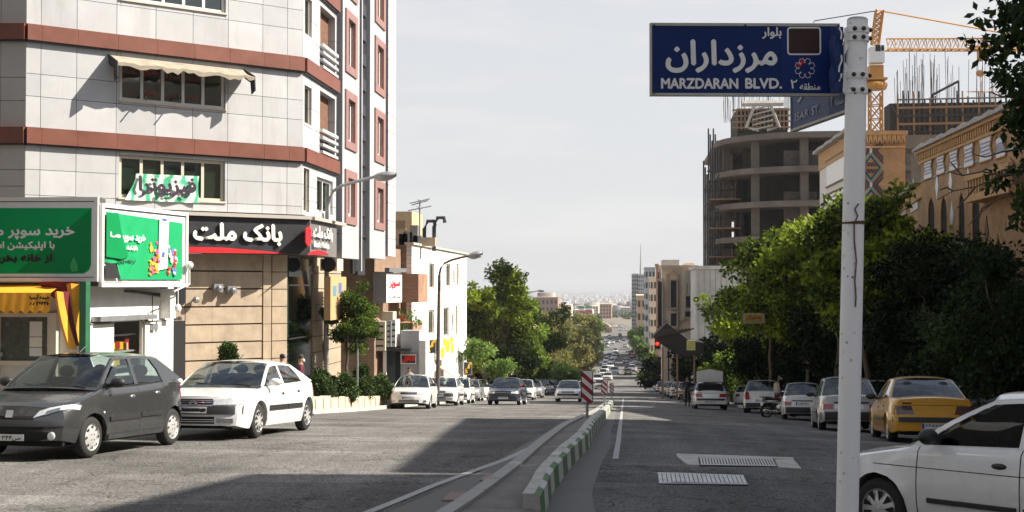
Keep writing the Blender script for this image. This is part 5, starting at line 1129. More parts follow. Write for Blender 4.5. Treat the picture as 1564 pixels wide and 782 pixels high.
# lower link wall
T3 = Face((15.0,70.7),(13.2,57.2)); lk_ = thing('brick_link_wall', 'lower ochre brick wall with tiled eaves between the tower and the arched building', 'building', (15,64,zg(64)))
z3 = T3.z_(1400,290); T3.piece('brick_wall', 0, T3.L, -3, 0, zg(64)-2, z3-.6, ybrick, lk_)
T3.piece('frieze', 0, T3.L, -.3, .15, z3-.6, z3, ybrick2, lk_)
for i in range(8): T3.piece('eave_tile', i*T3.L/8, (i+1)*T3.L/8-.2, -.3, .45, z3+.04*(i%2), z3+.2+.04*(i%2), grey_tile, lk_)
for x0,x1,y0,y1 in ((1372,1386,305,335),(1393,1404,300,325)): T3.piece('glazed_panel', T3.s_(x0), T3.s_(x1), 0, .06, T3.z_(x0,y1), T3.z_(x0,y0), tile_w, lk_)
blocker_m = M('blocker_grey', (.11,.115,.12), .9, var=.15)  # dark neutral grey, so the added unseen blocks bounce little light
# ---- big building out of frame that throws the shade over the avenue
nb = thing('corner_apartment_block', 'tall plain apartment block right of the frame beside the arched building', 'building', (22,25,zg(25)))
mb = MB(); mb.box(13.2,30,17.5,36.4,zg(36)-1,11.8); mb.prism([(14.2,17.4),(12.9,11.0),(12.9,4.0),(30,4.0),(30,17.4)], zg(36)-1, 14.2); mb.build('wall', travert2, nb)
FN = Face((13.2,36.4),(13.2,17.5))
for i in range(5):
    for k in range(4): window(FN, nb, 1.2+i*3.7, 3.2+i*3.7, -1.2+k*3.2, .6+k*3.2, 2, white_frame, curtain_dk, inner=.05)
for nm_, lab_, q_ in (('apartment_block','unseen dark grey apartment block added on the left kerb before the kiosk to cut sky light',(-30,-14.5,-45,24.5,15)),('apartment_block','unseen wide dark grey apartment block added behind the viewpoint to cut sky light',(-12,34,-48,-20,18))):  # unseen blocks added to hold sky light off the near road
    bb = thing(nm_, lab_, 'building', ((q_[0]+q_[1])/2,(q_[2]+q_[3])/2,zg(q_[2]))); mb = MB(); mb.box(*q_[:4],-4,q_[4]); mb.build('wall', blocker_m, bb)
    for i in range(12):
        for k in range(4):
            if q_[0] == -30: piece('window', (q_[1]+.02,q_[2]+4+i*5.4,0+k*3.4), (.1,1.8,1.6), 0, tile_w, bb)
            else: piece('window', (q_[0]+2+i*3.6,q_[3]+.02,0+k*3.6), (1.8,.1,1.6), 0, tile_w, bb)
# ---- unfinished round building
SY = 131; sk_ = thing('unfinished_round_building', 'bare concrete frame of an unfinished building with rounded corner and open floors', 'building', (18,132,zg(132)))
xL = at(1093,300,128).x; 
def plan(off=0, y0=120, y1=150, xr=36, r=9):
    x0 = xL+off; P = [(xr-off,y0+off),(xr-off,y1-off),(x0+3,y1-off),(x0,y1-off-3)]
    P += [(x0, y0+r+off)]; 
    for k in range(1,10): a = R(90*k/10); P.append((x0+r*(1-math.cos(a)), y0+off+r*(1-math.sin(a))))
    P.append((x0+r, y0+off)); return P
zsl = [at(1170,y,121).z for y in (203,254.7,307,360)]; dzs = (zsl[0]-zsl[3])/3; zsl += [zsl[3]-dzs*i for i in (1,2,3,4)]
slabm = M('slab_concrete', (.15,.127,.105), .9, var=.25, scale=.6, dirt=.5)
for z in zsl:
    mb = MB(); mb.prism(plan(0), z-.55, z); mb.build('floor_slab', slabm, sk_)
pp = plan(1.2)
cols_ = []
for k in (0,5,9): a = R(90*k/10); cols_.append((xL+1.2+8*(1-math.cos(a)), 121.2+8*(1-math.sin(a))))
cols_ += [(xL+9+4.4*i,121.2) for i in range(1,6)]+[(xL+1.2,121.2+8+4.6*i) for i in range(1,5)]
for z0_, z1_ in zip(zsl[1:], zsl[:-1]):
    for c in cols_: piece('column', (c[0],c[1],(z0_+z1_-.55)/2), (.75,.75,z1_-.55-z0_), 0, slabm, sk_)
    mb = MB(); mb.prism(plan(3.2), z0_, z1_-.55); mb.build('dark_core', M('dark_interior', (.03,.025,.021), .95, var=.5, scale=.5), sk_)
rr = random.Random(8); blk = M('block_infill', (.16,.13,.11), .95, extra=brick_extra((.12,.10,.08),(.085,.07,.055),(.05,.045,.04), 1.2, .5, .25))
for j, (z0_, z1_) in enumerate(zip(zsl[1:], zsl[:-1])):
    for i in range(5):
        if rr.random() < .85:
            x0 = xL+9.6+4.4*i-3.5; w = rr.uniform(2,3.6); h = (z1_-.55-z0_)*rr.choice((1,.6,1,.35)); piece('block_wall', (x0+w/2,121.9+.05*j,z0_+h/2), (w,.25,h), 0, blk, sk_)
    for i in range(3):
        if rr.random() < .75: piece('block_wall', (xL+2.4,130+4.6*i+1.8,z0_+(z1_-.55-z0_)/2), (.25,3.2,z1_-.55-z0_), 0, blk, sk_)
# top: formwork box, braces, rebar
p0, p1 = at(1126,199,124), at(1203,165,124); fw_ = M('formwork', (.045,.038,.03), .95, var=.6, scale=.9)
mb = MB(); mb.box(p0.x,p1.x,124,132,p0.z-1,p1.z); mb.build('formwork', fw_, sk_)
for i in range(14): x = p0.x+(p1.x-p0.x)*i/13; piece('formwork_stud', (x,123.9,(p0.z+p1.z)/2), (.14,.2,p1.z-p0.z), 0, conc_dark if i%3 else wood, sk_)
for i in range(4): piece('formwork_rail', ((p0.x+p1.x)/2,123.7,p0.z+(p1.z-p0.z)*(.1+.27*i)), (p1.x-p0.x+1,.14,.16), 0, wood, sk_)
mb = MB(); c = at(1165,199,123); tp = at(1165,158,123); 
for s_ in (-1,1): mb.tube([(c.x+s_*.4,123,c.z),(c.x+s_*1.6,123,c.z+.3),(c.x+s_*.7,123,tp.z)],.16,5)
mb.tube([(c.x-2,123,tp.z),(c.x+2,123,tp.z)],.3,6)
for i in range(5): mb.tube([(c.x-1,122.9,c.z+i*.5),(c.x+1,122.9,c.z+i*.5+.5)],.08,4)
mb.build('loading_hopper', conc_light, sk_)
def rebar(par, x0, x1, y, z, n, h, seed, name='rebar'):
    rnd = random.Random(seed); mb = MB()
    for i in range(n): x = rnd.uniform(x0,x1); hh = h*rnd.uniform(.45,1); yy = y+rnd.uniform(0,5); mb.tube([(x,yy,z-.5),(x+rnd.uniform(-.12,.12),yy,z+hh)], .022, 3, False)
    o = mb.build(name, M('rusty_steel',(.14,.11,.10),.8,var=.2), par); o['kind'] = 'stuff'
rebar(sk_, p0.x-1, p1.x+3, 126, p1.z, 60, 3.6, 1)
# scaffold on the left flank
sc_ = thing('scaffold', 'tall pipe scaffold on the street side of the unfinished round building', 'scaffold', (xL-2,128,zg(128))); pipe = M('scaffold_pipe',(.06,.055,.055),.6,.3,var=.1)
x_a, x_b = at(1081,300,129).x, at(1097,300,129).x; zt_s = at(1085,250,129).z; zb_s = at(1085,420,129).z
for i in range(3):
    for j in range(4):
        x = x_a+(x_b-x_a)*i/2; mb = MB(); mb.tube([(x,127+j*3,zb_s-8),(x,127+j*3,zt_s+(i-2)*-0.0+ (1.5 if i else -2)+j)], .09, 5); mb.build('upright', pipe, sc_)
n_ = 16
for k in range(n_):
    z = zb_s-4+(zt_s-zb_s+4)*k/n_; mb = MB(); mb.tube([(x_a-.2,127,z),(x_b+1.5,127,z)], .07, 4); mb.build('ledger', pipe, sc_)
    if k % 2: mb = MB(); mb.tube([(x_a,126.9,z),(x_b,126.9,z+1.6)], .06, 4); mb.build('brace', pipe, sc_)
for k in (3,6,9,12): piece('deck', ((x_a+x_b)/2+1,130,zb_s-4+(zt_s-zb_s+4)*k/n_), (x_b-x_a+2,8,.12), 0, wood, sc_)
# ---- second frame behind the brick building
S2 = thing('scaffolded_concrete_block', 'dark concrete block wrapped in timber scaffolding behind the ochre brick building', 'building', (28,98,zg(98)))
p0, p1 = at(1386,205,96), at(1540,205,96); zt2 = at(1420,156,96).z; zs2 = at(1420,208,96).z
mb = MB(); mb.box(p0.x-1.2,p1.x+4,96.4,98.6,zs2,zt2); mb.build('formwork', fw_, S2)
mb = MB(); mb.box(p0.x-.5,p1.x+4,95,99,zs2-1.0,zs2); mb.build('floor_slab', slabm, S2)
for k in range(1,6): mb = MB(); mb.box(p0.x-.2,p1.x+4,95,99,zs2-1-k*3.4,zs2-.5-k*3.4); mb.build('floor_slab', slabm, S2)
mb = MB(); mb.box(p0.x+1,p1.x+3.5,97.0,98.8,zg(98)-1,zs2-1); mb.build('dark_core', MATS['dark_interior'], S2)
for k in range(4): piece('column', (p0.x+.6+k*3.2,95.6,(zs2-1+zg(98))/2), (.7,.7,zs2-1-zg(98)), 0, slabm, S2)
x0 = at(1372,150,95).x
for i in range(27): x = x0+(p1.x+2-x0)*i/26; mb = MB(); mb.tube([(x,95.2,zs2),(x,95.2,zt2+rr.uniform(-.1,.9))], .07, 4); mb.build('scaffold_upright', pipe if i%3 else wood, S2)
for k in range(5): mb = MB(); z = zs2+.2+(zt2-zs2)*k/4.2; mb.tube([(x0,95.1,z),(p1.x+2,95.1,z+.1)], .085 if k in (1,3) else .06, 4); mb.build('scaffold_ledger', wood if k in (1,3) else pipe, S2)
for i in range(9): x = x0+.8+i*1.2; mb = MB(); mb.tube([(x,95.15,zs2),(x+(1.3 if i%2 else -1.3),95.15,zt2-.3)], .05, 4); mb.build('scaffold_brace', pipe, S2)
rebar(S2, at(1375,150,99).x, at(1440,150,99).x, 97, zt2, 46, 4.6, 2); rebar(S2, at(1440,150,99).x, at(1540,150,99).x, 97, zt2, 26, 4.2, 3)
mb = MB(); a, b = at(1424,145,98), at(1464,124,98); mb.tube([a,b], .1, 5); mb.tube([a,(a.x,98,zt2)],.08,5); mb.tube([b,(b.x,98,zt2)],.08,5); mb.build('boom', pipe, S2)
# ---- tower crane
cr = thing('tower_crane', 'orange lattice tower crane with white cab rising above the building sites', 'crane', (0,0,0)); CY = 140
og_c = M('crane_orange', (.52,.25,.05), .55, var=.15, scale=1, dirt=.2)
cxx = at(1337.5,195,CY).x; hw_ = 11/FPX*CY*.95; cr.location = (cxx,CY,zg(CY))
Z = lambda py, px=1338: at(px,py,CY).z
def lattice(nm, p0, p1, w, nb, rch=.11, rbr=.055, tri=False):
    d = (p1-p0); dn = d.normalized(); a = dn.cross(Vector((0,1,0)));  a = a.normalized() if a.length > .1 else Vector((1,0,0)); b = dn.cross(a).normalized(); mb = MB()
    cs = [(-1,-1),(1,-1),(1,1),(-1,1)] if not tri else [(-1,-1),(-1,1),(1,0)]
    crn = lambda k, t: p0+d*t+a*w*cs[k][0]+b*w*cs[k][1]
    for k in range(len(cs)): mb.tube([crn(k,0), crn(k,1)], rch, 5)
    mb.build(nm+'_chords', og_c, cr); mb = MB()
    for i in range(nb):
        t0, t1 = i/nb, (i+1)/nb; tm = (t0+t1)/2
        for k in range(len(cs)):
            j = (k+1)%len(cs)
            if tri: mb.tube([crn(k,t0), crn(j,tm)], rbr, 4, False); mb.tube([crn(j,tm), crn(k,t1)], rbr, 4, False)
            else: mb.tube([crn(k,t0), crn(j,t1)], rbr, 4, False); mb.tube([crn(j,t0), crn(k,t1)], rbr, 4, False); mb.tube([crn(k,t0), crn(j,t0)], rbr, 4, False)
    mb.build(nm+'_bracing', og_c, cr)
lattice('mast', Vector((cxx,CY,zg(CY))), Vector((cxx,CY,Z(140))), hw_*.82, 22)
mb = MB(); mb.lathe([(0,0),(1.15,0),(1.3,.35),(1.3,.6),(.9,.9),(0,.9)], (cxx,CY,Z(137)), n=16); mb.build('slewing_ring', og_c, cr)
mb = MB(); mb.cbox((cxx,CY,Z(122)),(2.2,2.2,.22)); mb.cbox((cxx,CY,Z(112)),(1.5,1.5,1.6)); mb.build('turntable', og_c, cr)
mb = MB(); c0, c1 = at(1329,96,CY-1.4), at(1350,72,CY-1.4); mb.box(c0.x,c1.x,CY-1.8,CY-.3,c0.z,c1.z); mb.build('cab', wpr, cr)
piece('cab_window', (at(1341,78,CY-1.81).x,CY-1.82,Z(78)), (.55,.05,.7), 0, black, cr); piece('cab_window', (at(1348,78,CY-1.81).x,CY-1.82,Z(78)), (.3,.05,.6), 0, black, cr)
lattice('tower_head', Vector((cxx,CY,Z(68))), Vector((cxx+.5,CY,Z(16))), hw_*.5, 6, .10)
jr = at(1345,66,CY); je = at(1565,72,CY); je = Vector((je.x+14,CY,je.z+.1))
lattice('jib', Vector((cxx+1.2,CY,Z(68)+.0)), je, .62, 34, .09, .05, True)
cj = at(1258,68,CY); lattice('counter_jib', Vector((cxx-1,CY,Z(69))), Vector((cj.x-2,CY,Z(69))), .35, 9, .09, .05)
mb = MB(); mb.cbox((cj.x-1,CY,Z(69)-1.4),(2,1.2,2.8)); mb.build('counterweight', conc_light, cr)
mb = MB(); mb.tube([(cxx+.4,CY,Z(16)), at(1540,52,CY), Vector((je.x-6,CY,je.z+.8))], .09, 5); mb.build('tie_bar', og_c, cr)
mb = MB(); mb.tube([(cxx+.4,CY,Z(16)), (cj.x-1,CY,Z(30)), (cj.x-2,CY,Z(66))], .06, 5); mb.build('tie_bar', dk_metal, cr)
tj = at(1497,80,CY); mb = MB(); mb.cbox((tj.x,CY,tj.z+.4),(1.9,1.2,.45)); mb.cbox((tj.x,CY,tj.z-.4),(.5,.8,1.1)); mb.build('trolley', og_c, cr)
hk = at(1496,112,CY); mb = MB()
for s_ in (-.25,.25): mb.tube([(tj.x+s_,CY,tj.z-.5),(tj.x+s_,CY,hk.z)], .03, 4)
mb.build('hoist_rope', dk_metal, cr); mb = MB(); mb.sphere((tj.x,CY,hk.z), .48, 10, 6, (1,.5,.8)); mb.tube([(tj.x,CY,hk.z),(tj.x,CY,hk.z-2.6)], .05, 4); mb.tube([(tj.x-1.4,CY,hk.z-2.0),(tj.x+3,CY,hk.z-2.1)], .06, 4); mb.build('hook_block', og_c, cr)
# ---- buildings further down on the right
def block(nm, lab, px0, px1, ytop, Y0, Y1, mat, xw=14, wins=None, frame=None, zfloor=None, cat='building', left_x=None):
    """px0..px1: span of the camera facing wall at Y0; street wall runs back to Y1"""
    a, b = at(px0, ytop, Y0), at(px1, ytop, Y0); t = thing(nm, lab, cat, ((a.x+b.x)/2,Y0+3,zg(Y0))); z1 = a.z; z0 = zg(Y1)-2
    mb = MB(); mb.box(a.x,b.x,Y0,Y1,z0,z1); mb.build('wall', mat, t)
    piece('parapet', ((a.x+b.x)/2,(Y0+Y1)/2,z1+.15), (b.x-a.x+.3,Y1-Y0+.3,.3), 0, mat, t)
    if wins:
        nx, nz, wm = wins; w = (b.x-a.x)/nx; Fh = (z1-zg(Y0))/nz
        for i in range(nx):
            for k in range(nz): piece('window', (a.x+w*(i+.5),Y0-.02,z1-Fh*(k+.55)), (w*.5,.12,Fh*.5), 0, wm, t)
        nl = max(2,int((Y1-Y0)/4)); 
        for i in range(min(nl,12)):
            for k in range(nz): piece('side_window', (a.x-.02,Y0+(Y1-Y0)*(i+.5)/min(nl,12),z1-Fh*(k+.55)), (.12,(Y1-Y0)/min(nl,12)*.5,Fh*.5), 0, wm, t)
    return t, a, b, z1
wd = M('far_window_dark', (.035,.04,.045), .3, var=.2)
greyw = M('bare_render', (.62,.60,.56), .9, var=.2, scale=.4, dirt=.4)
beige = M('beige_stone', (.72,.58,.43), .8, var=.12, scale=.5, dirt=.15); tanst = M('tan_stone', (.50,.37,.25), .85, var=.12); greyb = M('grey_tower_wall', (.34,.35,.37), .7, var=.1)
t, a, b, z1 = block('bare_party_wall_building', 'low building showing a blank grey rendered wall left of the unfinished frame', 1063, 1140, 411, 112, 122, greyw)
for i in range(9): piece('render_seam', (a.x+(b.x-a.x)*(i+.5)/9,111.97,(z1+zg(112))/2), (.08,.05,z1-zg(112)), 0, conc_light, t)
t, a, b, z1 = block('cream_stone_building', 'cream stone building with a tall rounded arch niche and slim columns', 1011, 1064, 409, 150, 155, beige, xw=12)
X_ = lambda px: at(px,400,150).x; Z_ = lambda py: at(1040,py,150).z
for x0,x1,y0,y1,m_ in ((1024,1033,431,462,tanst),(1024,1032,453,472,wd),(1025,1032,480,496,wd),(1047,1060,415,428,sign_white),(1047,1060,435,448,wd),(1049,1060,453,468,M('rust_window',(.2,.09,.04),.6,var=.4)),(1017,1021,418,470,tanst),(1036,1038,418,500,tanst),(1025,1032,472,480,tanst),(1012,1044,486,490,cream_frame),(1045,1063,449,451,cream_frame),(1045,1063,430,432,cream_frame)):
    piece('window' if m_ in (wd,) else 'facade_panel', ((X_(x0)+X_(x1))/2,149.9,(Z_(y0)+Z_(y1))/2), (X_(x1)-X_(x0),.3,Z_(y0)-Z_(y1)), 0, m_, t)
for x0,x1,y0,y1 in ((1024,1033,428,470),(1047,1060,433,450),(1047,1061,452,470),(1024,1033,478,498),(1004.5,1010.5,428,500),(1046,1062,475,484)):
    a_, b_ = X_(x0), X_(x1); 
    for q in ((a_-.12,a_,Z_(y1)-.12,Z_(y0)+.12),(b_,b_+.12,Z_(y1)-.12,Z_(y0)+.12),(a_-.12,b_+.12,Z_(y0),Z_(y0)+.14),(a_-.12,b_+.12,Z_(y1)-.14,Z_(y1))):
        piece('window_moulding', ((q[0]+q[1])/2,149.7,(q[2]+q[3])/2), (q[1]-q[0],.5,q[3]-q[2]), 0, cream_frame, t)
    piece('dark_window', ((a_+b_)/2,149.82,(Z_(y0)+Z_(y1))/2-.02), (b_-a_,.2,(Z_(y0)-Z_(y1))*.96), 0, M('deep_window',(.02,.018,.016),.4,var=.3), t)
for i in range(4): piece('slim_column', (X_(1047.5+i*4.1),149.7,Z_(432)), (.25,.3,Z_(412)-Z_(450)), 0, cream_frame, t)
F15 = Face((X_(1011),150),(X_(1064),150)); c_ = F15.s_(1028.5); mb = MB(); P = [(c_-.55,Z_(435)),(c_+.55,Z_(435))]+[(c_+.55*math.cos(q),Z_(423)+.8*math.sin(q)) for q in [i*math.pi/8 for i in range(9)]]; F15.poly(mb, P, 0, .2); mb.build('arch_niche', tanst, t)
for x0,x1,y0 in ((1013,1039,396),(1048,1062,401)): mb = MB(); mb.box(X_(x0),X_(x1),153,160,Z_(412),Z_(y0)); mb.build('roof_room', beige if x0>1040 else greyb, t)
block('orange_edged_building', 'narrow grey building edged with an orange strip beside the cream stone building', 1003.5, 1012, 408, 190, 196, greyb, wins=(2,7,wd)); 
t,a,b,z1 = block('orange_fin_wall', 'tall orange brown fin wall at the edge of the grey building', 1002, 1004.4, 406, 186, 187.5, M('orange_render',(.45,.20,.09),.8,var=.1))
block('tan_terrace_building', 'tan stone building with balconies further down on the right', 993, 1003, 425, 235, 248, beige, wins=(2,8,wd))
block('grey_glass_building', 'grey building with light blue rooftop behind the tan stone building', 985, 1001, 410, 300, 320, greyb, wins=(3,9,wd))
block('dark_brown_flats', 'brown low flats in front of the twin grey towers', 973, 986, 453, 330, 380, tanst, wins=(2,5,wd))
block('grey_tower_block', 'left grey high rise tower standing far down the avenue', 965, 975, 419, 520, 545, M('pale_tower',(.42,.42,.42),.8,var=.1), wins=(3,16,wd))
block('grey_tower_block', 'right grey high rise tower with dark balconies far down the avenue', 975.5, 985, 420, 500, 530, greyb, wins=(3,16,wd))
mb = MB(); p = at(978.5,372,505); mb.tube([(p.x,505,at(978,420,505).z),(p.x,505,p.z)], [.45,.08], 4); solo('telecom_mast', mb, metal, 'very thin mast rising from the far grey towers', 'mast')
# dark tin canopy, banners on right pavement
cp = thing('corrugated_canopy', 'torn dark corrugated canopy leaning over the right pavement', 'canopy', (at(1040,520,100).x,100,zg(100)))
pq = [(997,515),(1018,493),(1030,503),(1052,520),(1075,524),(1075,540),(1040,545),(1008,525)]; Fc = Face((at(990,520,98).x,98),(at(1100,520,98).x,98)); mb = MB(); Fc.pxpoly(mb, pq[::-1], -3.5, 0); mb.build('sheet', M('dark_tin',(.022,.02,.018),.8,var=.5,scale=3), cp)
for x in (1012,1034,1060): p = Fc.s_(x); Fc.piece('post', p-.07, p+.07, -.4, -.26, zg(98), Fc.z_(x,530), wood, cp)
for i in range(9): mb = MB(); x = 1000+i*5.5; mb.tube([at(x,517-i*1.2,97.9),at(x+16,503-i*.2,97.9)], .05, 4); mb.build('batten', M('dark_wood',(.07,.05,.035),.85,var=.3), cp)
t, F, a, b = board2('yellow_notice_board', 'small pale yellow notice board hanging under the dark canopy', 'sign', 1049,1062,520,535,92,M('pale_yellow',(.50,.46,.16),.7,var=.1))
for q in range(4): F.piece('text_line', .1, F.L-.1, 0, .01, a+.14+q*.15, a+.18+q*.15, M('olive_ink',(.2,.2,.08),.7,var=0), t)
t, F, a, b = board2('ochre_shop_sign', 'ochre shop sign half hidden in the trees on the right', 'sign', 1136,1168,479,494,63,M('ochre_sign',(.45,.26,.03),.6,var=.15),metal); put(F,t,'رستوران',(.15,.85,.35,.9,a,b),.01,M('brown_ink',(.16,.05,.02),.6,var=0),.01); put(F,t,'ایران',(.3,.8,.1,.3,a,b),.01,M('green_ink',(.05,.15,.04),.6,var=0),.01)
t, F, a, b = board2('blue_road_sign', 'pale blue overhead road sign far down the avenue', 'sign', 966,977,502,506,420,M('road_sign_blue',(.08,.25,.5),.5,var=0))
t, F, a, b = board2('blue_road_sign', 'small square blue sign among the far trees', 'sign', 984,989,484,489,300,M('road_sign_blue',(.08,.25,.5),.5,var=0))
tl = thing('traffic_light', 'dark traffic light showing two red lamps on the right side of the avenue', 'traffic light', (at(1004,560,135).x,135,zg(135)))
p = at(1004,520,135); mb = MB(); mb.tube([(p.x+1.2,135,zg(135)),(p.x+1.2,135,p.z+1.3),(p.x,135,p.z+1.4)], .09, 6); mb.build('pole', dk_metal, tl)
mb = MB(); mb.box(p.x-.28,p.x+.28,134.8,135.1,p.z-.9,p.z+.8); mb.build('housing', black, tl)
em = bpy.data.materials.new('red_lamp'); em.use_nodes = True; em.node_tree.nodes['Principled BSDF'].inputs['Emission Color'].default_value = (1,.02,.01,1); em.node_tree.nodes['Principled BSDF'].inputs['Emission Strength'].default_value = 3; em.node_tree.nodes['Principled BSDF'].inputs['Base Color'].default_value = (.5,.01,.01,1)
for y in (518,525): q = at(1004,y,134.7); mb = MB(); mb.sphere(q, .17, 10, 6, (1,.4,1)); mb.build('red_lamp', em, tl)
# ---- striped delineator boards on the median
def delin(lab, x0,x1,y0,y1,ybase,ns):
    b = gat((x0+x1)/2, ybase, .14); Y = b.y; p0, p1 = at(x0,y0,Y), at(x1,y1,Y); t = thing('chevron_board', lab, 'road sign', (b.x,Y,zg(Y)+.13), 'striped boards on the median')
    F = Face((p0.x,Y),(p1.x,Y)); w = F.L; z0, z1 = p1.z, p0.z; h = z1-z0
    mb = MB(); F.poly(mb, [(.05,z0),(w-.05,z0),(w,z0+.05),(w,z1-.05),(w-.05,z1),(.05,z1),(0,z1-.05),(0,z0+.05)], -.03, -.002); mb.build('board', blackp, t)
    m_ = w*.07; mb = MB(); F.poly(mb, [(m_,z0+m_),(w-m_,z0+m_),(w-m_,z1-m_),(m_,z1-m_)], -.002, .002); mb.build('white_face', sign_white, t)
    st = (h-2*m_)/ns; sl_ = w*.75
    for i in range(-1, ns+1):
        zA = z1-m_-i*st*1.0
        if i % 2 == 0:
            P = [(m_,zA),(w-m_,zA-sl_),(w-m_,zA-sl_-st),(m_,zA-st)]; lo, hi = z0+m_, z1-m_; Q = []
            def clip(P, zlim, up):
                O = []
                for k in range(len(P)):
                    a, b_ = P[k], P[(k+1)%len(P)]; ina = (a[1] <= zlim) if up else (a[1] >= zlim); inb = (b_[1] <= zlim) if up else (b_[1] >= zlim)
                    if ina: O.append(a)
                    if ina != inb: tt = (zlim-a[1])/(b_[1]-a[1]); O.append((a[0]+(b_[0]-a[0])*tt, zlim))
                return O
            Q = clip(clip(P, hi, True), lo, False) if P else []
            if len(Q) > 2: mb = MB(); F.poly(mb, Q[::-1], .002, .006); mb.build('red_stripe', red_paint, t)
    mb = MB(); xm = (p0.x+p1.x)/2; mb.tube([(xm,Y+.05,zg(Y)),(xm,Y+.05,z1-.1)], .035, 8); mb.build('post', metal, t)
delin('largest red and white striped board on the near part of the median', 887,906,565,616,641,6)
delin('middle red and white striped board on the median', 918,928,579,603,621,6)
delin('smallest red and white striped board at the far end of the median', 931,937.5,585,600,610,6)
# ================================================================ CARS
from mathutils.bvhtree import BVHTree
def car_paint(name, col, metal_=0, rough=.28, coat=.7, dirt=.06): return M('car_paint_'+name, col, rough, metal_, var=.03, scale=2, coat=coat, dirt=dirt)
cw_ = car_paint('white', (.72,.72,.70)); cgrey = car_paint('dark_grey', (.075,.078,.08), .6, .26); csil = car_paint('silver', (.42,.43,.44), .5, .32)
cyel = car_paint('yellow', (.62,.30,.01), 0, .35); cnavy = car_paint('navy', (.03,.04,.07), .3); cblk = car_paint('black', (.015,.015,.017), .1); cbeige = car_paint('beige', (.50,.46,.38), .2)
cgreen = car_paint('green', (.10,.14,.10), .3); cred = car_paint('red', (.35,.03,.02)); cblue = car_paint('blue', (.04,.12,.30))
cglass = glass_mat('car_glass', (.52,.60,.58), .06, .02); cglass_d = glass_mat('car_glass_dark', (.05,.06,.06), .05, .03)
rubber = M('rubber', (.018,.017,.016), .85, var=.2, scale=12); trimb = M('black_trim', (.022,.022,.023), .5, var=.1); chrome = M('chrome', (.7,.7,.7), .18, 1, var=0)
hubm = M('hubcap_silver', (.52,.52,.51), .38, .4, var=.08, scale=20, dirt=.1); lampg = M('lamp_glass', (.62,.63,.62), .12, .25, var=.2, scale=30, coat=1); lampi = M('lamp_inner', (.30,.31,.33), .15, .8, var=.3, scale=25)
redl = M('tail_lamp', (.30,.012,.012), .18, var=.1, coat=1); redl2 = M('dark_tail_lamp', (.05,.010,.010), .2, var=.1, coat=1); orl = M('indicator', (.6,.22,.03), .2, var=.1, coat=1)
intm = M('car_interior', (.030,.030,.032), .85, var=.2); seatm = M('seat_fabric', (.055,.055,.06), .95, var=.2, scale=10); plate_m = M('plate_white', (.66,.66,.64), .5, var=.03); plate_b = M('plate_blue', (.03,.06,.35), .5, var=0)
gapm = M('panel_gap', (.008,.008,.008), .9, var=0)
def lerp_tab(tab, x):
    for (a, b), (c, d) in zip(tab[:-1], tab[1:]):
        if x <= c: t = (x-a)/(c-a) if c > a else 0; t = min(max(t,0),1); return b+(d-b)*t
    return tab[-1][1]
def wheel_mb(r, w, style, det=1):
    n = 28 if det else 14; ty = MB(); ty.lathe([(r*.66,-w/2),(r*.80,-w/2-.004),(r*.95,-w/2+.012),(r,-w/2+.035),(r,w/2-.035),(r*.95,w/2-.012),(r*.80,w/2+.004),(r*.66,w/2)], axis='y', n=n)
    rim = MB(); rim.lathe([(r*.68,w/2-.01),(r*.66,w/2+.002),(r*.60,w/2-.02),(r*.48,w/2-.012),(r*.30,w/2+.006),(r*.12,w/2+.004),(0,w/2+.008)], axis='y', n=n)
    hol = MB()
    if style == 'holes':
        for k in range(8):
            a = R(45*k); c = (r*.52*math.cos(a), w/2-.010, r*.52*math.sin(a)); P = [(c[0]+r*.085*math.cos(q)*math.cos(a)-r*.065*math.sin(q)*math.sin(a), w/2+.004, c[2]+r*.085*math.cos(q)*math.sin(a)+r*.065*math.sin(q)*math.cos(a)) for q in [i*math.pi/5 for i in range(10)]]
            hol.add(P, [tuple(range(10))[::-1]])
        for k in range(4): a = R(90*k+45); hol.add([(r*.18*math.cos(a)+.012*math.cos(q), w/2+.010, r*.18*math.sin(a)+.012*math.sin(q)) for q in [i for i in (0,1.5,3,4.5)]], [(3,2,1,0)])
    else:
        nsp = 9 if style == 'multi' else 5
        for k in range(nsp):
            a0, a1 = 2*math.pi*(k+.22)/nsp, 2*math.pi*(k+.78)/nsp
            P = [(r*q*math.cos(a), w/2+.007, r*q*math.sin(a)) for q, a in ((.26,(a0+a1)/2-.05),(.60,a0),(.61,(a0+a1)/2),(.60,a1),(.26,(a0+a1)/2+.05))]; hol.add(P, [(4,3,2,1,0)])
    return ty, rim, hol
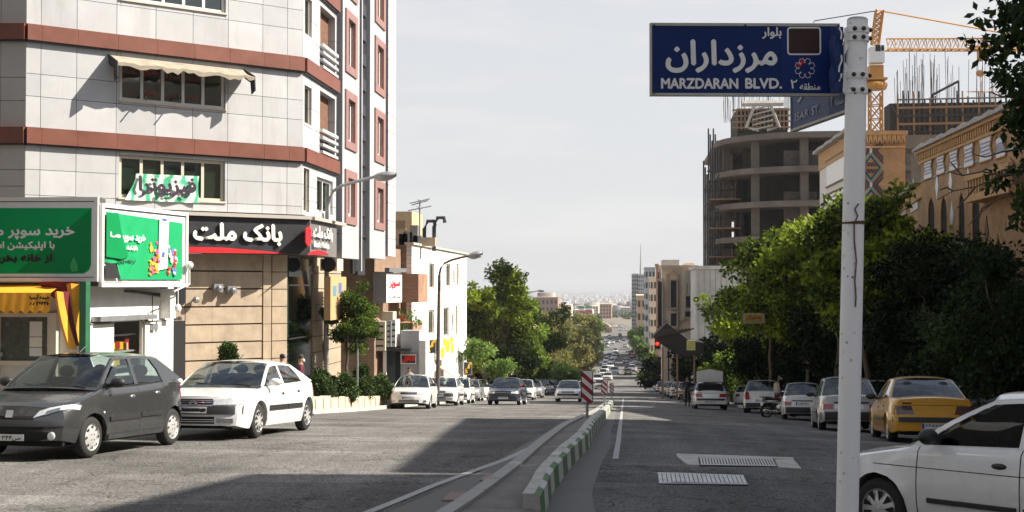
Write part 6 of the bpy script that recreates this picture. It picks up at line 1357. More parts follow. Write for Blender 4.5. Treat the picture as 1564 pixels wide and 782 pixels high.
def make_car(name, S, label, full=True, group=None):
    L_, Wd, Ht, wb, fo, r = S['L'], S['W'], S['H'], S['wb'], S['fo'], S['r']; hw = Wd/2; X = lambda d: L_/2-d
    root = thing(name, label, S.get('cat','car'), (0,0,0), group); paint_ = S['paint']
    bf_, br_ = S.get('bow',(.14,.10)); top = S['top']; sill = S.get('sill',.20); A0, A1, C1, C0 = S['A'][0], S['A'][1], S['C'][0], S['C'][1]
    wd_ = [fo, fo+wb]; ra = r+.055
    nf = S.get('nose', [(.0,-.10),(.22,-.02),(.42,.0),(.55,-.015),(.62,-.05),(.75,-.09),(1.1,-.16)]); nr = S.get('tail', [(.0,-.10),(.25,-.02),(.45,0),(.60,-.02),(.62,-.04),(1.0,-.07),(1.3,-.15)])
    ds = {bf_, L_-br_}
    for c in wd_:
        for k in range(0, 9): ds.add(c+ra*math.cos(math.pi*k/8))
        ds.add(c-ra-.004); ds.add(c+ra+.004)
    for q in [bf_+.03, bf_+.08, bf_+.18, bf_+.32, bf_+.5, L_-br_-.03, L_-br_-.08, L_-br_-.18, L_-br_-.32]: ds.add(q)
    q = bf_+.5
    while q < L_-br_-.4: ds.add(q); q += .24
    for t in top: 
        if bf_ < t[0] < L_-br_: ds.add(t[0])
    dr = S['doors']; gaps = []
    for g in dr: ds.add(g-.006); ds.add(g+.006)
    ds = {round(d,4) for d in ds}; ds = sorted(ds); dd = [ds[0]]
    for d in ds[1:]:
        if d-dd[-1] > .003: dd.append(d)
    def hwid(d):
        w = hw
        t = max(0, 1-(d-bf_)/.75); w -= .13*t**2.6
        t = max(0, 1-(L_-br_-d)/.75); w -= .10*t**2.4
        return w
    def zbot(d):
        for c in wd_:
            if abs(d-c) <= ra+.0005: return r+math.sqrt(max(0, ra*ra-(d-c)**2))
        if d < fo-ra: return sill-.01+.06*max(0, 1-(d-bf_)/.3)
        if d > fo+wb+ra: return sill+.03+.05*max(0, 1-(L_-br_-d)/.3)
        return sill
    def off(z, zt, d):
        o = .05*max(0,(.46-z)/.26)**2+.055*min(1,max(0,(z-.5)/(zt-.5)))**2.2
        for c in wd_:
            q = math.hypot(d-c, z-r)-ra; o -= .016*math.exp(-(q/.05)**2)
        return o
    fr = [0, 0, .12, .3, .5, .68, .82, .93, 1.0]
    def pt(d, y, z, w):
        gF = max(0, 1-(d-bf_)/.7)**1.5; gR = max(0, 1-(L_-br_-d)/.6)**1.5; b = 1-min(1,(abs(y)/max(w,.01)))**2.4
        return (X(d)+gF*(bf_*b+lerp_tab(nf,z)*max(0,1-(d-bf_)/.25))-gR*(br_*b+lerp_tab(nr,z)*max(0,1-(L_-br_-d)/.2)), y, z)
    rows = []
    crown = S.get('crown', .045)
    for d in dd:
        w = hwid(d); zb, zt = zbot(d), lerp_tab(top, d); row = []
        for j, f in enumerate(fr):
            z = zb+(zt-zb)*f; y = w-off(z, zt, d)-(.0 if j else .22); 
            if j == len(fr)-1: y -= .03
            row.append((y, z))
        ye = row[-1][0]
        for q in (.93,.915,.6,.3,0): row.append((ye*q, zt+crown*(1-q*q)*(1 if d < A0+.1 or d > C0-.1 else 1)))
        rows.append((d, w, row))
    nj = len(rows[0][2]); meshes = {}
    V = []; idx = {}
    for i, (d, w, row) in enumerate(rows):
        for sd in (1, -1):
            for j, (y, z) in enumerate(row):
                if sd == -1 and j == nj-1: idx[(i,j,-1)] = idx[(i,j,1)]; continue
                idx[(i,j,sd)] = len(V); V.append(pt(d, sd*y, z, w))
    body = MB(); body.v = V; bon = MB(); boot = MB(); doors = {}
    def addf(mbx, f): mbx.f.append(f); mbx.mi.append(mbx.cur)
    for m_ in (bon, boot): m_.v = V
    for i in range(len(rows)-1):
        d0, d1 = rows[i][0], rows[i+1][0]; dm = (d0+d1)/2; isgap = any(abs(dm-g) < .005 for g in dr)
        for sd in (1,-1):
            for j in range(nj-1):
                f = (idx[(i,j,sd)], idx[(i+1,j,sd)], idx[(i+1,j+1,sd)], idx[(i,j+1,sd)])
                if sd == 1: f = f[::-1]
                if j >= 8 and A0+.02 < dm < C0-.02: continue                    # open under the cabin
                if j >= 9 and j == 9 and (dm < A0 or (dm > C0 and S['kind'] != 'hatch')) and (dm > bf_+.1): body.cur = 1; addf(body, f); body.cur = 0; continue
                if isgap and 2 <= j <= 7: body.cur = 1; addf(body, f); body.cur = 0; continue
                if j >= 10 and dm <= A0 and full: addf(bon, f); continue
                if j >= 10 and dm >= C0 and full and S['kind'] != 'hatch': addf(boot, f); continue
                if full and 1 <= j <= 7 and dr[0] < dm < dr[-1]:
                    k = sum(1 for g in dr if dm > g); key = (k, sd); doors.setdefault(key, MB()); doors[key].v = V; addf(doors[key], f); continue
                addf(body, f)
    for e, i in ((0, 0), (1, len(rows)-1)):                                    # end caps
        d, w, row = rows[i]; n_ = 12
        zs = [row[j] for j in range(1, nj-5)]
        P = []
        for (y, z) in zs:
            P.append([pt(d, y*(1-2*k/n_), z, w) for k in range(n_+1)])
        P.append([pt(d, row[nj-5][0]*(1-2*k/n_), lerp_tab(top,d)+crown*(1-(1-2*k/n_)**2), w) for k in range(n_+1)])
        k0 = len(body.v) if body.v is not V else None
        b2 = MB(); b2.grid(P if e else [q[::-1] for q in P]); cap = b2
        base = len(V); 
        body.v = V  # shared list: append cap verts
        V.extend(b2.v); 
        for f in b2.f: addf(body, tuple(base+q for q in f[::-1]))
    def compact(mbx):
        used = sorted({q for f in mbx.f for q in f}); mp_ = {q:k for k, q in enumerate(used)}; o = MB(); o.v = [mbx.v[q] for q in used]; o.f = [tuple(mp_[q] for q in f) for f in mbx.f]; o.mi = mbx.mi; return o
    bvh = BVHTree.FromPolygons([Vector(v) for v in V], body.f+bon.f+boot.f+[f for m_ in doors.values() for f in m_.f])
    OUT = MB() if not full else None; omats = [paint_, gapm, cglass_d, rubber, hubm, trimb, lampg, redl, plate_m]
    def emit(nm, mbx, mats, parent=root, sm=40, lab=None):
        if full: return mbx.build(nm, mats, parent, lab, local=True, smooth=sm)
        mats = mats if isinstance(mats, list) else [mats]; 
        for f, q in zip(mbx.f, mbx.mi):
            mt = mats[q]; OUT.cur = omats.index(mt) if mt in omats else 5; OUT.add([mbx.v[v] for v in f], [tuple(range(len(f)))])
        OUT.cur = 0; return root
    bo = emit('body', compact(body), [paint_, gapm], sm=38)
    if full:
        emit('bonnet', compact(bon), paint_)
        if boot.f and not S.get('open_boot'): emit('boot_lid', compact(boot), paint_)
    def decal(nm, pts, dirn, mat, n=5, m=3, o=.006, parent=root, thick=.0, lab=None):
        dirn = Vector(dirn).normalized(); P = []; pts = [Vector(p) for p in pts]
        for i in range(n+1):
            row = []
            for j in range(m+1):
                p = (pts[0].lerp(pts[1], i/n)).lerp(pts[3].lerp(pts[2], i/n), j/m); h = bvh.ray_cast(p-dirn*1.5, dirn, 3)
                if h[0] is None: h = bvh.find_nearest(p)
                row.append(h[0]-dirn*o)
            P.append(row)
        mbx = MB(); mbx.grid(P); k = len(mbx.v); Q = [[p+dirn*(o+.012) for p in row] for row in P]
        bd = [(i,0) for i in range(n+1)]+[(n,j) for j in range(1,m+1)]+[(i,m) for i in range(n-1,-1,-1)]+[(0,j) for j in range(m-1,0,-1)]
        for (a, b) in bd: mbx.v.append(tuple(Q[a][b]))
        nb_ = len(bd)
        for q in range(nb_):
            a, b = bd[q], bd[(q+1)%nb_]; mbx.f.append((a[0]*(m+1)+a[1], b[0]*(m+1)+b[1], k+(q+1)%nb_, k+q)); mbx.mi.append(0)
        return emit(nm, mbx, mat, parent, 50, lab)
    Fx, Rx = X(0), X(L_)
    def front(nm, y0, y1, z0, z1, mat, zi=None, o=.008, parent=root, n=8, m=3, lab=None): zi = zi or (z0,z1); return decal(nm, [(Fx,y0,z0),(Fx,y1,zi[0]),(Fx,y1,zi[1]),(Fx,y0,z1)], (-1,0,0), mat, n, m, o, parent, lab=lab)
    def rear(nm, y0, y1, z0, z1, mat, zi=None, o=.008, parent=root, n=8, m=3, lab=None): zi = zi or (z0,z1); return decal(nm, [(Rx,y0,z0),(Rx,y1,zi[0]),(Rx,y1,zi[1]),(Rx,y0,z1)], (1,0,0), mat, n, m, o, parent, lab=lab)
    def side(nm, sd, d0, d1, z0, z1, mat, zi=None, o=.008, parent=root, n=6, m=2): zi = zi or (z0,z1); return decal(nm, [(X(d0),sd*hw,z0),(X(d1),sd*hw,zi[0]),(X(d1),sd*hw,zi[1]),(X(d0),sd*hw,z1)], (0,-sd,0), mat, n, m, o, parent)
    if full:
        for (k, sd), m_ in doors.items():
            dpart = emit('door', compact(m_), paint_)
            dh = dr[k]-.20; zz = lerp_tab(top, dh)-.15
            hm = MB(); yb_ = hw-.03; hm.lathe_s((X(dh), sd*(yb_), zz), .085, 10, 6, (1.0,.35,.34)); emit('handle', hm, S.get('handle', paint_), dpart)
    # ---- cabin
    zb_ = lambda d: lerp_tab(top, d)
    yb = hwid((A0+C0)/2)-.055-.03; ty_ = S.get('tumble', .20); yr = yb-ty_; zA1, zC1 = Ht-.055, Ht-S.get('rdrop',.075)
    zroof = lambda d: (Ht-.03)-(.03+.0)*((d-(A1+C1)/2)/((C1-A1)/2))**2*(1.3 if d > (A1+C1)/2 else 1)
    def sy(d, z):
        zb0 = zb_(min(max(d, A0+.01), C0-.01)); zt0 = zroof(min(max(d,A1),C1)); t = min(1, max(0, (z-zb0)/(zt0-zb0))); return yb-(yb-yr)*(t**1.25)
    cab = MB()
    def sp(poly, sd, inn=.035, o=0, mbx=cab):
        n_ = len(poly); vo = [(X(d), sd*(sy(d,z)+o), z) for d, z in poly]; vi = [(X(d), sd*(sy(d,z)+o-inn), z) for d, z in poly]
        fs = [tuple(range(n_)), tuple(range(n_,2*n_))[::-1]]+[(i,n_+i,n_+(i+1)%n_,(i+1)%n_) for i in range(n_)]
        mbx.add(vo+vi, fs)
    # arc of the side roof rail
    def rail(d): return zroof(d)-.035
    Atop, Ctop = (A1, rail(A1)), (C1, rail(C1)); pw = S.get('pillar', .07); B = S['B']; Cw = S['Cw']         # B pillar d, rear window end (base, top)
    ed = lambda t, P, Q: (P[0]+(Q[0]-P[0])*t, P[1]+(Q[1]-P[1])*t)
    Ab = (A0, zb_(A0)); Cb = (C0, zb_(C0))
    for sd in (1,-1):
        nA = 6
        for i in range(nA): 
            a, b = ed(i/nA, Ab, Atop), ed((i+1)/nA, Ab, Atop); bulge = lambda t: .035*math.sin(math.pi*t)
            a = (a[0]-bulge(i/nA)*.6, a[1]+bulge(i/nA)*.5); b = (b[0]-bulge((i+1)/nA)*.6, b[1]+bulge((i+1)/nA)*.5)
            sp([a, (a[0]+pw*1.25, a[1]), (b[0]+pw*1.1, b[1]), b], sd)
        nR = 8
        for i in range(nR):
            d0 = A1+(C1-A1)*i/nR; d1 = A1+(C1-A1)*(i+1)/nR; sp([(d0,rail(d0)-.035),(d1,rail(d1)-.035),(d1,rail(d1)+.005),(d0,rail(d0)+.005)], sd)
        zr0 = rail(B)
        sp([(B-.045,zb_(B)),(B+.055,zb_(B)),(B+.05,zr0-.02),(B-.035,zr0-.02)], sd, .04, .003)
        cw0, cw1 = Cw
        mid = ((cw0+cw1)/2+.05*0, (zb_(C0)+rail(C1))/2)
        sp([(cw0,zb_(cw0)),(C0,zb_(C0)),ed(.5,Cb,Ctop),(C1,rail(C1)),(cw1,rail(min(cw1,C1))-.035), ((cw0+cw1)/2+.02,(zb_(cw0)+rail(min(cw1,C1)))/2)], sd)
        sp([(A0+.05,zb_(A0)),(cw0,zb_(cw0)),(cw0,zb_(cw0)+.025),(A0+.09,zb_(A0)+.025)], sd, .03, .006)
    roofp = MB(); P = []
    def fb(y, w): return .10*(1-(y/w)**2)
    for i in range(11):
        d = A1+(C1-A1)*i/10; row = []
        for k in range(13):
            q = -1+2*k/12; y = q*(yr+.012); e = abs(q)**6
            dd_ = d-(fb(y,yr)*(1-i/10)**2)+(fb(y,yr)*.7*(i/10)**3); row.append((X(dd_), y, zroof(d)+.035*(1-q*q)-.028*e))
        P.append(row)
    roofp.grid([p[::-1] for p in P]); 
    cabm = MB(); cabm.add(cab.v, cab.f); cabm.add(roofp.v, roofp.f); emit('roof', cabm, paint_, sm=35)
    def screen(da, za, db, zb2, ya, yb2, bow_a, bow_b, mat, nm, sgn):
        P = []
        for i in range(7):
            t = i/6; row = []
            for k in range(11):
                q = -1+2*k/10; w = ya+(yb2-ya)*t; y = q*w; bw = (bow_a+(bow_b-bow_a)*t)*(1-q*q); d = da+(db-da)*t; z = za+(zb2-za)*t+.03*math.sin(math.pi*t)
                row.append((X(d-sgn*bw), y, z))
            P.append(row)
        mbx = MB(); mbx.grid(P); return emit(nm, mbx, mat, sm=60)
    gm = cglass if full else cglass_d
    screen(A0+.02, zb_(A0)+crown*.0+.0, A1+.01, zroof(A1)+.006, yb-.03, yr-.0, .17, .10, gm, 'windscreen', 1)
    screen(C0-.02, zb_(C0-.02)+.01, C1-.01, zroof(C1)+.006, yb-.03, yr-.0, .10, .07, gm, 'rear_window', -1)
    # cowl and black surround
    cb_ = MB(); Pc = []
    for k in range(11): q = -1+2*k/10; y = q*(yb-.01); Pc.append([(X(A0+.03-.17*(1-q*q))+.07, y, zb_(A0)-.0+crown*(1-q*q)*.9+.004), (X(A0+.03-.17*(1-q*q))-.06, y, zb_(A0)+.045+crown*(1-q*q)*.2)])
    cb_.grid(Pc); emit('cowl', cb_, trimb)
    for sd in (1,-1):
        for (poly) in ([(A0+.13,zb_(A0)+.02),(B-.04,zb_(B)+.02),(B-.03,rail(B)-.03),(A1+pw+.02,rail(A1)-.03)], [(B+.05,zb_(B)+.02),(Cw[0]+.01,zb_(Cw[0])+.02),((Cw[0]+Cw[1])/2+.03,(zb_(Cw[0])+rail(min(Cw[1],C1)))/2),(min(Cw[1]+.01,C1),rail(min(Cw[1],C1))-.03),(B+.045,rail(B)-.03)]):
            gmb = MB(); Pg = []
            q0, q1, q2, q3 = (poly[0], poly[1], poly[-2], poly[-1]) if len(poly) == 4 else (poly[0], poly[1], poly[3], poly[4])
            for i_ in range(9):
                u_ = i_/8; row_ = []
                for j_ in range(7):
                    v_ = j_/6; d_ = (q0[0]*(1-u_)+q1[0]*u_)*(1-v_)+(q3[0]*(1-u_)+q2[0]*u_)*v_; z_ = (q0[1]*(1-u_)+q1[1]*u_)*(1-v_)+(q3[1]*(1-u_)+q2[1]*u_)*v_
                    row_.append((X(d_), sd*(sy(d_, z_)-.012), z_))
                Pg.append(row_)
            gmb.grid(Pg if sd == 1 else [r_[::-1] for r_ in Pg]); emit('side_window', gmb, gm if S.get('side_glass') is None else S['side_glass'])
    # ---- wheels
    ty, rim, hol = wheel_mb(r, S.get('tw',.185), S.get('rim','holes'), full)
    for d in wd_:
        for sd in (1,-1):
            def place(mbx): o = MB(); o.v = [(X(d)+v[0], sd*(hw-.115+v[1]), r+v[2]) for v in mbx.v]; o.f = [f if sd == 1 else f[::-1] for f in mbx.f]; o.mi = mbx.mi; return o
            wp = emit('wheel', place(ty), rubber, sm=40); rp = emit('rim', place(rim), S.get('hub', hubm), wp, sm=40); 
            if full: emit('rim_openings', place(hol), gapm, wp)
    ub = MB(); ub.box(X(L_)+.22, X(0)-.25, -hw+.27, hw-.27, .19, .62); ub.box(X(fo+wb-ra-.02), X(fo+ra+.02), -hw+.09, hw-.09, .20, .36); emit('underbody', ub, gapm)
    if full:
        it = MB(); it.box(X(C0+ (.0 if S['kind']!='hatch' else 0)), X(A0-.05), -hw+.12, hw-.12, .36, .42); it.box(X(A0+.30), X(A0-.12), -hw+.13, hw-.13, .42, zb_(A0)-.03); 
        it.box(X(C0)+.0, X(C0)+.35, -yb+.05, yb-.05, .42, zb_(C0)-.04); ip = emit('interior', it, intm)
        for sd in (1,-1):
            for (d, wseat) in ((B-.35,.50),(B+.62,.56)):
                s_ = MB(); s_.hexa([(X(d)-.0,sd*.36-wseat/2,.42),(X(d)+.48,sd*.36-wseat/2,.42),(X(d)+.48,sd*.36+wseat/2,.42),(X(d),sd*.36+wseat/2,.42),(X(d)-.02,sd*.36-wseat/2,.60),(X(d)+.5,sd*.36-wseat/2,.62),(X(d)+.5,sd*.36+wseat/2,.62),(X(d)-.02,sd*.36+wseat/2,.60)])
                w2 = wseat*.46; s_.hexa([(X(d)-.10,sd*.36-w2,.56),(X(d)+.06,sd*.36-w2,.56),(X(d)+.06,sd*.36+w2,.56),(X(d)-.10,sd*.36+w2,.56),(X(d)-.28,sd*.36-w2*.8,1.10),(X(d)-.16,sd*.36-w2*.8,1.12),(X(d)-.16,sd*.36+w2*.8,1.12),(X(d)-.28,sd*.36+w2*.8,1.10)])
                sq = emit('seat', s_, seatm); hr = MB(); hr.lathe_s((X(d)-.25, sd*.36, 1.20), .13, 10, 6, (.45,1,.75)); emit('headrest', hr, seatm, sq)
        sw = MB(); c_ = Vector((X(A0+.50), .36, .90)); sw.tube([c_+Vector((-.04*math.sin(a)-.0,.185*math.cos(a),.17*math.sin(a))) for a in [i*math.pi/9 for i in range(19)]], .016, 6, False); sw.lathe_s(tuple(c_), .06, 8, 5, (.5,1,1)); sw.tube([c_,c_+Vector((.3,0,-.12))], .03, 6); sw.tube([c_+Vector((0,-.18,0)),c_+Vector((0,.18,0))], .014, 5); emit('steering_wheel', sw, intm, ip)
        mm = MB(); mm.lathe_s((X(A1+.12), 0, Ht-.17), .11, 8, 5, (.3,1,.42)); emit('rear_view_mirror', mm, intm)
        wp_ = MB()
        for y0, y1 in ((.15,.62),(-.45,.05)): wp_.tube([(X(A0-.06),y1,zb_(A0)+.05),(X(A0+.03),y0,zb_(A0)+.09)], .012, 5)
        emit('wiper', wp_, trimb)
    for sd in (1,-1):
        dmx = A0+.30; mb_ = MB(); mb_.lathe_s((X(dmx), sd*(yb+.15), zb_(dmx)+.085), .12, 12, 8, (.55,1,.62)); mb_.tube([(X(dmx),sd*(yb-.01),zb_(dmx)+.04),(X(dmx),sd*(yb+.1),zb_(dmx)+.06)], .03, 6); emit('wing_mirror', mb_, S.get('mirror', trimb), sm=60)
    ctx = dict(root=root, front=front, rear=rear, side=side, decal=decal, emit=emit, X=X, hw=hw, L=L_, zb=zb_, r=r, yb=yb, Fx=Fx, Rx=Rx, S=S, full=full, Ht=Ht, C0=C0, C1=C1, A1=A1, dr=dr)
    S['feat'](ctx)
    if not full:
        o = OUT.build('body_shell', omats, root, local=True, smooth=38); 
    return root
def plate(c, z, text, rearp=False, w=.52, h=.11, y=0):
    f = c['rear'] if rearp else c['front']; p = f('number_plate', y-w/2, y+w/2, z, z+h, plate_m, o=.022, n=4, m=1)
    if not c['full']: return
    sgn = -1 if rearp else 1
    # lettering a hair proud of the plate
    x = (min if rearp else max)(v.co.x for v in p.data.vertices)+sgn*.003
    u = Vector((0, 1, 0))*(1 if sgn > 0 else -1)
    mb = MB(); O = Vector((x, y-(w/2-.07)*sgn*1.0, z+h*.18)); letter(mb, text, O, u, Vector((sgn,0,0)), w-.10, h*.62, .002); mb.build('lettering', black, p, local=True)
    mb = MB(); mb.box(x-.001, x+.001, y-sgn*(w/2)-(0 if sgn>0 else .045), y-sgn*(w/2)+(.045 if sgn>0 else 0), z+.004, z+h-.004); mb.build('blue_strip', plate_b, p, local=True)
def feat_206(c):
    f, hw = c['front'], c['hw']
    f('lower_grille', -.58, .58, .27, .40, gapm, o=.006); f('bumper_strip', -.74, .74, .475, .555, trimb, o=.022, n=14); f('grille', -.50, .50, .40, .475, gapm, o=.010)
    f('upper_grille', -.36, .36, .575, .618, gapm, o=.010); f('bumper_lip', -.62, .62, .235, .262, c['S']['paint'], o=.02)
    for s in (1,-1):
        h = c['decal']('headlight', [(c['Fx']-.02,s*.36,.615),(c['Fx']-.40,s*.84,.73),(c['Fx']-.44,s*.84,.80),(c['Fx']-.10,s*.42,.70)], (-1,-.35*s,-.45), lampg, 8, 4, .012)
        if c['full']: c['decal']('lamp_reflector', [(c['Fx']-.08,s*.50,.645),(c['Fx']-.22,s*.66,.69),(c['Fx']-.24,s*.66,.74),(c['Fx']-.12,s*.52,.70)], (-1,-.35*s,-.45), lampi, 4, 3, .016, h)
        fo_ = MB(); fo_.lathe([(0,.03),(.035,.03),(.055,.02),(.06,0)], (c['X'](.13),s*.60,.345), 'x', 14); c['emit']('fog_lamp', fo_, lampg)
        c['side']('side_moulding', s, c['dr'][0]+.06, c['dr'][1]-.01, .50, .56, trimb, o=.02); c['side']('side_moulding', s, c['dr'][1]+.02, c['dr'][2]-.12, .515, .575, trimb, o=.02)
        c['side']('side_indicator', s, c['dr'][0]-.14, c['dr'][0]-.09, .62, .65, lampg, o=.014, n=2, m=1)
        c['side']('sill_trim', s, c['dr'][0]+.02, c['dr'][2]-.10, .215, .30, c['S']['paint'], o=.03)
        c['decal']('tail_light', [(c['Rx'],s*.60,.75),(c['Rx']+.12,s*.84,.75),(c['Rx']+.16,s*.84,1.0),(c['Rx']+.04,s*.66,1.0)], (1,-.6*s,0), redl, 5, 3, .012)
    f('badge_lion', -.055, .055, .60, .70, chrome, o=.03, n=3, m=3)
    plate(c, .26, 'ص۶۸۳۴۴', w=.50); plate(c, .5, 'ص۶۸۳۴۴', True)
    if c['full']: a = MB(); a.tube([(c['X'](c['A1']+.12),0,c['Ht']),(c['X'](c['A1']+.30),0,c['Ht']+.10)], .008, 5); c['emit']('aerial', a, trimb)
def feat_xantia(c):
    f = c['front']; f('bumper_strip', -.80, .80, .44, .585, trimb, o=.02, n=14); f('grille', -.33, .33, .61, .70, gapm, o=.012)
    for z in (.635,.665): f('grille_bar', -.32, .32, z, z+.010, chrome, o=.018)
    for s in (-1,1): 
        c['decal']('badge_chevron', [(c['Fx'],s*.075,.63),(c['Fx'],s*.075,.648),(c['Fx'],0,.69),(c['Fx'],0,.668)], (-1,0,0), chrome, 2, 2, .026)
        c['decal']('badge_chevron', [(c['Fx'],s*.075,.60),(c['Fx'],s*.075,.618),(c['Fx'],0,.66),(c['Fx'],0,.638)], (-1,0,0), chrome, 2, 2, .026)
        c['decal']('headlight', [(c['Fx'],s*.36,.61),(c['Fx']-.18,s*.80,.61),(c['Fx']-.22,s*.80,.715),(c['Fx']-.03,s*.38,.705)], (-1,-.25*s,-.2), lampg, 6, 3, .014)
        c['decal']('indicator', [(c['Fx']-.18,s*.79,.61),(c['Fx']-.30,s*.86,.61),(c['Fx']-.32,s*.86,.715),(c['Fx']-.22,s*.80,.715)], (-1,-.9*s,-.1), orl if 0 else lampg, 3, 3, .012)
        f('fog_lamp', s*.42, s*.68, .30, .37, lampi, o=.012); c['side']('side_moulding', s, c['dr'][0]+.02, c['dr'][1]-.01, .47, .56, trimb, o=.02); c['side']('side_moulding', s, c['dr'][1]+.01, c['dr'][2]-.04, .47, .56, trimb, o=.02)
        c['decal']('tail_light', [(c['Rx'],s*.5,.68),(c['Rx']+.1,s*.82,.68),(c['Rx']+.1,s*.82,.84),(c['Rx'],s*.5,.84)], (1,-.3*s,0), redl, 5, 2, .012)
    f('lower_grille', -.38, .38, .28, .40, gapm, o=.008)
    for z in (.31,.345): f('grille_bar', -.37, .37, z, z+.012, c['S']['paint'], o=.014)
    plate(c, .46, 'ق۶۵۸۷۷', w=.50); 
    if c['full']: a = MB(); a.tube([(c['X'](c['A1']+.12),0,c['Ht']),(c['X'](c['A1']+.35),0,c['Ht']+.09)], .008, 5); c['emit']('aerial', a, trimb)
def feat_kia(c):
    f = c['front']; f('grille', -.34, .34, .60, .69, lampi, o=.012); f('grille_bar', -.33, .33, .64, .65, gapm, o=.018); f('lower_grille', -.42, .42, .27, .37, gapm, o=.008)
    for z in (.295,.33): f('grille_bar', -.41, .41, z, z+.014, hubm, o=.016)
    for s in (-1,1):
        c['decal']('headlight', [(c['Fx'],s*.40,.60),(c['Fx']-.22,s*.80,.63),(c['Fx']-.32,s*.80,.75),(c['Fx']-.08,s*.46,.72)], (-1,-.3*s,-.35), lampg, 6, 3, .014); f('fog_lamp', s*.60, s*.72, .28, .36, lampi, o=.014)
        c['decal']('tail_light', [(c['Rx'],s*.5,.70),(c['Rx']+.1,s*.80,.70),(c['Rx']+.1,s*.80,.86),(c['Rx'],s*.5,.86)], (1,-.3*s,0), redl, 5, 2, .012)
    plate(c, .41, 'ب۴۷۲۱۱', w=.5)
def feat_405(c):
    f, rr_ = c['front'], c['rear']; f('bumper_strip', -.80, .80, .40, .54, trimb, o=.02, n=14); f('grille', -.40, .40, .58, .67, gapm, o=.012); f('grille_bar', -.39, .39, .62, .632, chrome, o=.018)
    rr_('bumper_strip', -.80, .80, .46, .56, trimb, o=.03, n=14); rr_('boot_line', -.62, .62, .80, .806, gapm, o=.004, n=10, m=1)
    rd = c['S'].get('tail_mat', redl2)
    for s in (-1,1):
        c['decal']('headlight', [(c['Fx'],s*.42,.58),(c['Fx']-.10,s*.80,.58),(c['Fx']-.13,s*.80,.68),(c['Fx']-.02,s*.42,.68)], (-1,-.2*s,-.1), lampg, 6, 3, .014); c['decal']('indicator', [(c['Fx']-.1,s*.79,.58),(c['Fx']-.25,s*.86,.58),(c['Fx']-.25,s*.86,.68),(c['Fx']-.13,s*.8,.68)], (-1,-.9*s,0), orl, 3, 2, .012)
        c['decal']('tail_light', [(c['Rx'],s*.40,.62),(c['Rx']+.06,s*.80,.62),(c['Rx']+.06,s*.80,.79),(c['Rx'],s*.46,.79)], (1,-.15*s,0), rd, 6, 3, .014)
        c['side']('side_moulding', s, c['dr'][0]+.02, c['dr'][1]-.01, .47, .53, trimb, o=.018); c['side']('side_moulding', s, c['dr'][1]+.01, c['dr'][2]-.04, .47, .53, trimb, o=.018)
    plate(c, .30, 'ج۲۴۵۳۳'); plate(c, .33, 'ج۲۴۵۳۳', True)
    if c['full']:
        tx = MB(); x = c['Rx']-.004; 
        p = c['rear']('badge_lettering', .44, .62, .83, .855, gapm, o=.012, n=3, m=1)
def feat_pride(c):
    f, rr_ = c['front'], c['rear']; f('bumper_strip', -.76, .76, .38, .50, trimb, o=.03, n=12); f('grille', -.36, .36, .56, .63, gapm, o=.012)
    rr_('bumper_strip', -.76, .76, .30, .52, trimb, o=.05, n=14, m=4); rr_('plate_recess', -.30, .42, .60, .72, wpr, o=.006); rr_('boot_garnish', -.44, .44, .735, .775, trimb, o=.015)
    for s in (-1,1):
        c['decal']('headlight', [(c['Fx'],s*.38,.55),(c['Fx']-.08,s*.74,.55),(c['Fx']-.10,s*.74,.65),(c['Fx']-.02,s*.38,.65)], (-1,-.2*s,-.1), lampg, 5, 3, .014)
        c['decal']('tail_light', [(c['Rx'],s*.46,.58),(c['Rx']+.06,s*.77,.58),(c['Rx']+.06,s*.77,.72),(c['Rx'],s*.46,.72)], (1,-.2*s,0), redl, 5, 2, .014)
        c['side']('side_moulding', s, c['dr'][0]+.02, c['dr'][2]-.04, .46, .51, trimb, o=.018)
    plate(c, .60, 'د۸۵۲۶۹', True, w=.50, y=.04); plate(c, .34, 'د۸۵۲۶۹')
def feat_tiba(c):
    feat_kia(c)
    for s in (-1,1): c['side']('side_moulding', s, c['dr'][0]+.12, c['dr'][1]-.03, .40, .445, trimb, o=.018); c['side']('side_moulding', s, c['dr'][1]+.04, c['dr'][2]-.2, .40, .445, trimb, o=.018); c['side']('crease', s, c['dr'][0]-.5, c['dr'][2]-.05, .705, .712, gapm, o=.003, n=20, m=1)
def feat_suv(c):
    f, rr_ = c['front'], c['rear']; rr_('bumper_strip', -.74, .74, .30, .50, trimb, o=.04, n=12)
    for s in (-1,1):
        c['decal']('tail_light', [(c['Rx'],s*.58,.66),(c['Rx']+.1,s*.84,.66),(c['Rx']+.14,s*.80,1.12),(c['Rx']+.06,s*.66,1.12)], (1,-.5*s,0), redl, 4, 6, .014)
        c['decal']('headlight', [(c['Fx'],s*.42,.64),(c['Fx']-.2,s*.80,.66),(c['Fx']-.25,s*.80,.80),(c['Fx']-.05,s*.46,.76)], (-1,-.3*s,-.3), lampg, 5, 3, .014)
    plate(c, .56, 'م۷۳۴۵۵', True); f('grille', -.4, .4, .52, .64, gapm, o=.012)
H206 = dict(kind='hatch', L=3.83, W=1.72, H=1.50, wb=2.44, fo=.79, r=.292, sill=.23, top=[(0,.64),(.14,.69),(.30,.76),(.60,.84),(1.0,.945),(1.12,.97),(2.2,.99),(3.0,1.03),(3.55,1.07),(3.83,1.02)], A=(1.0,1.66), C=(3.04,3.60), doors=[1.16,2.12,2.90], B=2.12, Cw=(2.96,2.78), paint=cgrey, bow=(.20,.14), feat=feat_206, rim='holes', tumble=.19, pillar=.075, handle=chrome, rdrop=.09,
   nose=[(0,-.14),(.22,-.03),(.42,.0),(.52,-.01),(.60,-.05),(.70,-.08),(1.1,-.16)])
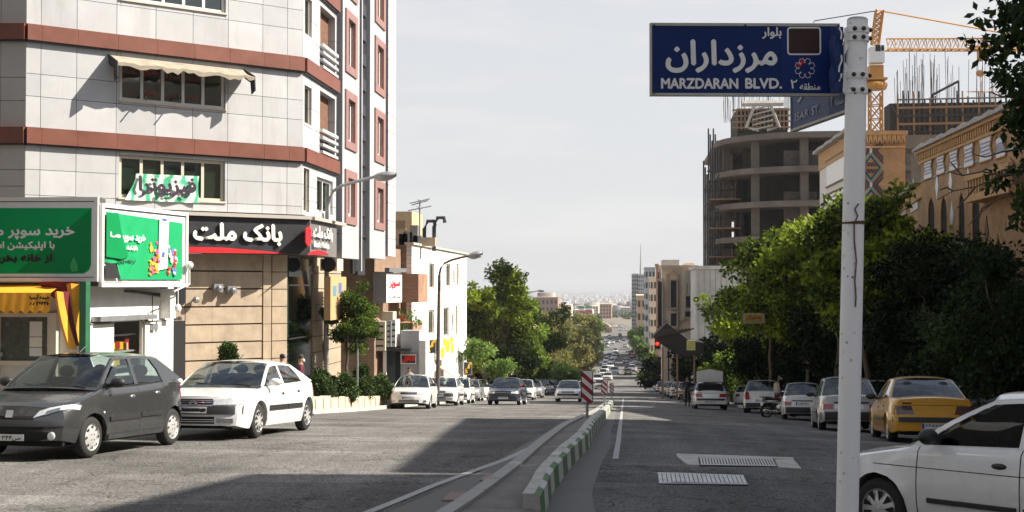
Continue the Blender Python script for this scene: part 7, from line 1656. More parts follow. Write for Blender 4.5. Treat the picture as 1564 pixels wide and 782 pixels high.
XAN = dict(kind='sedan', L=4.44, W=1.755, H=1.38, wb=2.74, fo=.92, r=.305, top=[(0,.64),(.12,.70),(.3,.735),(.7,.79),(1.15,.86),(1.3,.885),(2.4,.91),(3.6,.945),(4.1,.97),(4.44,.93)], A=(1.18,2.0), C=(3.30,4.10), doors=[1.38,2.38,3.28], B=2.38, Cw=(3.50,3.12), paint=cw_, bow=(.16,.12), feat=feat_xantia, rim='multi', tumble=.20, handle=trimb, mirror=cw_)
KIA = dict(kind='sedan', L=4.25, W=1.67, H=1.42, wb=2.41, fo=.85, r=.29, top=[(0,.60),(.12,.67),(.3,.73),(.7,.80),(1.1,.885),(1.25,.905),(2.4,.92),(3.3,.95),(3.6,.98),(4.1,.97),(4.25,.92)], A=(1.08,1.85), C=(2.95,3.50), doors=[1.25,2.2,3.0], B=2.2, Cw=(3.08,2.85), paint=cw_, bow=(.18,.12), feat=feat_kia, rim='multi', tumble=.20)
P405 = dict(kind='sedan', L=4.40, W=1.70, H=1.41, wb=2.67, fo=.83, r=.295, top=[(0,.62),(.08,.68),(.3,.71),(.7,.77),(1.2,.86),(1.3,.875),(2.4,.90),(3.4,.93),(3.65,.95),(4.2,.93),(4.40,.89)], A=(1.22,2.0), C=(3.05,3.62), doors=[1.38,2.38,3.22], B=2.38, Cw=(3.28,3.0), paint=cyel, bow=(.10,.09), feat=feat_405, rim='holes', tumble=.18, handle=trimb)
PRI = dict(kind='sedan', L=3.95, W=1.605, H=1.45, wb=2.345, fo=.72, r=.275, top=[(0,.60),(.06,.66),(.3,.70),(.9,.80),(1.1,.86),(1.2,.88),(2.2,.90),(3.1,.92),(3.3,.935),(3.8,.92),(3.95,.88)], A=(1.08,1.68), C=(2.85,3.28), doors=[1.2,2.12,2.92], B=2.12, Cw=(2.98,2.78), paint=cw_, bow=(.08,.07), feat=feat_pride, rim='holes', tumble=.15, pillar=.06)
TIB = dict(kind='sedan', L=4.05, W=1.63, H=1.43, wb=2.40, fo=.72, r=.285, top=[(0,.60),(.10,.68),(.3,.745),(.6,.80),(.95,.865),(1.1,.90),(1.3,.915),(2.4,.94),(3.3,.96),(3.55,.98),(4.0,.97),(4.15,.92)], A=(1.05,1.82), C=(2.92,3.45), doors=[1.16,2.2,3.02], B=2.2, Cw=(3.05,2.82), paint=cw_, bow=(.18,.12), feat=feat_tiba, rim='multi', tumble=.19, handle=trimb, pillar=.075, side_glass=glass_mat('side_glass_dark', (.022,.028,.028), -.015, .02))
SUV = dict(kind='hatch', L=4.02, W=1.75, H=1.56, wb=2.59, fo=.80, r=.31, top=[(0,.66),(.12,.76),(.4,.86),(1.0,.96),(1.15,.98),(2.4,1.0),(3.3,1.03),(3.8,1.05),(4.02,1.0)], A=(1.05,1.70), C=(3.55,3.90), doors=[1.2,2.18,3.1], B=2.18, Cw=(3.42,3.30), paint=cw_, bow=(.16,.10), feat=feat_suv, rim='multi', tumble=.18)
def nrm(y): s = slope(y); return Vector((0,-s,1)).normalized()
def orient(head, y, loc):                                        # heading in plan, laid on the slope
    up = nrm(y); f = Vector((head.x, head.y, 0)); f = (f-up*f.dot(up)).normalized(); l = up.cross(f); m = Matrix((f, l, up)).transposed(); return m.to_euler()
def put_wheels(root, S, front_px, rear_px, sd, drop=.006):
    """stand the car with its near wheels (side sd) on the two pixels"""
    a, b = gat(*front_px), gat(*rear_px); a.z = b.z = 0; h = (a-b).normalized(); lft = Vector((-h.y,h.x,0))
    mid = (a+b)/2-lft*sd*(S['W']/2-.115); cx = mid+h*(-(S['L']/2-(S['fo']+S['wb']/2)))*1.0
    root.location = (cx.x, cx.y, zg(cx.y,cx.x)+drop); root.rotation_euler = orient(h, cx.y, cx); return root
def put_end(root, S, px, py, rear=False, yaw=0, Y=None):
    """stand the car so that its nearer end sits at the pixel; headed up or down the street"""
    p = gat(px, py) if Y is None else at(px, py, Y); sgn = 1 if rear else -1; h = Vector((math.sin(R(yaw)), sgn*math.cos(R(yaw)), 0)); c = Vector((p.x,p.y,0))+(h if rear else -h)*(S['L']/2-.1)
    root.location = (c.x, c.y, zg(c.y,c.x)+.006); root.rotation_euler = orient(h, c.y, c); return root
c206 = make_car('parked_car', H206, 'dark grey hatchback parked at the left edge in front of the kiosk'); put_wheels(c206, H206, (141,698), (248,681), 1)
cxan = make_car('parked_car', XAN, 'white liftback with chevron badge parked behind the dark grey hatchback'); put_wheels(cxan, XAN, (391,669), (459,658), 1)
ckia = make_car('parked_car', KIA, 'white rounded sedan at the front of the parked row beyond the bushes'); put_end(ckia, KIA, 624, 625, yaw=3)
ctib = make_car('white_car', TIB, 'white car cut off by the right edge just behind the sign pole'); 
p = at(1352,812,12.15); ctib.location = (0,0,0)
hd_ = Vector((-.655,.755,0)).normalized(); lf = Vector((-hd_.y,hd_.x,0)); fw0 = Vector((p.x,p.y,0)); cx_ = fw0-lf*(TIB['W']/2-.115)-hd_*(TIB['L']/2-TIB['fo']); ctib.location = (cx_.x,cx_.y,zg(cx_.y,cx_.x)+.006); ctib.rotation_euler = orient(hd_, cx_.y, cx_)
ctax = make_car('taxi', P405, 'yellow taxi sedan seen from behind, parked right of the sign pole'); put_end(ctax, P405, 1428, 680, True, 4)
P2 = dict(P405, paint=cw_, tail_mat=redl, open_boot=True); c405o = make_car('parked_car', P2, 'white hatchback with its boot lid raised, stopped on the right of the avenue'); put_end(c405o, P2, 1086, 626, True, 1)
m = MB(); 
Xf = lambda d: P2['L']/2-d
for (a, b) in ((3.60,2.95),): 
    P = [[(Xf(3.15+.10*t), -.66+1.32*k/6, 1.40+.62*t-.10*abs(k-3)/3*t) for k in range(7)] for t in (0,.25,.5,.75,1)]; m.grid(P); m.grid([[(v[0]+.04,v[1],v[2]-.03) for v in r_][::-1] for r_ in P])
m.build('raised_boot_lid', cw_, c405o, local=True, smooth=50)
m = MB(); m.box(Xf(4.25),Xf(3.5),-.62,.62,.60,.93); m.box(Xf(4.30),Xf(3.1),-.60,.60,.93,1.27); m.build('open_boot', gapm, c405o, local=True)
cpri = make_car('parked_car', PRI, 'white boxy sedan seen from behind left of the sign pole'); put_end(cpri, PRI, 1228, 643, True, 6)
csuv = make_car('parked_car', SUV, 'white tall hatchback with high red tail lamps behind the motorcycle'); put_end(csuv, SUV, 1164, 632, True, 8)
def cp_(root, S, px, py, lab, paint=None, rear=False, yaw=0, group=None, Y=None):
    r_ = copy_tree(root, (0,0,0), (0,0,0), lab, group, 'parked_car', paint); return put_end(r_, S, px, py, rear, yaw, Y)
gl_ = 'cars parked along the left kerb'; gr_ = 'cars parked along the right kerb'
ckia['group'] = gl_; cxan['group'] = gl_; c206['group'] = gl_; ctax['group'] = gr_; cpri['group'] = gr_; csuv['group'] = gr_
cp_(cxan, XAN, 669, 620, 'white car directly behind the white rounded sedan in the left row', cw_, yaw=2, group=gl_)
cp_(cpri, PRI, 695, 616.5, 'white car third in the left parked row with a dark bumper', cw_, yaw=2, group=gl_)
cp_(ckia, KIA, 713, 613, 'silver car fourth in the left parked row', csil, yaw=2, group=gl_)
cp_(ckia, KIA, 727, 611, 'white car fifth in the left parked row beside the dark sedan', cw_, yaw=2, group=gl_)
cdk = cp_(make_car('moving_car', dict(P405, paint=cnavy), 'dark navy sedan driving up the left lane beside the parked row'), P405, 768, 620, 'dark navy sedan driving up the left lane beside the parked row', yaw=0) if 0 else None
cdk = make_car('moving_car', dict(P405, paint=cnavy), 'dark navy sedan driving up the left lane beside the parked row'); put_end(cdk, P405, 768, 619, yaw=-1)
cmv = copy_tree(cdk, (0,0,0), (0,0,0), 'white sedan driving up just left of the largest striped board', None, 'moving_car', cw_); put_end(cmv, P405, 867, 614, yaw=0)
cp_(cpri, PRI, 798, 611, 'white car in the left row just right of the dark navy sedan', cw_, yaw=1, group=gl_)
cp_(ckia, KIA, 812, 608, 'silver grey car in the left row behind the white boxy one', csil, yaw=1, group=gl_)
cp_(cpri, PRI, 826, 603, 'small white car in the left row below the green trees', cw_, yaw=1, group=gl_)
cp_(cdk, P405, 846, 597, 'dark blue sedan in the left row left of the moving white sedan', cnavy, yaw=0, group=gl_)
cp_(cdk, P405, 872, 589, 'black car at the bend of the left row beneath the pale trees', cblk, yaw=20, group=gl_)
# right row, near
cp_(cpri, PRI, 1301, 660, 'silver white car hidden mostly by the sign pole', csil, True, 4, gr_)
cp_(csuv, SUV, 1352, 650, 'white hatchback between the sign pole and the yellow taxi', cw_, True, 4, gr_, )
cp_(cdk, P405, 1525, 640, 'silver sedan behind the yellow taxi at the right edge', csil, True, 0, gr_, 33)
cp_(cdk, P405, 1316, 628, 'black car parked in the shade beyond the sign pole', cblk, True, 0, gr_, 47)
cp_(ckia, KIA, 1141, 622, 'white car partly hidden left of the tall hatchback', cw_, True, 4, gr_)
cp_(cpri, PRI, 1112, 612, 'pale car just beyond the hatchback with the raised boot', csil, True, 2, gr_)
# ---- small far cars: one mesh each, copied
sf1 = make_car('far_car', dict(P405, paint=cw_, tail_mat=redl), 'x', False); sf2 = make_car('far_car', dict(PRI, paint=cw_), 'x', False); sf3 = make_car('far_car', dict(SUV, paint=cw_), 'x', False)
far = [ # px, py(bottom), rear?, paint, proto, label
 (912.5,586,0,cw_,2,'white car descending in the left lane beside the smallest striped board'),
 (927.5,581,0,cw_,0,'second white car coming up the left lane behind the first one'),
 (923.7,569,0,cw_,1,'third white car in the oncoming queue'),
 (932,564,0,cw_,2,'fourth white car in the oncoming queue, nearer the centre line'),
 (934,556,0,csil,0,'silver car in the middle of the oncoming queue'),
 (931,548,0,cnavy,2,'dark car left in the oncoming queue'),
 (941,545,0,cblk,0,'black car in the oncoming queue beside the centre'),
 (940,539,0,cw_,1,'small white car at the back of the oncoming queue'),
 (959.6,573.5,1,cgreen,1,'grey green car driving away in the right lane'),
 (965.5,568,1,cw_,2,'white car driving away ahead of the grey green car'),
 (959,565,1,cnavy,0,'dark car hidden ahead of the grey green car'),
 (967,548,1,cred,1,'tiny red vehicle driving away in the middle of the right lane'),
 (959.5,539,1,cw_,1,'white car driving away left of the blue pickup'),
 (969.5,536,1,cblue,2,'blue pickup like vehicle on the far right lane'),
 (962.5,526,1,cw_,0,'white car driving away near the far junction'),
 (968,523,1,csil,1,'silver car driving away near the far junction'),
 (972,527,1,cnavy,2,'dark vehicle on the right before the far junction'),
 (928,526,0,cw_,2,'white car crossing at the left of the far junction'),
 (935.5,525.5,0,cw_,0,'white car in the middle of the far junction'),
 (931,517,0,cw_,1,'tiny white car beyond the far junction'),
 (943,523,0,cgreen,2,'dark green vehicle right of the far junction'),
 (921,575,0,cw_,1,'white car left of the oncoming queue, nearest the autumn trees'),
 (917,595,0,csil,0,'silver sedan in the left lane just beyond the moving white sedan'),
 (938,572,0,csil,2,'silver car beside the centre of the oncoming queue'),
 (925,560,0,cw_,0,'white car at the left edge of the oncoming queue'),
 (926,554,0,csil,1,'silver car behind the white one at the left edge of the queue'),
 (937,550,0,cw_,2,'white car between the black and the silver oncoming cars'),
 (971,557,1,cw_,0,'white car driving away on the right, nearer the parked row'),
 (956,556,1,csil,1,'silver car driving away near the centre'),
 (964,543,1,cblk,2,'black car driving away left of the blue pickup'),
 (955,531,1,cw_,0,'white car driving away just before the junction, near the centre'),
 (953,521,1,csil,1,'silver car crossing the far junction near the centre'),
 (921,521,0,cw_,0,'leftmost white car at the far junction'),
 (926,531,0,csil,2,'silver car waiting left of the far junction'),
 (947,514,1,cred,1,'tiny red car below the road bend')]
bendc = [(923,496.5),(929,497.5),(935,498.5),(941,500),(946,501),(951,505)]
used = {0:0,1:0,2:0}
for px, py, rr_, pc, pr, lab in far:
    S_ = (P405, PRI, SUV)[pr]; root = (sf1, sf2, sf3)[pr]
    q = copy_tree(root, (0,0,0), (0,0,0), lab, 'far cars on the avenue', 'far_car', pc); put_end(q, S_, px, py, bool(rr_), random.uniform(-2,2))
for i, (px, py) in enumerate(bendc):
    q = copy_tree((sf1,sf2,sf3)[i%3], (0,0,0), (0,0,0), ['leftmost','second','third','fourth','fifth','lowest'][i]+' tiny car of the queue on the far road bend, counted from the left', 'cars on the far road bend', 'far_car', (cw_,csil,cbeige)[i%3]); p = gat(px, py); q.location = (p.x,p.y,zg(p.y)+.012); q.rotation_euler = (0,0,R(200))
rq = random.Random(21); ordn = lambda i: '%d%s' % (i, 'th' if 10 <= i%100 <= 20 else {1:'st',2:'nd',3:'rd'}.get(i%10,'th'))
pal = [(cw_,'white'),(cw_,'white'),(cw_,'white'),(csil,'silver'),(csil,'silver'),(cbeige,'beige'),(cnavy,'navy'),(cblk,'black')]
for sd, y0, y1 in ((-1,112,470),(1,84,470)):
    y = y0; i = 0
    while y < y1:
        i += 1; pr = rq.randrange(3); S_ = (P405, PRI, SUV)[pr]; pc, nm_ = rq.choice(pal); x = (-8.7 if sd < 0 else rk(y)-1.15)+rq.uniform(-.15,.15)
        if not (sd < 0 and 150 < y < 156):
            q = copy_tree((sf1,sf2,sf3)[pr], (0,0,0), (0,0,0), 'small %s parked car, %s from the near end of the far %s row' % (nm_, ordn(i), 'left' if sd < 0 else 'right'), 'cars in the long %s parked row' % ('left' if sd < 0 else 'right'), 'far_car', pc)
            h_ = Vector((rq.uniform(-.03,.03), float(sd), 0)); q.location = (x, y, zg(y,x)+.006); q.rotation_euler = orient(h_, y, None)
        y += rq.uniform(5.2, 7.6)
for r_ in (sf1, sf2, sf3):
    for c in kids(r_): bpy.data.objects.remove(c)
    bpy.data.objects.remove(r_)
# ================================================================ TREES
lf_sun = leaf_mat('sunlit_leaf', (.014,.036,.006), (.30,.38,.03), .4, .12); lf_shade = leaf_mat('shaded_leaf', (.004,.008,.003), (.018,.030,.008), .12, .06)  # bright leaves carry painted sun, dark foliage pushed near black for shade
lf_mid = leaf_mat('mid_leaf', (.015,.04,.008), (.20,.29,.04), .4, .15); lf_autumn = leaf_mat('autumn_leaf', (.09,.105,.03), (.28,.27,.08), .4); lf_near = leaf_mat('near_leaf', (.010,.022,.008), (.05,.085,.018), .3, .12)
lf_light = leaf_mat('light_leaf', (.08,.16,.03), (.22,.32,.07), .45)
def T(px, Y, ytop, lab, w, m_, seed, X=None, tr=.32, nc=110, nl=120, ls=.16, group=None, tone=.5, crad=(.35,.6), r0=.13, kind='street_tree'):
    b = at(px, 500, Y); x = b.x if X is None else X; z = zg(Y, x)+.12; top = at(px, ytop, Y).z; h = top-z
    return tree(kind, lab, 'tree', (x, Y, z), h, h*tr, w/2, w/2, nc, nl, ls, m_, bark, seed, group, crad, tone, r0=r0)
gR, gL = 'trees along the right pavement', 'trees along the left pavement'
T(531, 47, 459, 'small round dark green tree growing beside the grey street lamp on the left', 1.7, lf_mid, 11, tr=.68, nc=120, nl=190, ls=.10, crad=(.2,.34), r0=.07, tone=.3)
T(757, 101, 412, 'tallest green tree beyond the white brick building', 5.2, lf_sun, 12, tr=.2, nc=150, nl=120, ls=.30, group=gL, tone=.4, crad=(.4,.8))
T(728, 106, 432, 'green tree behind and left of the tallest left tree', 5.0, lf_mid, 13, tr=.2, nc=130, nl=110, ls=.3, group=gL, tone=.6, crad=(.5,.8))
T(742, 88, 522, 'light green young tree in front of the tallest left tree', 2.6, lf_light, 14, tr=.3, nc=60, nl=100, ls=.22, group=gL, tone=.5)
T(788, 116, 455, 'green tree just right of the tallest left tree', 5.2, lf_mid, 15, tr=.2, nc=140, nl=110, ls=.3, group=gL, tone=.7, crad=(.5,.8))
T(815, 132, 466, 'wide green tree whose crown meets the pale autumn trees', 5.6, lf_mid, 16, tr=.2, nc=140, nl=100, ls=.32, group=gL, tone=.55, crad=(.5,.9))
T(780, 100, 540, 'low dark green tree beneath the tall left trees', 4.0, lf_shade, 17, tr=.2, nc=90, nl=100, ls=.28, group=gL, tone=.9)
T(806, 122, 548, 'low bushy tree at the kerb under the wide green tree', 3.8, lf_mid, 18, tr=.2, nc=80, nl=100, ls=.28, group=gL, tone=.3)
T(842, 165, 486, 'first pale brownish green autumn tree on the left', 5.6, lf_autumn, 19, tr=.2, nc=130, nl=90, ls=.36, group=gL, tone=.5, crad=(.5,.9))
T(862, 195, 480, 'second pale brownish autumn tree on the left', 6.4, lf_autumn, 20, tr=.2, nc=130, nl=90, ls=.42, group=gL, tone=.6, crad=(.6,1.0))
T(885, 235, 481, 'third autumn tree, left of the far queue of cars', 7.6, lf_autumn, 21, tr=.2, nc=130, nl=90, ls=.5, group=gL, tone=.4, crad=(.7,1.2))
T(893, 270, 487, 'dark green tree at the right end of the autumn trees', 7.0, lf_mid, 22, tr=.2, nc=110, nl=90, ls=.55, group=gL, tone=.2, crad=(.7,1.2))
T(850, 150, 548, 'light green bushy tree under the pale autumn trees', 4.6, lf_light, 23, tr=.2, nc=80, nl=90, ls=.34, group=gL, tone=.3, crad=(.5,.8))
T(830, 140, 560, 'small green bush tree between the left trees and the cars', 3.6, lf_mid, 24, tr=.2, nc=60, nl=90, ls=.3, group=gL, tone=.7)
# right pavement
T(1385, 45, 392, 'dark tree in front of the first arch windows', 4.0, lf_shade, 31, X=10.3, tr=.2, nc=130, nl=170, ls=.17, group=gR, tone=.6, crad=(.4,.7))
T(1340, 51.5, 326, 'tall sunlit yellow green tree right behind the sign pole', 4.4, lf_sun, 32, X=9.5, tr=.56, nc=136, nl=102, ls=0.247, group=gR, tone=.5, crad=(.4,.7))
T(1408, 42.5, 386, 'dark bushy tree under the arch windows', 3.8, lf_shade, 40, X=10.4, tr=.15, nc=110, nl=150, ls=.17, group=gR, tone=.7, crad=(.4,.7))
T(1285, 59, 332, 'sunlit green tree just left of the sign pole', 5.6, lf_sun, 33, X=9.6, tr=.56, nc=136, nl=96, ls=0.273, group=gR, tone=.5, crad=(.45,.75))
T(1232, 67, 356, 'bright green tree in front of the unfinished frame', 6.0, lf_sun, 34, X=9.3, tr=.56, nc=129, nl=90, ls=0.299, group=gR, tone=.45, crad=(.5,.8))
T(1180, 80, 385, 'yellowish tree left of the ochre shop sign', 6.0, lf_sun, 35, X=8.8, tr=.56, nc=122, nl=84, ls=0.325, group=gR, tone=.55, crad=(.5,.9))
T(1122, 96, 440, 'yellow green tree beside the blank grey wall', 5.6, lf_sun, 36, X=8.9, tr=.56, nc=130, nl=72, ls=0.364, group=gR, tone=.5, crad=(.5,.9))
T(1475, 38.5, 398, 'black green conifer like tree before the big pointed doorway', 4.4, lf_shade, 37, X=10.0, tr=.15, nc=150, nl=170, ls=.15, group=gR, tone=.4, crad=(.4,.7))
T(1545, 34, 392, 'dark tree with greener leaves at the right edge', 4.2, lf_near, 38, X=10.0, tr=.2, nc=130, nl=170, ls=.15, group=gR, tone=.2, crad=(.4,.7))
T(1105, 90, 545, 'small light green conifer by the right kerb', 3.2, lf_mid, 39, X=6.9, tr=.12, nc=70, nl=110, ls=.24, group=gR, tone=.5)
T(1250, 62, 470, 'dark low tree under the sunlit trees left of the pole', 5, lf_shade, 41, X=10.8, tr=.15, nc=120, nl=130, ls=.2, group=gR, tone=.6, crad=(.5,.9))
T(1195, 72, 480, 'dark low tree under the ochre shop sign', 5, lf_shade, 42, X=10.3, tr=.15, nc=120, nl=130, ls=.2, group=gR, tone=.6, crad=(.5,.9))
for i,(px,Y,yt,w,m_,lab) in enumerate(((1060,128,556,5,lf_shade,'black green bushy tree right of the canopy posts'),(1022,165,553,6,lf_shade,'dark round bush tree left of the canopy'),(1003,200,545,6.5,lf_mid,'dark green tree below the traffic light'),(994,260,520,5.5,lf_mid,'green tree behind the traffic light'),(986,330,503,6,lf_light,'yellow green tree beyond the traffic light'),(979,410,496,6,lf_mid,'dark tree at the foot of the grey towers'))):
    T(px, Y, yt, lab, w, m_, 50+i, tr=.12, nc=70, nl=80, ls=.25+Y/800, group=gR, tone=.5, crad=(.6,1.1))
T(1078, 104, 516, 'black shaded tree under the right end of the dark canopy', 6.5, lf_shade, 71, X=8.2, tr=.12, nc=110, nl=110, ls=.3, group=gR, tone=.5, crad=(.5,.9))
T(1042, 122, 533, 'black shaded tree behind the canopy posts', 6, lf_shade, 72, X=7.0, tr=.12, nc=100, nl=110, ls=.33, group=gR, tone=.5, crad=(.5,.9))
T(1112, 84, 506, 'dark shaded tree behind the small light green conifer', 5.5, lf_shade, 73, X=9.4, tr=.12, nc=110, nl=120, ls=.26, group=gR, tone=.6, crad=(.5,.9))
def hedge(lab, x0, x1, y0, y1, h, seed, mat, ls=.16, n=150):
    rnd = random.Random(seed); cl = []; ym = (y0+y1)/2; base = ((x0+x1)/2, ym, zg(ym))
    for i in range(n): x = rnd.uniform(x0,x1); y = rnd.uniform(y0,y1); cl.append((x,y,zg(y,x)+rnd.uniform(.2,h), rnd.uniform(.4,.7), rnd.random()))
    o = bpy.data.objects.new('hedge', leaf_mesh('hedge', cl, 110, ls, mat, base, seed=seed)); o.location = base; link(o); tag(o, lab, 'hedge')
hedge('dark hedge behind the parked cars below the arched building', 10.9, 12.6, 28, 57, 3.0, 61, lf_shade, n=330)
hedge('dark hedge behind the parked cars between the tower and the unfinished frame', 9.8, 12.4, 58, 100, 3.4, 62, lf_shade, .22, 330)
hedge('dark hedge along the right kerb under the canopy', 6.4, 9, 100, 175, 4.6, 63, lf_shade, .35, 300)
# near tree whose branches hang in from the top right
def near_tree():
    base = Vector((9.4, 16.2, zg(16.2,9.4)+.1)); t = thing('overhanging_tree', 'near dark leafed tree whose branches hang into the top right corner', 'tree', base)
    rnd = random.Random(5); tk = MB(); top = base+Vector((-.4,0,3.6)); limb(tk, base, top, .16, .11, .1, 5, rnd); cl = []
    tips = [((1535,25),.55,5),((1558,75),.6,6),((1552,130),.55,5),((1562,190),.6,6),((1545,8),.4,3),((1575,250),.45,4),((1550,290),.22,1),((1512,10),.18,1),((1580,330),.5,3),((1522,45),.22,2),((1518,105),.22,1),((1526,262),.20,1),((1600,100),.8,8),((1610,200),.8,8),((1535,160),.28,2),((1527,190),.2,1)]
    for (x,y), r_, n in tips:
        p = at(x+30, y, 15.4+rnd.uniform(-.3,.3)); mid = top.lerp(p,.45)+Vector((0,0,.5)); limb(tk, top, mid, .05, .03, .1, 3, rnd); limb(tk, mid, p, .03, .008, .12, 4, rnd)
        for k in range(n*3): cl.append((p.x+rnd.gauss(0,r_*.38), p.y+rnd.gauss(0,.5), p.z+rnd.gauss(0,r_*.38), rnd.uniform(.10,.20), rnd.uniform(.1,.7)))
    for k in range(90): cl.append((9.2+rnd.gauss(0,1.6), 16.2+rnd.gauss(0,1.2), base.z+6+rnd.gauss(0,1.1), rnd.uniform(.4,.6), rnd.random()))
    tk.build('trunk', bark, t)
    o = bpy.data.objects.new('crown', leaf_mesh('crown', cl, 22, .115, lf_near, base, droop=.8, seed=9)); o.parent = t; link(o)
    tw = MB()
    for P in ([(1570,262),(1530,268),(1490,285),(1455,292),(1432,305)],[(1530,268),(1500,262),(1470,268),(1448,262)],[(1490,285),(1478,300),(1462,318)],[(1575,225),(1530,232),(1505,240),(1488,236)],[(1580,300),(1540,296),(1515,310),(1492,330),(1478,345)],[(1515,310),(1500,318),(1496,332)],[(1455,292),(1446,286),(1436,290)],[(1470,268),(1462,260),(1452,248)],[(1560,140),(1530,148),(1512,140)]):
        q = [at(a,b_,15.6+.05*i) for i,(a,b_) in enumerate(P)]; tw.tube(q, [.013-.002*i for i in range(len(q))], 5)
    tw.build('bare_twigs', bark, t)
near_tree()
# ================================================================ PEOPLE
def person(lab, px, Y, h, shirt, trouser, hair=(.015,.012,.01), facing=0, mask=False, step=.25, X=None, arms=((.12,.25),(.12,-.1)), bag=None, Z=None):
    b = at(px, 600, Y); x = b.x if X is None else X; z0 = zg(Y, x)+(.14 if (x > 8 or x < -9.9) else 0); s = h/1.75
    t = thing('person', lab, 'person', (x, Y, z0)); t.rotation_euler = (0,0,R(facing))
    V = [((0,0,.95),.145,.115),((0,0,1.12),.135,.10),((0,.01,1.30),.17,.11),((0,0,1.44),.13,.09),((0,-.01,1.51),.055,.055),((0,.02,1.60),.078,.092),((0,.015,1.69),.070,.085),((0,.01,1.735),.04,.05)]
    E_ = [(i,i+1) for i in range(7)]
    vs = [(Vector(v[0]),v[1],v[2]) for v in V]
    def add(p, a, b_, fr): vs.append((Vector(p), a, b_)); E_.append((fr, len(vs)-1)); return len(vs)-1
    for sd, st in ((-1,step),(1,-step)):
        a = add((sd*.09,0,.88),.095,.10,0); k = add((sd*.10,st*.45+.03,.49),.062,.066,a); f = add((sd*.10,st*.8-.01,.10),.042,.046,k); fo_ = add((sd*.11,st*.8+.05,.035),.040,.03,f); add((sd*.12,st*.8+.19,.03),.035,.022,fo_)
    for sd, (o, fw) in ((-1,arms[0]),(1,arms[1])):
        a = add((sd*.19,0,1.41),.058,.058,3); e = add((sd*(.23+o*.3),-.02+fw*.3,1.13),.042,.042,a); w = add((sd*(.22+o*.2),.08+fw,.90+abs(fw)*.35),.030,.027,e); hnd = add((sd*(.215+o*.15),.12+fw*1.1,.83+abs(fw)*.35),.036,.020,w)
        for q in range(4): add((sd*(.20+o*.15)+sd*(q-1.5)*.018,.15+fw*1.15,.74+abs(fw)*.35+.006*abs(q-1.5)),.009,.009,hnd)
        add((sd*(.175+o*.15),.15+fw*1.1,.80+abs(fw)*.35),.011,.010,hnd)
    me = bpy.data.meshes.new('body'); me.from_pydata([tuple(v[0]*s) for v in vs], E_, []); o = bpy.data.objects.new('body', me); link(o)
    mo = o.modifiers.new('s','SKIN'); 
    for i, v in enumerate(me.skin_vertices[0].data): v.radius = (vs[i][1]*s, vs[i][2]*s); v.use_root = (i == 0)
    o.modifiers.new('u','SUBSURF').levels = 1
    dg = bpy.context.evaluated_depsgraph_get(); nm = bpy.data.meshes.new_from_object(o.evaluated_get(dg)); nm.name = 'body'; bpy.data.objects.remove(o); bpy.data.meshes.remove(me)
    sk_m = M('skin', (.30,.17,.11), .55, var=.08); sm_ = M('cloth_%d_%d_%d' % tuple(int(c*999) for c in shirt), shirt, .9, var=.2, scale=14); tm_ = M('cloth_%d_%d_%d' % tuple(int(c*999) for c in trouser), trouser, .9, var=.2, scale=14); shoe = M('shoe', (.02,.018,.016), .6, var=.1)
    nm.materials.clear()
    for m_ in (sk_m, sm_, tm_, shoe): nm.materials.append(m_)
    for p in nm.polygons:
        c = p.center/s; arm_ = abs(c.x) > .205 and c.z < 1.45
        p.material_index = 0 if c.z > 1.475 else 3 if c.z < .085 else 2 if c.z < .93 and not (arm_ or (abs(c.x) > .17 and c.y > .05 and c.z > .7)) else (0 if (c.z < 1.10 and abs(c.x) > .17) else 1)
    nm.shade_smooth(); o = bpy.data.objects.new('body', nm); o.parent = t; link(o)
    hm = MB(); hm.lathe_s((0,-.005*s,1.685*s), .098*s, 12, 8, (.86,1.02,.84)); ho = hm.build('hair', M('hair', hair, .7, var=.2, scale=30), t, local=True, smooth=60)
    fm = MB(); fm.lathe_s((0,.105*s,1.605*s), .016*s, 8, 5, (.8,1,1.3)); fm.build('nose', sk_m, t, local=True, smooth=60)
    for sd in (-1,1):
        e = MB(); e.lathe_s((sd*.078*s,.01*s,1.61*s), .026*s, 8, 5, (.4,.8,1.2)); e.build('ear', sk_m, t, local=True, smooth=60)
        e = MB(); e.lathe_s((sd*.030*s,.092*s,1.635*s), .011*s, 6, 4, (1,.5,.6)); e.build('eye', black, t, local=True)
    if mask: mm_ = MB(); mm_.lathe_s((0,.085*s,1.575*s), .062*s, 12, 7, (.95,.62,.75)); mm_.build('face_mask', plaster_w, t, local=True, smooth=60)
    return t
maroon = (.12,.018,.035)
person('man in a maroon checked shirt and white face mask walking behind the white liftback', 459, 35.2, 1.78, maroon, (.04,.04,.05), facing=-72, mask=True, X=None, arms=((.05,.10),(.05,-.05)))
person('person in a plain maroon top seen over the roof of the white liftback', 431, 37.0, 1.70, (.17,.02,.05), (.03,.03,.035), facing=60)
person('person in black clothes standing left of the hatchback with the raised boot', 1050, 72, 1.72, (.02,.02,.024), (.015,.015,.018), facing=170, step=.05)
person('person in a purple top walking along the right kerb far off', 1011, 150, 1.7, (.09,.05,.22), (.03,.03,.05), facing=0)
person('person in dark trousers standing by the shops beyond the round bushes', 596, 60.5, 1.7, (.35,.33,.30), (.03,.03,.05), facing=180, step=.04, X=-10.8)
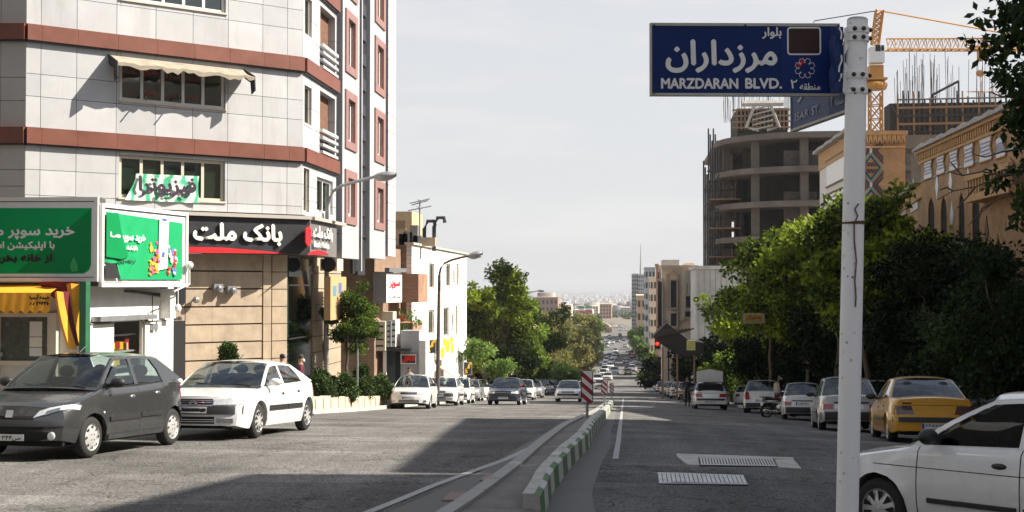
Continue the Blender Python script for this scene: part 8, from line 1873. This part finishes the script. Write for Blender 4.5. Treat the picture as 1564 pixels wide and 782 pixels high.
# ================================================================ MOTORCYCLES
def motorcycle(lab, px, py, head_deg):
    g = gat(px, py); t = thing('motorcycle', lab, 'motorcycle', (g.x,g.y,zg(g.y,g.x)+.004)); t.rotation_euler = (0,0,R(head_deg))
    mp = lambda nm, mb, m_, par=t, sm=40: mb.build(nm, m_, par, local=True, smooth=sm)
    for x in (-.64,.64):
        w = MB(); w.lathe([(.22,-.05),(.28,-.055),(.305,0),(.28,.055),(.22,.05),(.22,-.05)], (x,0,.305), 'y', 22); wp = mp('wheel', w, rubber)
        q = MB(); q.lathe([(0,.03),(.05,.03),(.06,.0)], (x,0,.305), 'y', 10)
        for k in range(9): a = R(40*k); q.tube([(x,0,.305),(x+.22*math.cos(a),0,.305+.22*math.sin(a))], .007, 4)
        mp('rim', q, steel, wp)
        f_ = MB(); P = []
        for k in range(9): a = R(15+150*k/8) if x > 0 else R(30+130*k/8); P.append([(x+.33*math.cos(a),-.06,.305+.33*math.sin(a)),(x+.345*math.cos(a),0,.305+.345*math.sin(a)),(x+.33*math.cos(a),.06,.305+.33*math.sin(a))])
        f_.grid(P); mp('mudguard', f_, trimb)
    fr = MB(); fr.tube([(.42,0,.85),(.30,0,.45),(-.05,0,.30),(-.35,0,.42),(-.64,0,.305)], .022, 6); fr.tube([(.42,0,.85),(0,0,.68),(-.45,0,.62),(-.80,0,.70)], .02, 6); fr.tube([(-.35,0,.42),(-.45,0,.62)], .018, 6); mp('frame', fr, trimb)
    for s_ in (-1,1): fk = MB(); fk.tube([(.40,s_*.07,.92),(.64,s_*.07,.305)], .02, 6); mp('fork', fk, steel)
    tk = MB(); tk.lathe_s((.16,0,.78), .16, 12, 8, (1.5,.72,.75)); mp('tank', tk, M('tank_red',(.16,.012,.014),.3,var=.05,coat=1))
    st = MB(); st.hexa([(-.78,-.11,.74),(-.02,-.10,.70),(-.02,.10,.70),(-.78,.11,.74),(-.76,-.11,.83),(-.04,-.09,.79),(-.04,.09,.79),(-.76,.11,.83)]); mp('seat', st, trimb)
    en = MB(); en.lathe([(0,-.12),(.14,-.12),(.14,.12),(0,.12)], (.02,0,.40), 'y', 12); 
    for k in range(5): en.box(-.02+.0,.16,-.10,.10,.50+.03*k,.515+.03*k)
    mp('engine', en, steel)
    ex = MB(); ex.tube([(.12,-.12,.42),(.0,-.16,.26),(-.4,-.17,.27),(-.85,-.18,.36)], [.02,.02,.04,.045], 8); mp('exhaust', ex, chrome)
    hb = MB(); hb.tube([(.30,-.36,1.02),(.40,-.20,1.04),(.42,0,.96),(.40,.20,1.04),(.30,.36,1.02)], .014, 6); mp('handlebar', hb, chrome)
    for s_ in (-1,1): mr_ = MB(); mr_.tube([(.38,s_*.22,1.04),(.36,s_*.32,1.22)], .006, 5); mr_.lathe_s((.36,s_*.33,1.25), .055, 8, 5, (.3,1,.7)); mp('mirror', mr_, trimb)
    hl = MB(); hl.lathe([(0,.12),(.07,.10),(.09,.04),(.06,-.03),(0,-.04)], (.46,0,.90), 'x', 14); mp('headlight', hl, lampg)
    tl_ = MB(); tl_.box(-.86,-.80,-.05,.05,.70,.76); mp('tail_light', tl_, redl); pn = MB(); pn.box(-.88,-.87,-.09,.09,.52,.65); mp('number_plate', pn, plate_m)
    bx = MB(); bx.box(-.86,-.48,-.20,.20,.84,.87); mp('rack', bx, trimb); sdx = MB(); sdx.tube([(.0,.10,.26),(-.1,.30,.02)], .012, 5); mp('side_stand', sdx, trimb); return t
mc = motorcycle('dark motorcycle with red tank parked between the tall hatchback and the boxy sedan', 1192, 638, 25)
b_ = Vector(mc.location); mb = MB(); mb.tube([b_+Vector((-.1,.2,1.0)),b_+Vector((-.12,.22,1.35)),b_+Vector((.0,.24,1.62)),b_+Vector((.12,.2,1.55))], [.14,.12,.10,.02], 8); solo('cloth_bundle', mb, M('pale_cloth',(.45,.38,.28),.9,var=.2), 'pale cloth bundle hanging over the handlebar of the dark motorcycle', 'cloth', smooth=60)
motorcycle('black motorcycle leaning on the pavement beside the white brick building', 642, 600, 20).location = (at(652,580,70).x, 70, zg(70)+.15)
# ================================================================ FAR CITY
lw = MB()
for i in range(26):
    y0 = 590+i*8; f = lambda y: -8.0+bend(y)-.0; lw.hexa([(f(y0)-1,y0,zg(y0)-1),(f(y0),y0,zg(y0)-1),(f(y0+8),y0+8,zg(y0+8)-1),(f(y0+8)-1,y0+8,zg(y0+8)-1),(f(y0)-1,y0,zg(y0)+2.6+.03*i),(f(y0),y0,zg(y0)+2.6+.03*i),(f(y0+8),y0+8,zg(y0+8)+2.6+.03*i),(f(y0+8)-1,y0+8,zg(y0+8)+2.6+.03*i)])
solo('retaining_wall', lw, M('ochre_wall', (.40,.29,.16), .9, var=.15), 'curved ochre retaining wall on the inside of the far road bend', 'wall')
for a in (('brown_apartment_block','brown brick apartment block with rooftop rooms above the left trees',814,852,455,560,585,M('far_brown',(.30,.20,.15),.9,var=.15),(6,5,wd)),
          ('apartment_block','low reddish apartment block at the left of the brown one',768,800,452,640,660,M('far_red',(.36,.20,.16),.9,var=.15),(5,4,wd)),
          ('apartment_block','beige far block right of the brown apartment block',852,872,466,680,700,beige,(4,4,wd)),
          ('apartment_block','pale far block behind the striped billboards',874,905,474,760,790,M('far_pale',(.48,.44,.40),.9,var=.15),(6,3,wd)),
          ('apartment_block','orange tinted far block near the bend of the road',916,934,465,900,930,M('far_orange',(.45,.30,.20),.9,var=.15),(4,4,wd)),
          ('apartment_block','pale blue grey far block behind the beige block',850,866,462,820,850,greyb,(3,5,wd)),
          ('apartment_block','whitish far block right of the road bend',948,962,470,1000,1030,M('far_white',(.55,.54,.52),.9,var=.1),(3,5,wd)),
          ('apartment_block','cream far block left of the orange tinted one',900,914,468,1040,1070,beige,(3,4,wd))):
    block(a[0], a[1], a[2], a[3], a[4], a[5], a[6], a[7], wins=a[8])
for x0,x1,y0,y1,lab in ((884,892,468,478,'left striped green white and red billboard above the far trees'),(894,904,467,477,'right striped green white and red billboard above the far trees')):
    t, F, a, b = board2('flag_billboard', lab, 'billboard', x0,x1,y0,y1,620,plaster_w)
    F.piece('green_band', 0, F.L, 0, .1, b-(b-a)*.33, b, M('flag_green',(.03,.35,.12),.6,var=0), t); F.piece('red_band', 0, F.L, 0, .1, a, a+(b-a)*.33, M('flag_red',(.6,.03,.02),.6,var=0), t)
    F.piece('post', F.L*.45, F.L*.55, -.3, -.1, zg(620), a, metal, t)
for px, Y, y in ((877,600,452),(874,900,462)): p = at(px,y,Y); mb = MB(); mb.tube([(p.x,Y,zg(Y)),(p.x,Y,p.z)], [.5,.15], 5); solo('far_mast', mb, metal, 'slender mast rising over the far rooftops'+(' beside the brown block' if Y==600 else ' behind the beige block'), 'mast')
g = np.random.default_rng(5); N = 9000; Yc = 1150+(g.random(N)**1.5)*9500; Xc = (g.random(N)-.5)*Yc*1.0+Yc*.04; wx = g.uniform(8,20,N); wy = g.uniform(9,20,N); hh = g.uniform(5,15,N)*(1+.7*(g.random(N) > .96)); ok = np.abs(Xc+Yc*.03) > -1
zb0 = np.array([zg(v) for v in Yc])-3; co = np.array([[-.5,-.5,0],[.5,-.5,0],[.5,.5,0],[-.5,.5,0],[-.5,-.5,1],[.5,-.5,1],[.5,.5,1],[-.5,.5,1]])
V = co[None]*np.stack([wx,wy,hh+3],1)[:,None,:]+np.stack([Xc,Yc,zb0],1)[:,None,:]; fb_ = np.array([[4,5,6,7],[0,1,5,4],[1,2,6,5],[3,0,4,7]]); Fq = (fb_[None]+np.arange(N)[:,None,None]*8).reshape(-1,4)
me = bpy.data.meshes.new('distant_city'); me.vertices.add(N*8); me.vertices.foreach_set('co', V.ravel()); me.loops.add(len(Fq)*4); me.loops.foreach_set('vertex_index', Fq.ravel()); me.polygons.add(len(Fq)); me.polygons.foreach_set('loop_start', np.arange(len(Fq))*4); me.polygons.foreach_set('loop_total', np.full(len(Fq),4))
at_ = me.attributes.new('tone','FLOAT','FACE'); at_.data.foreach_set('value', np.repeat(g.random(N),4)); 
m_ = bpy.data.materials.new('city_wall'); m_.use_nodes = True; n = m_.node_tree; a_ = n.nodes.new('ShaderNodeAttribute'); a_.attribute_name = 'tone'; r_ = n.nodes.new('ShaderNodeValToRGB'); r_.color_ramp.elements[0].color = (.16,.14,.12,1); r_.color_ramp.elements[1].color = (.40,.39,.38,1); e = r_.color_ramp.elements.new(.5); e.color = (.28,.23,.19,1)
n.links.new(a_.outputs['Fac'], r_.inputs[0]); n.links.new(r_.outputs[0], n.nodes['Principled BSDF'].inputs['Base Color']); me.materials.append(m_); me.update(); me.validate()
o = bpy.data.objects.new('distant_city', me); link(o); o['kind'] = 'stuff'
cl = []; rnd = random.Random(4)
for i in range(520):
    Y = 560+rnd.random()**1.5*3200; x = Y*rnd.uniform(-.13,.22)
    if Y < 1000 and abs(x-bend(min(Y,900))) < 16: continue
    cl.append((x, Y, zg(Y)+rnd.uniform(1,5), rnd.uniform(3,5.5), rnd.random()))
o = bpy.data.objects.new('distant_trees', leaf_mesh('distant_trees', cl, 60, 2.2, lf_mid, (0,0,0), seed=77)); link(o); o['kind'] = 'stuff'
# left side behind the trees
for i, (x0,x1,y0,y1,h,m_,lab) in enumerate(((-34,-17,97,125,5.5,tanst,'low brown house hidden behind the tall left trees'),(-36,-18,130,170,6,beige,'beige house behind the green trees on the left'),(-36,-18,176,240,7,tanst,'tan house behind the pale autumn trees'),(-38,-19,246,330,6,greyw,'grey house behind the farthest autumn trees'),(-60,-30,340,480,6,beige,'long pale house far down on the left'))):
    t = thing('street_house', lab, 'house', ((x0+x1)/2,(y0+y1)/2,zg((y0+y1)/2))); mb = MB(); mb.box(x0,x1,y0,y1,zg(y1)-1,zg(y0)+h); mb.build('wall', m_, t)
    for k in range(int((y1-y0)/6)): piece('window', (x1+.02,y0+3+k*6,zg(y0)+h-2), (.1,1.6,1.5), 0, wd, t)
mb = MB(); P = [(x, y, zg(y)+1.9) for x, y in ()]; 
for i in range(14): y0 = 92+i*5; mb.hexa([(-13.4,y0,zg(y0)-.5),(-13,y0,zg(y0)-.5),(-13,y0+5,zg(y0+5)-.5),(-13.4,y0+5,zg(y0+5)-.5),(-13.4,y0,zg(y0)+1.8),(-13,y0,zg(y0)+1.8),(-13,y0+5,zg(y0+5)+1.8),(-13.4,y0+5,zg(y0+5)+1.8)])
solo('garden_wall', mb, M('red_earth_wall',(.24,.12,.09),.9,var=.2), 'long reddish garden wall beneath the left trees', 'wall')
for i in range(5):
    Y = 110+i*38; x = -10.3; mb = MB(); mb.tube([(x,Y,zg(Y)),(x,Y,zg(Y)+8.2),(x+.8,Y,zg(Y)+9),(x+2.2,Y,zg(Y)+9.3)], [.1,.07,.05,.05], 6); mb.lathe_s((x+2.5,Y,zg(Y)+9.3), .35, 8, 5, (1,.5,.35)); solo('street_lamp', mb, metal, ['first','second','third','fourth','fifth'][i]+' grey street lamp among the left trees counting from the white building', 'street lamp', (x,Y,zg(Y)), 'lamps among the left trees')
# ================================================================ HAZE
mb = MB(); mb.box(-17000,17000,-70,25000,-77,60)
hz = mb.build('haze', [], None); hz['kind'] = 'stuff'
m = bpy.data.materials.new('haze'); m.use_nodes = True; m.node_tree.nodes.clear()
o_ = m.node_tree.nodes.new('ShaderNodeOutputMaterial'); pv = m.node_tree.nodes.new('ShaderNodeVolumePrincipled')
pv.inputs['Color'].default_value = (.72,.75,.80,1); pv.inputs['Density'].default_value = .00019; pv.inputs['Anisotropy'].default_value = .2
m.node_tree.links.new(pv.outputs[0], o_.inputs['Volume']); hz.data.materials.append(m)
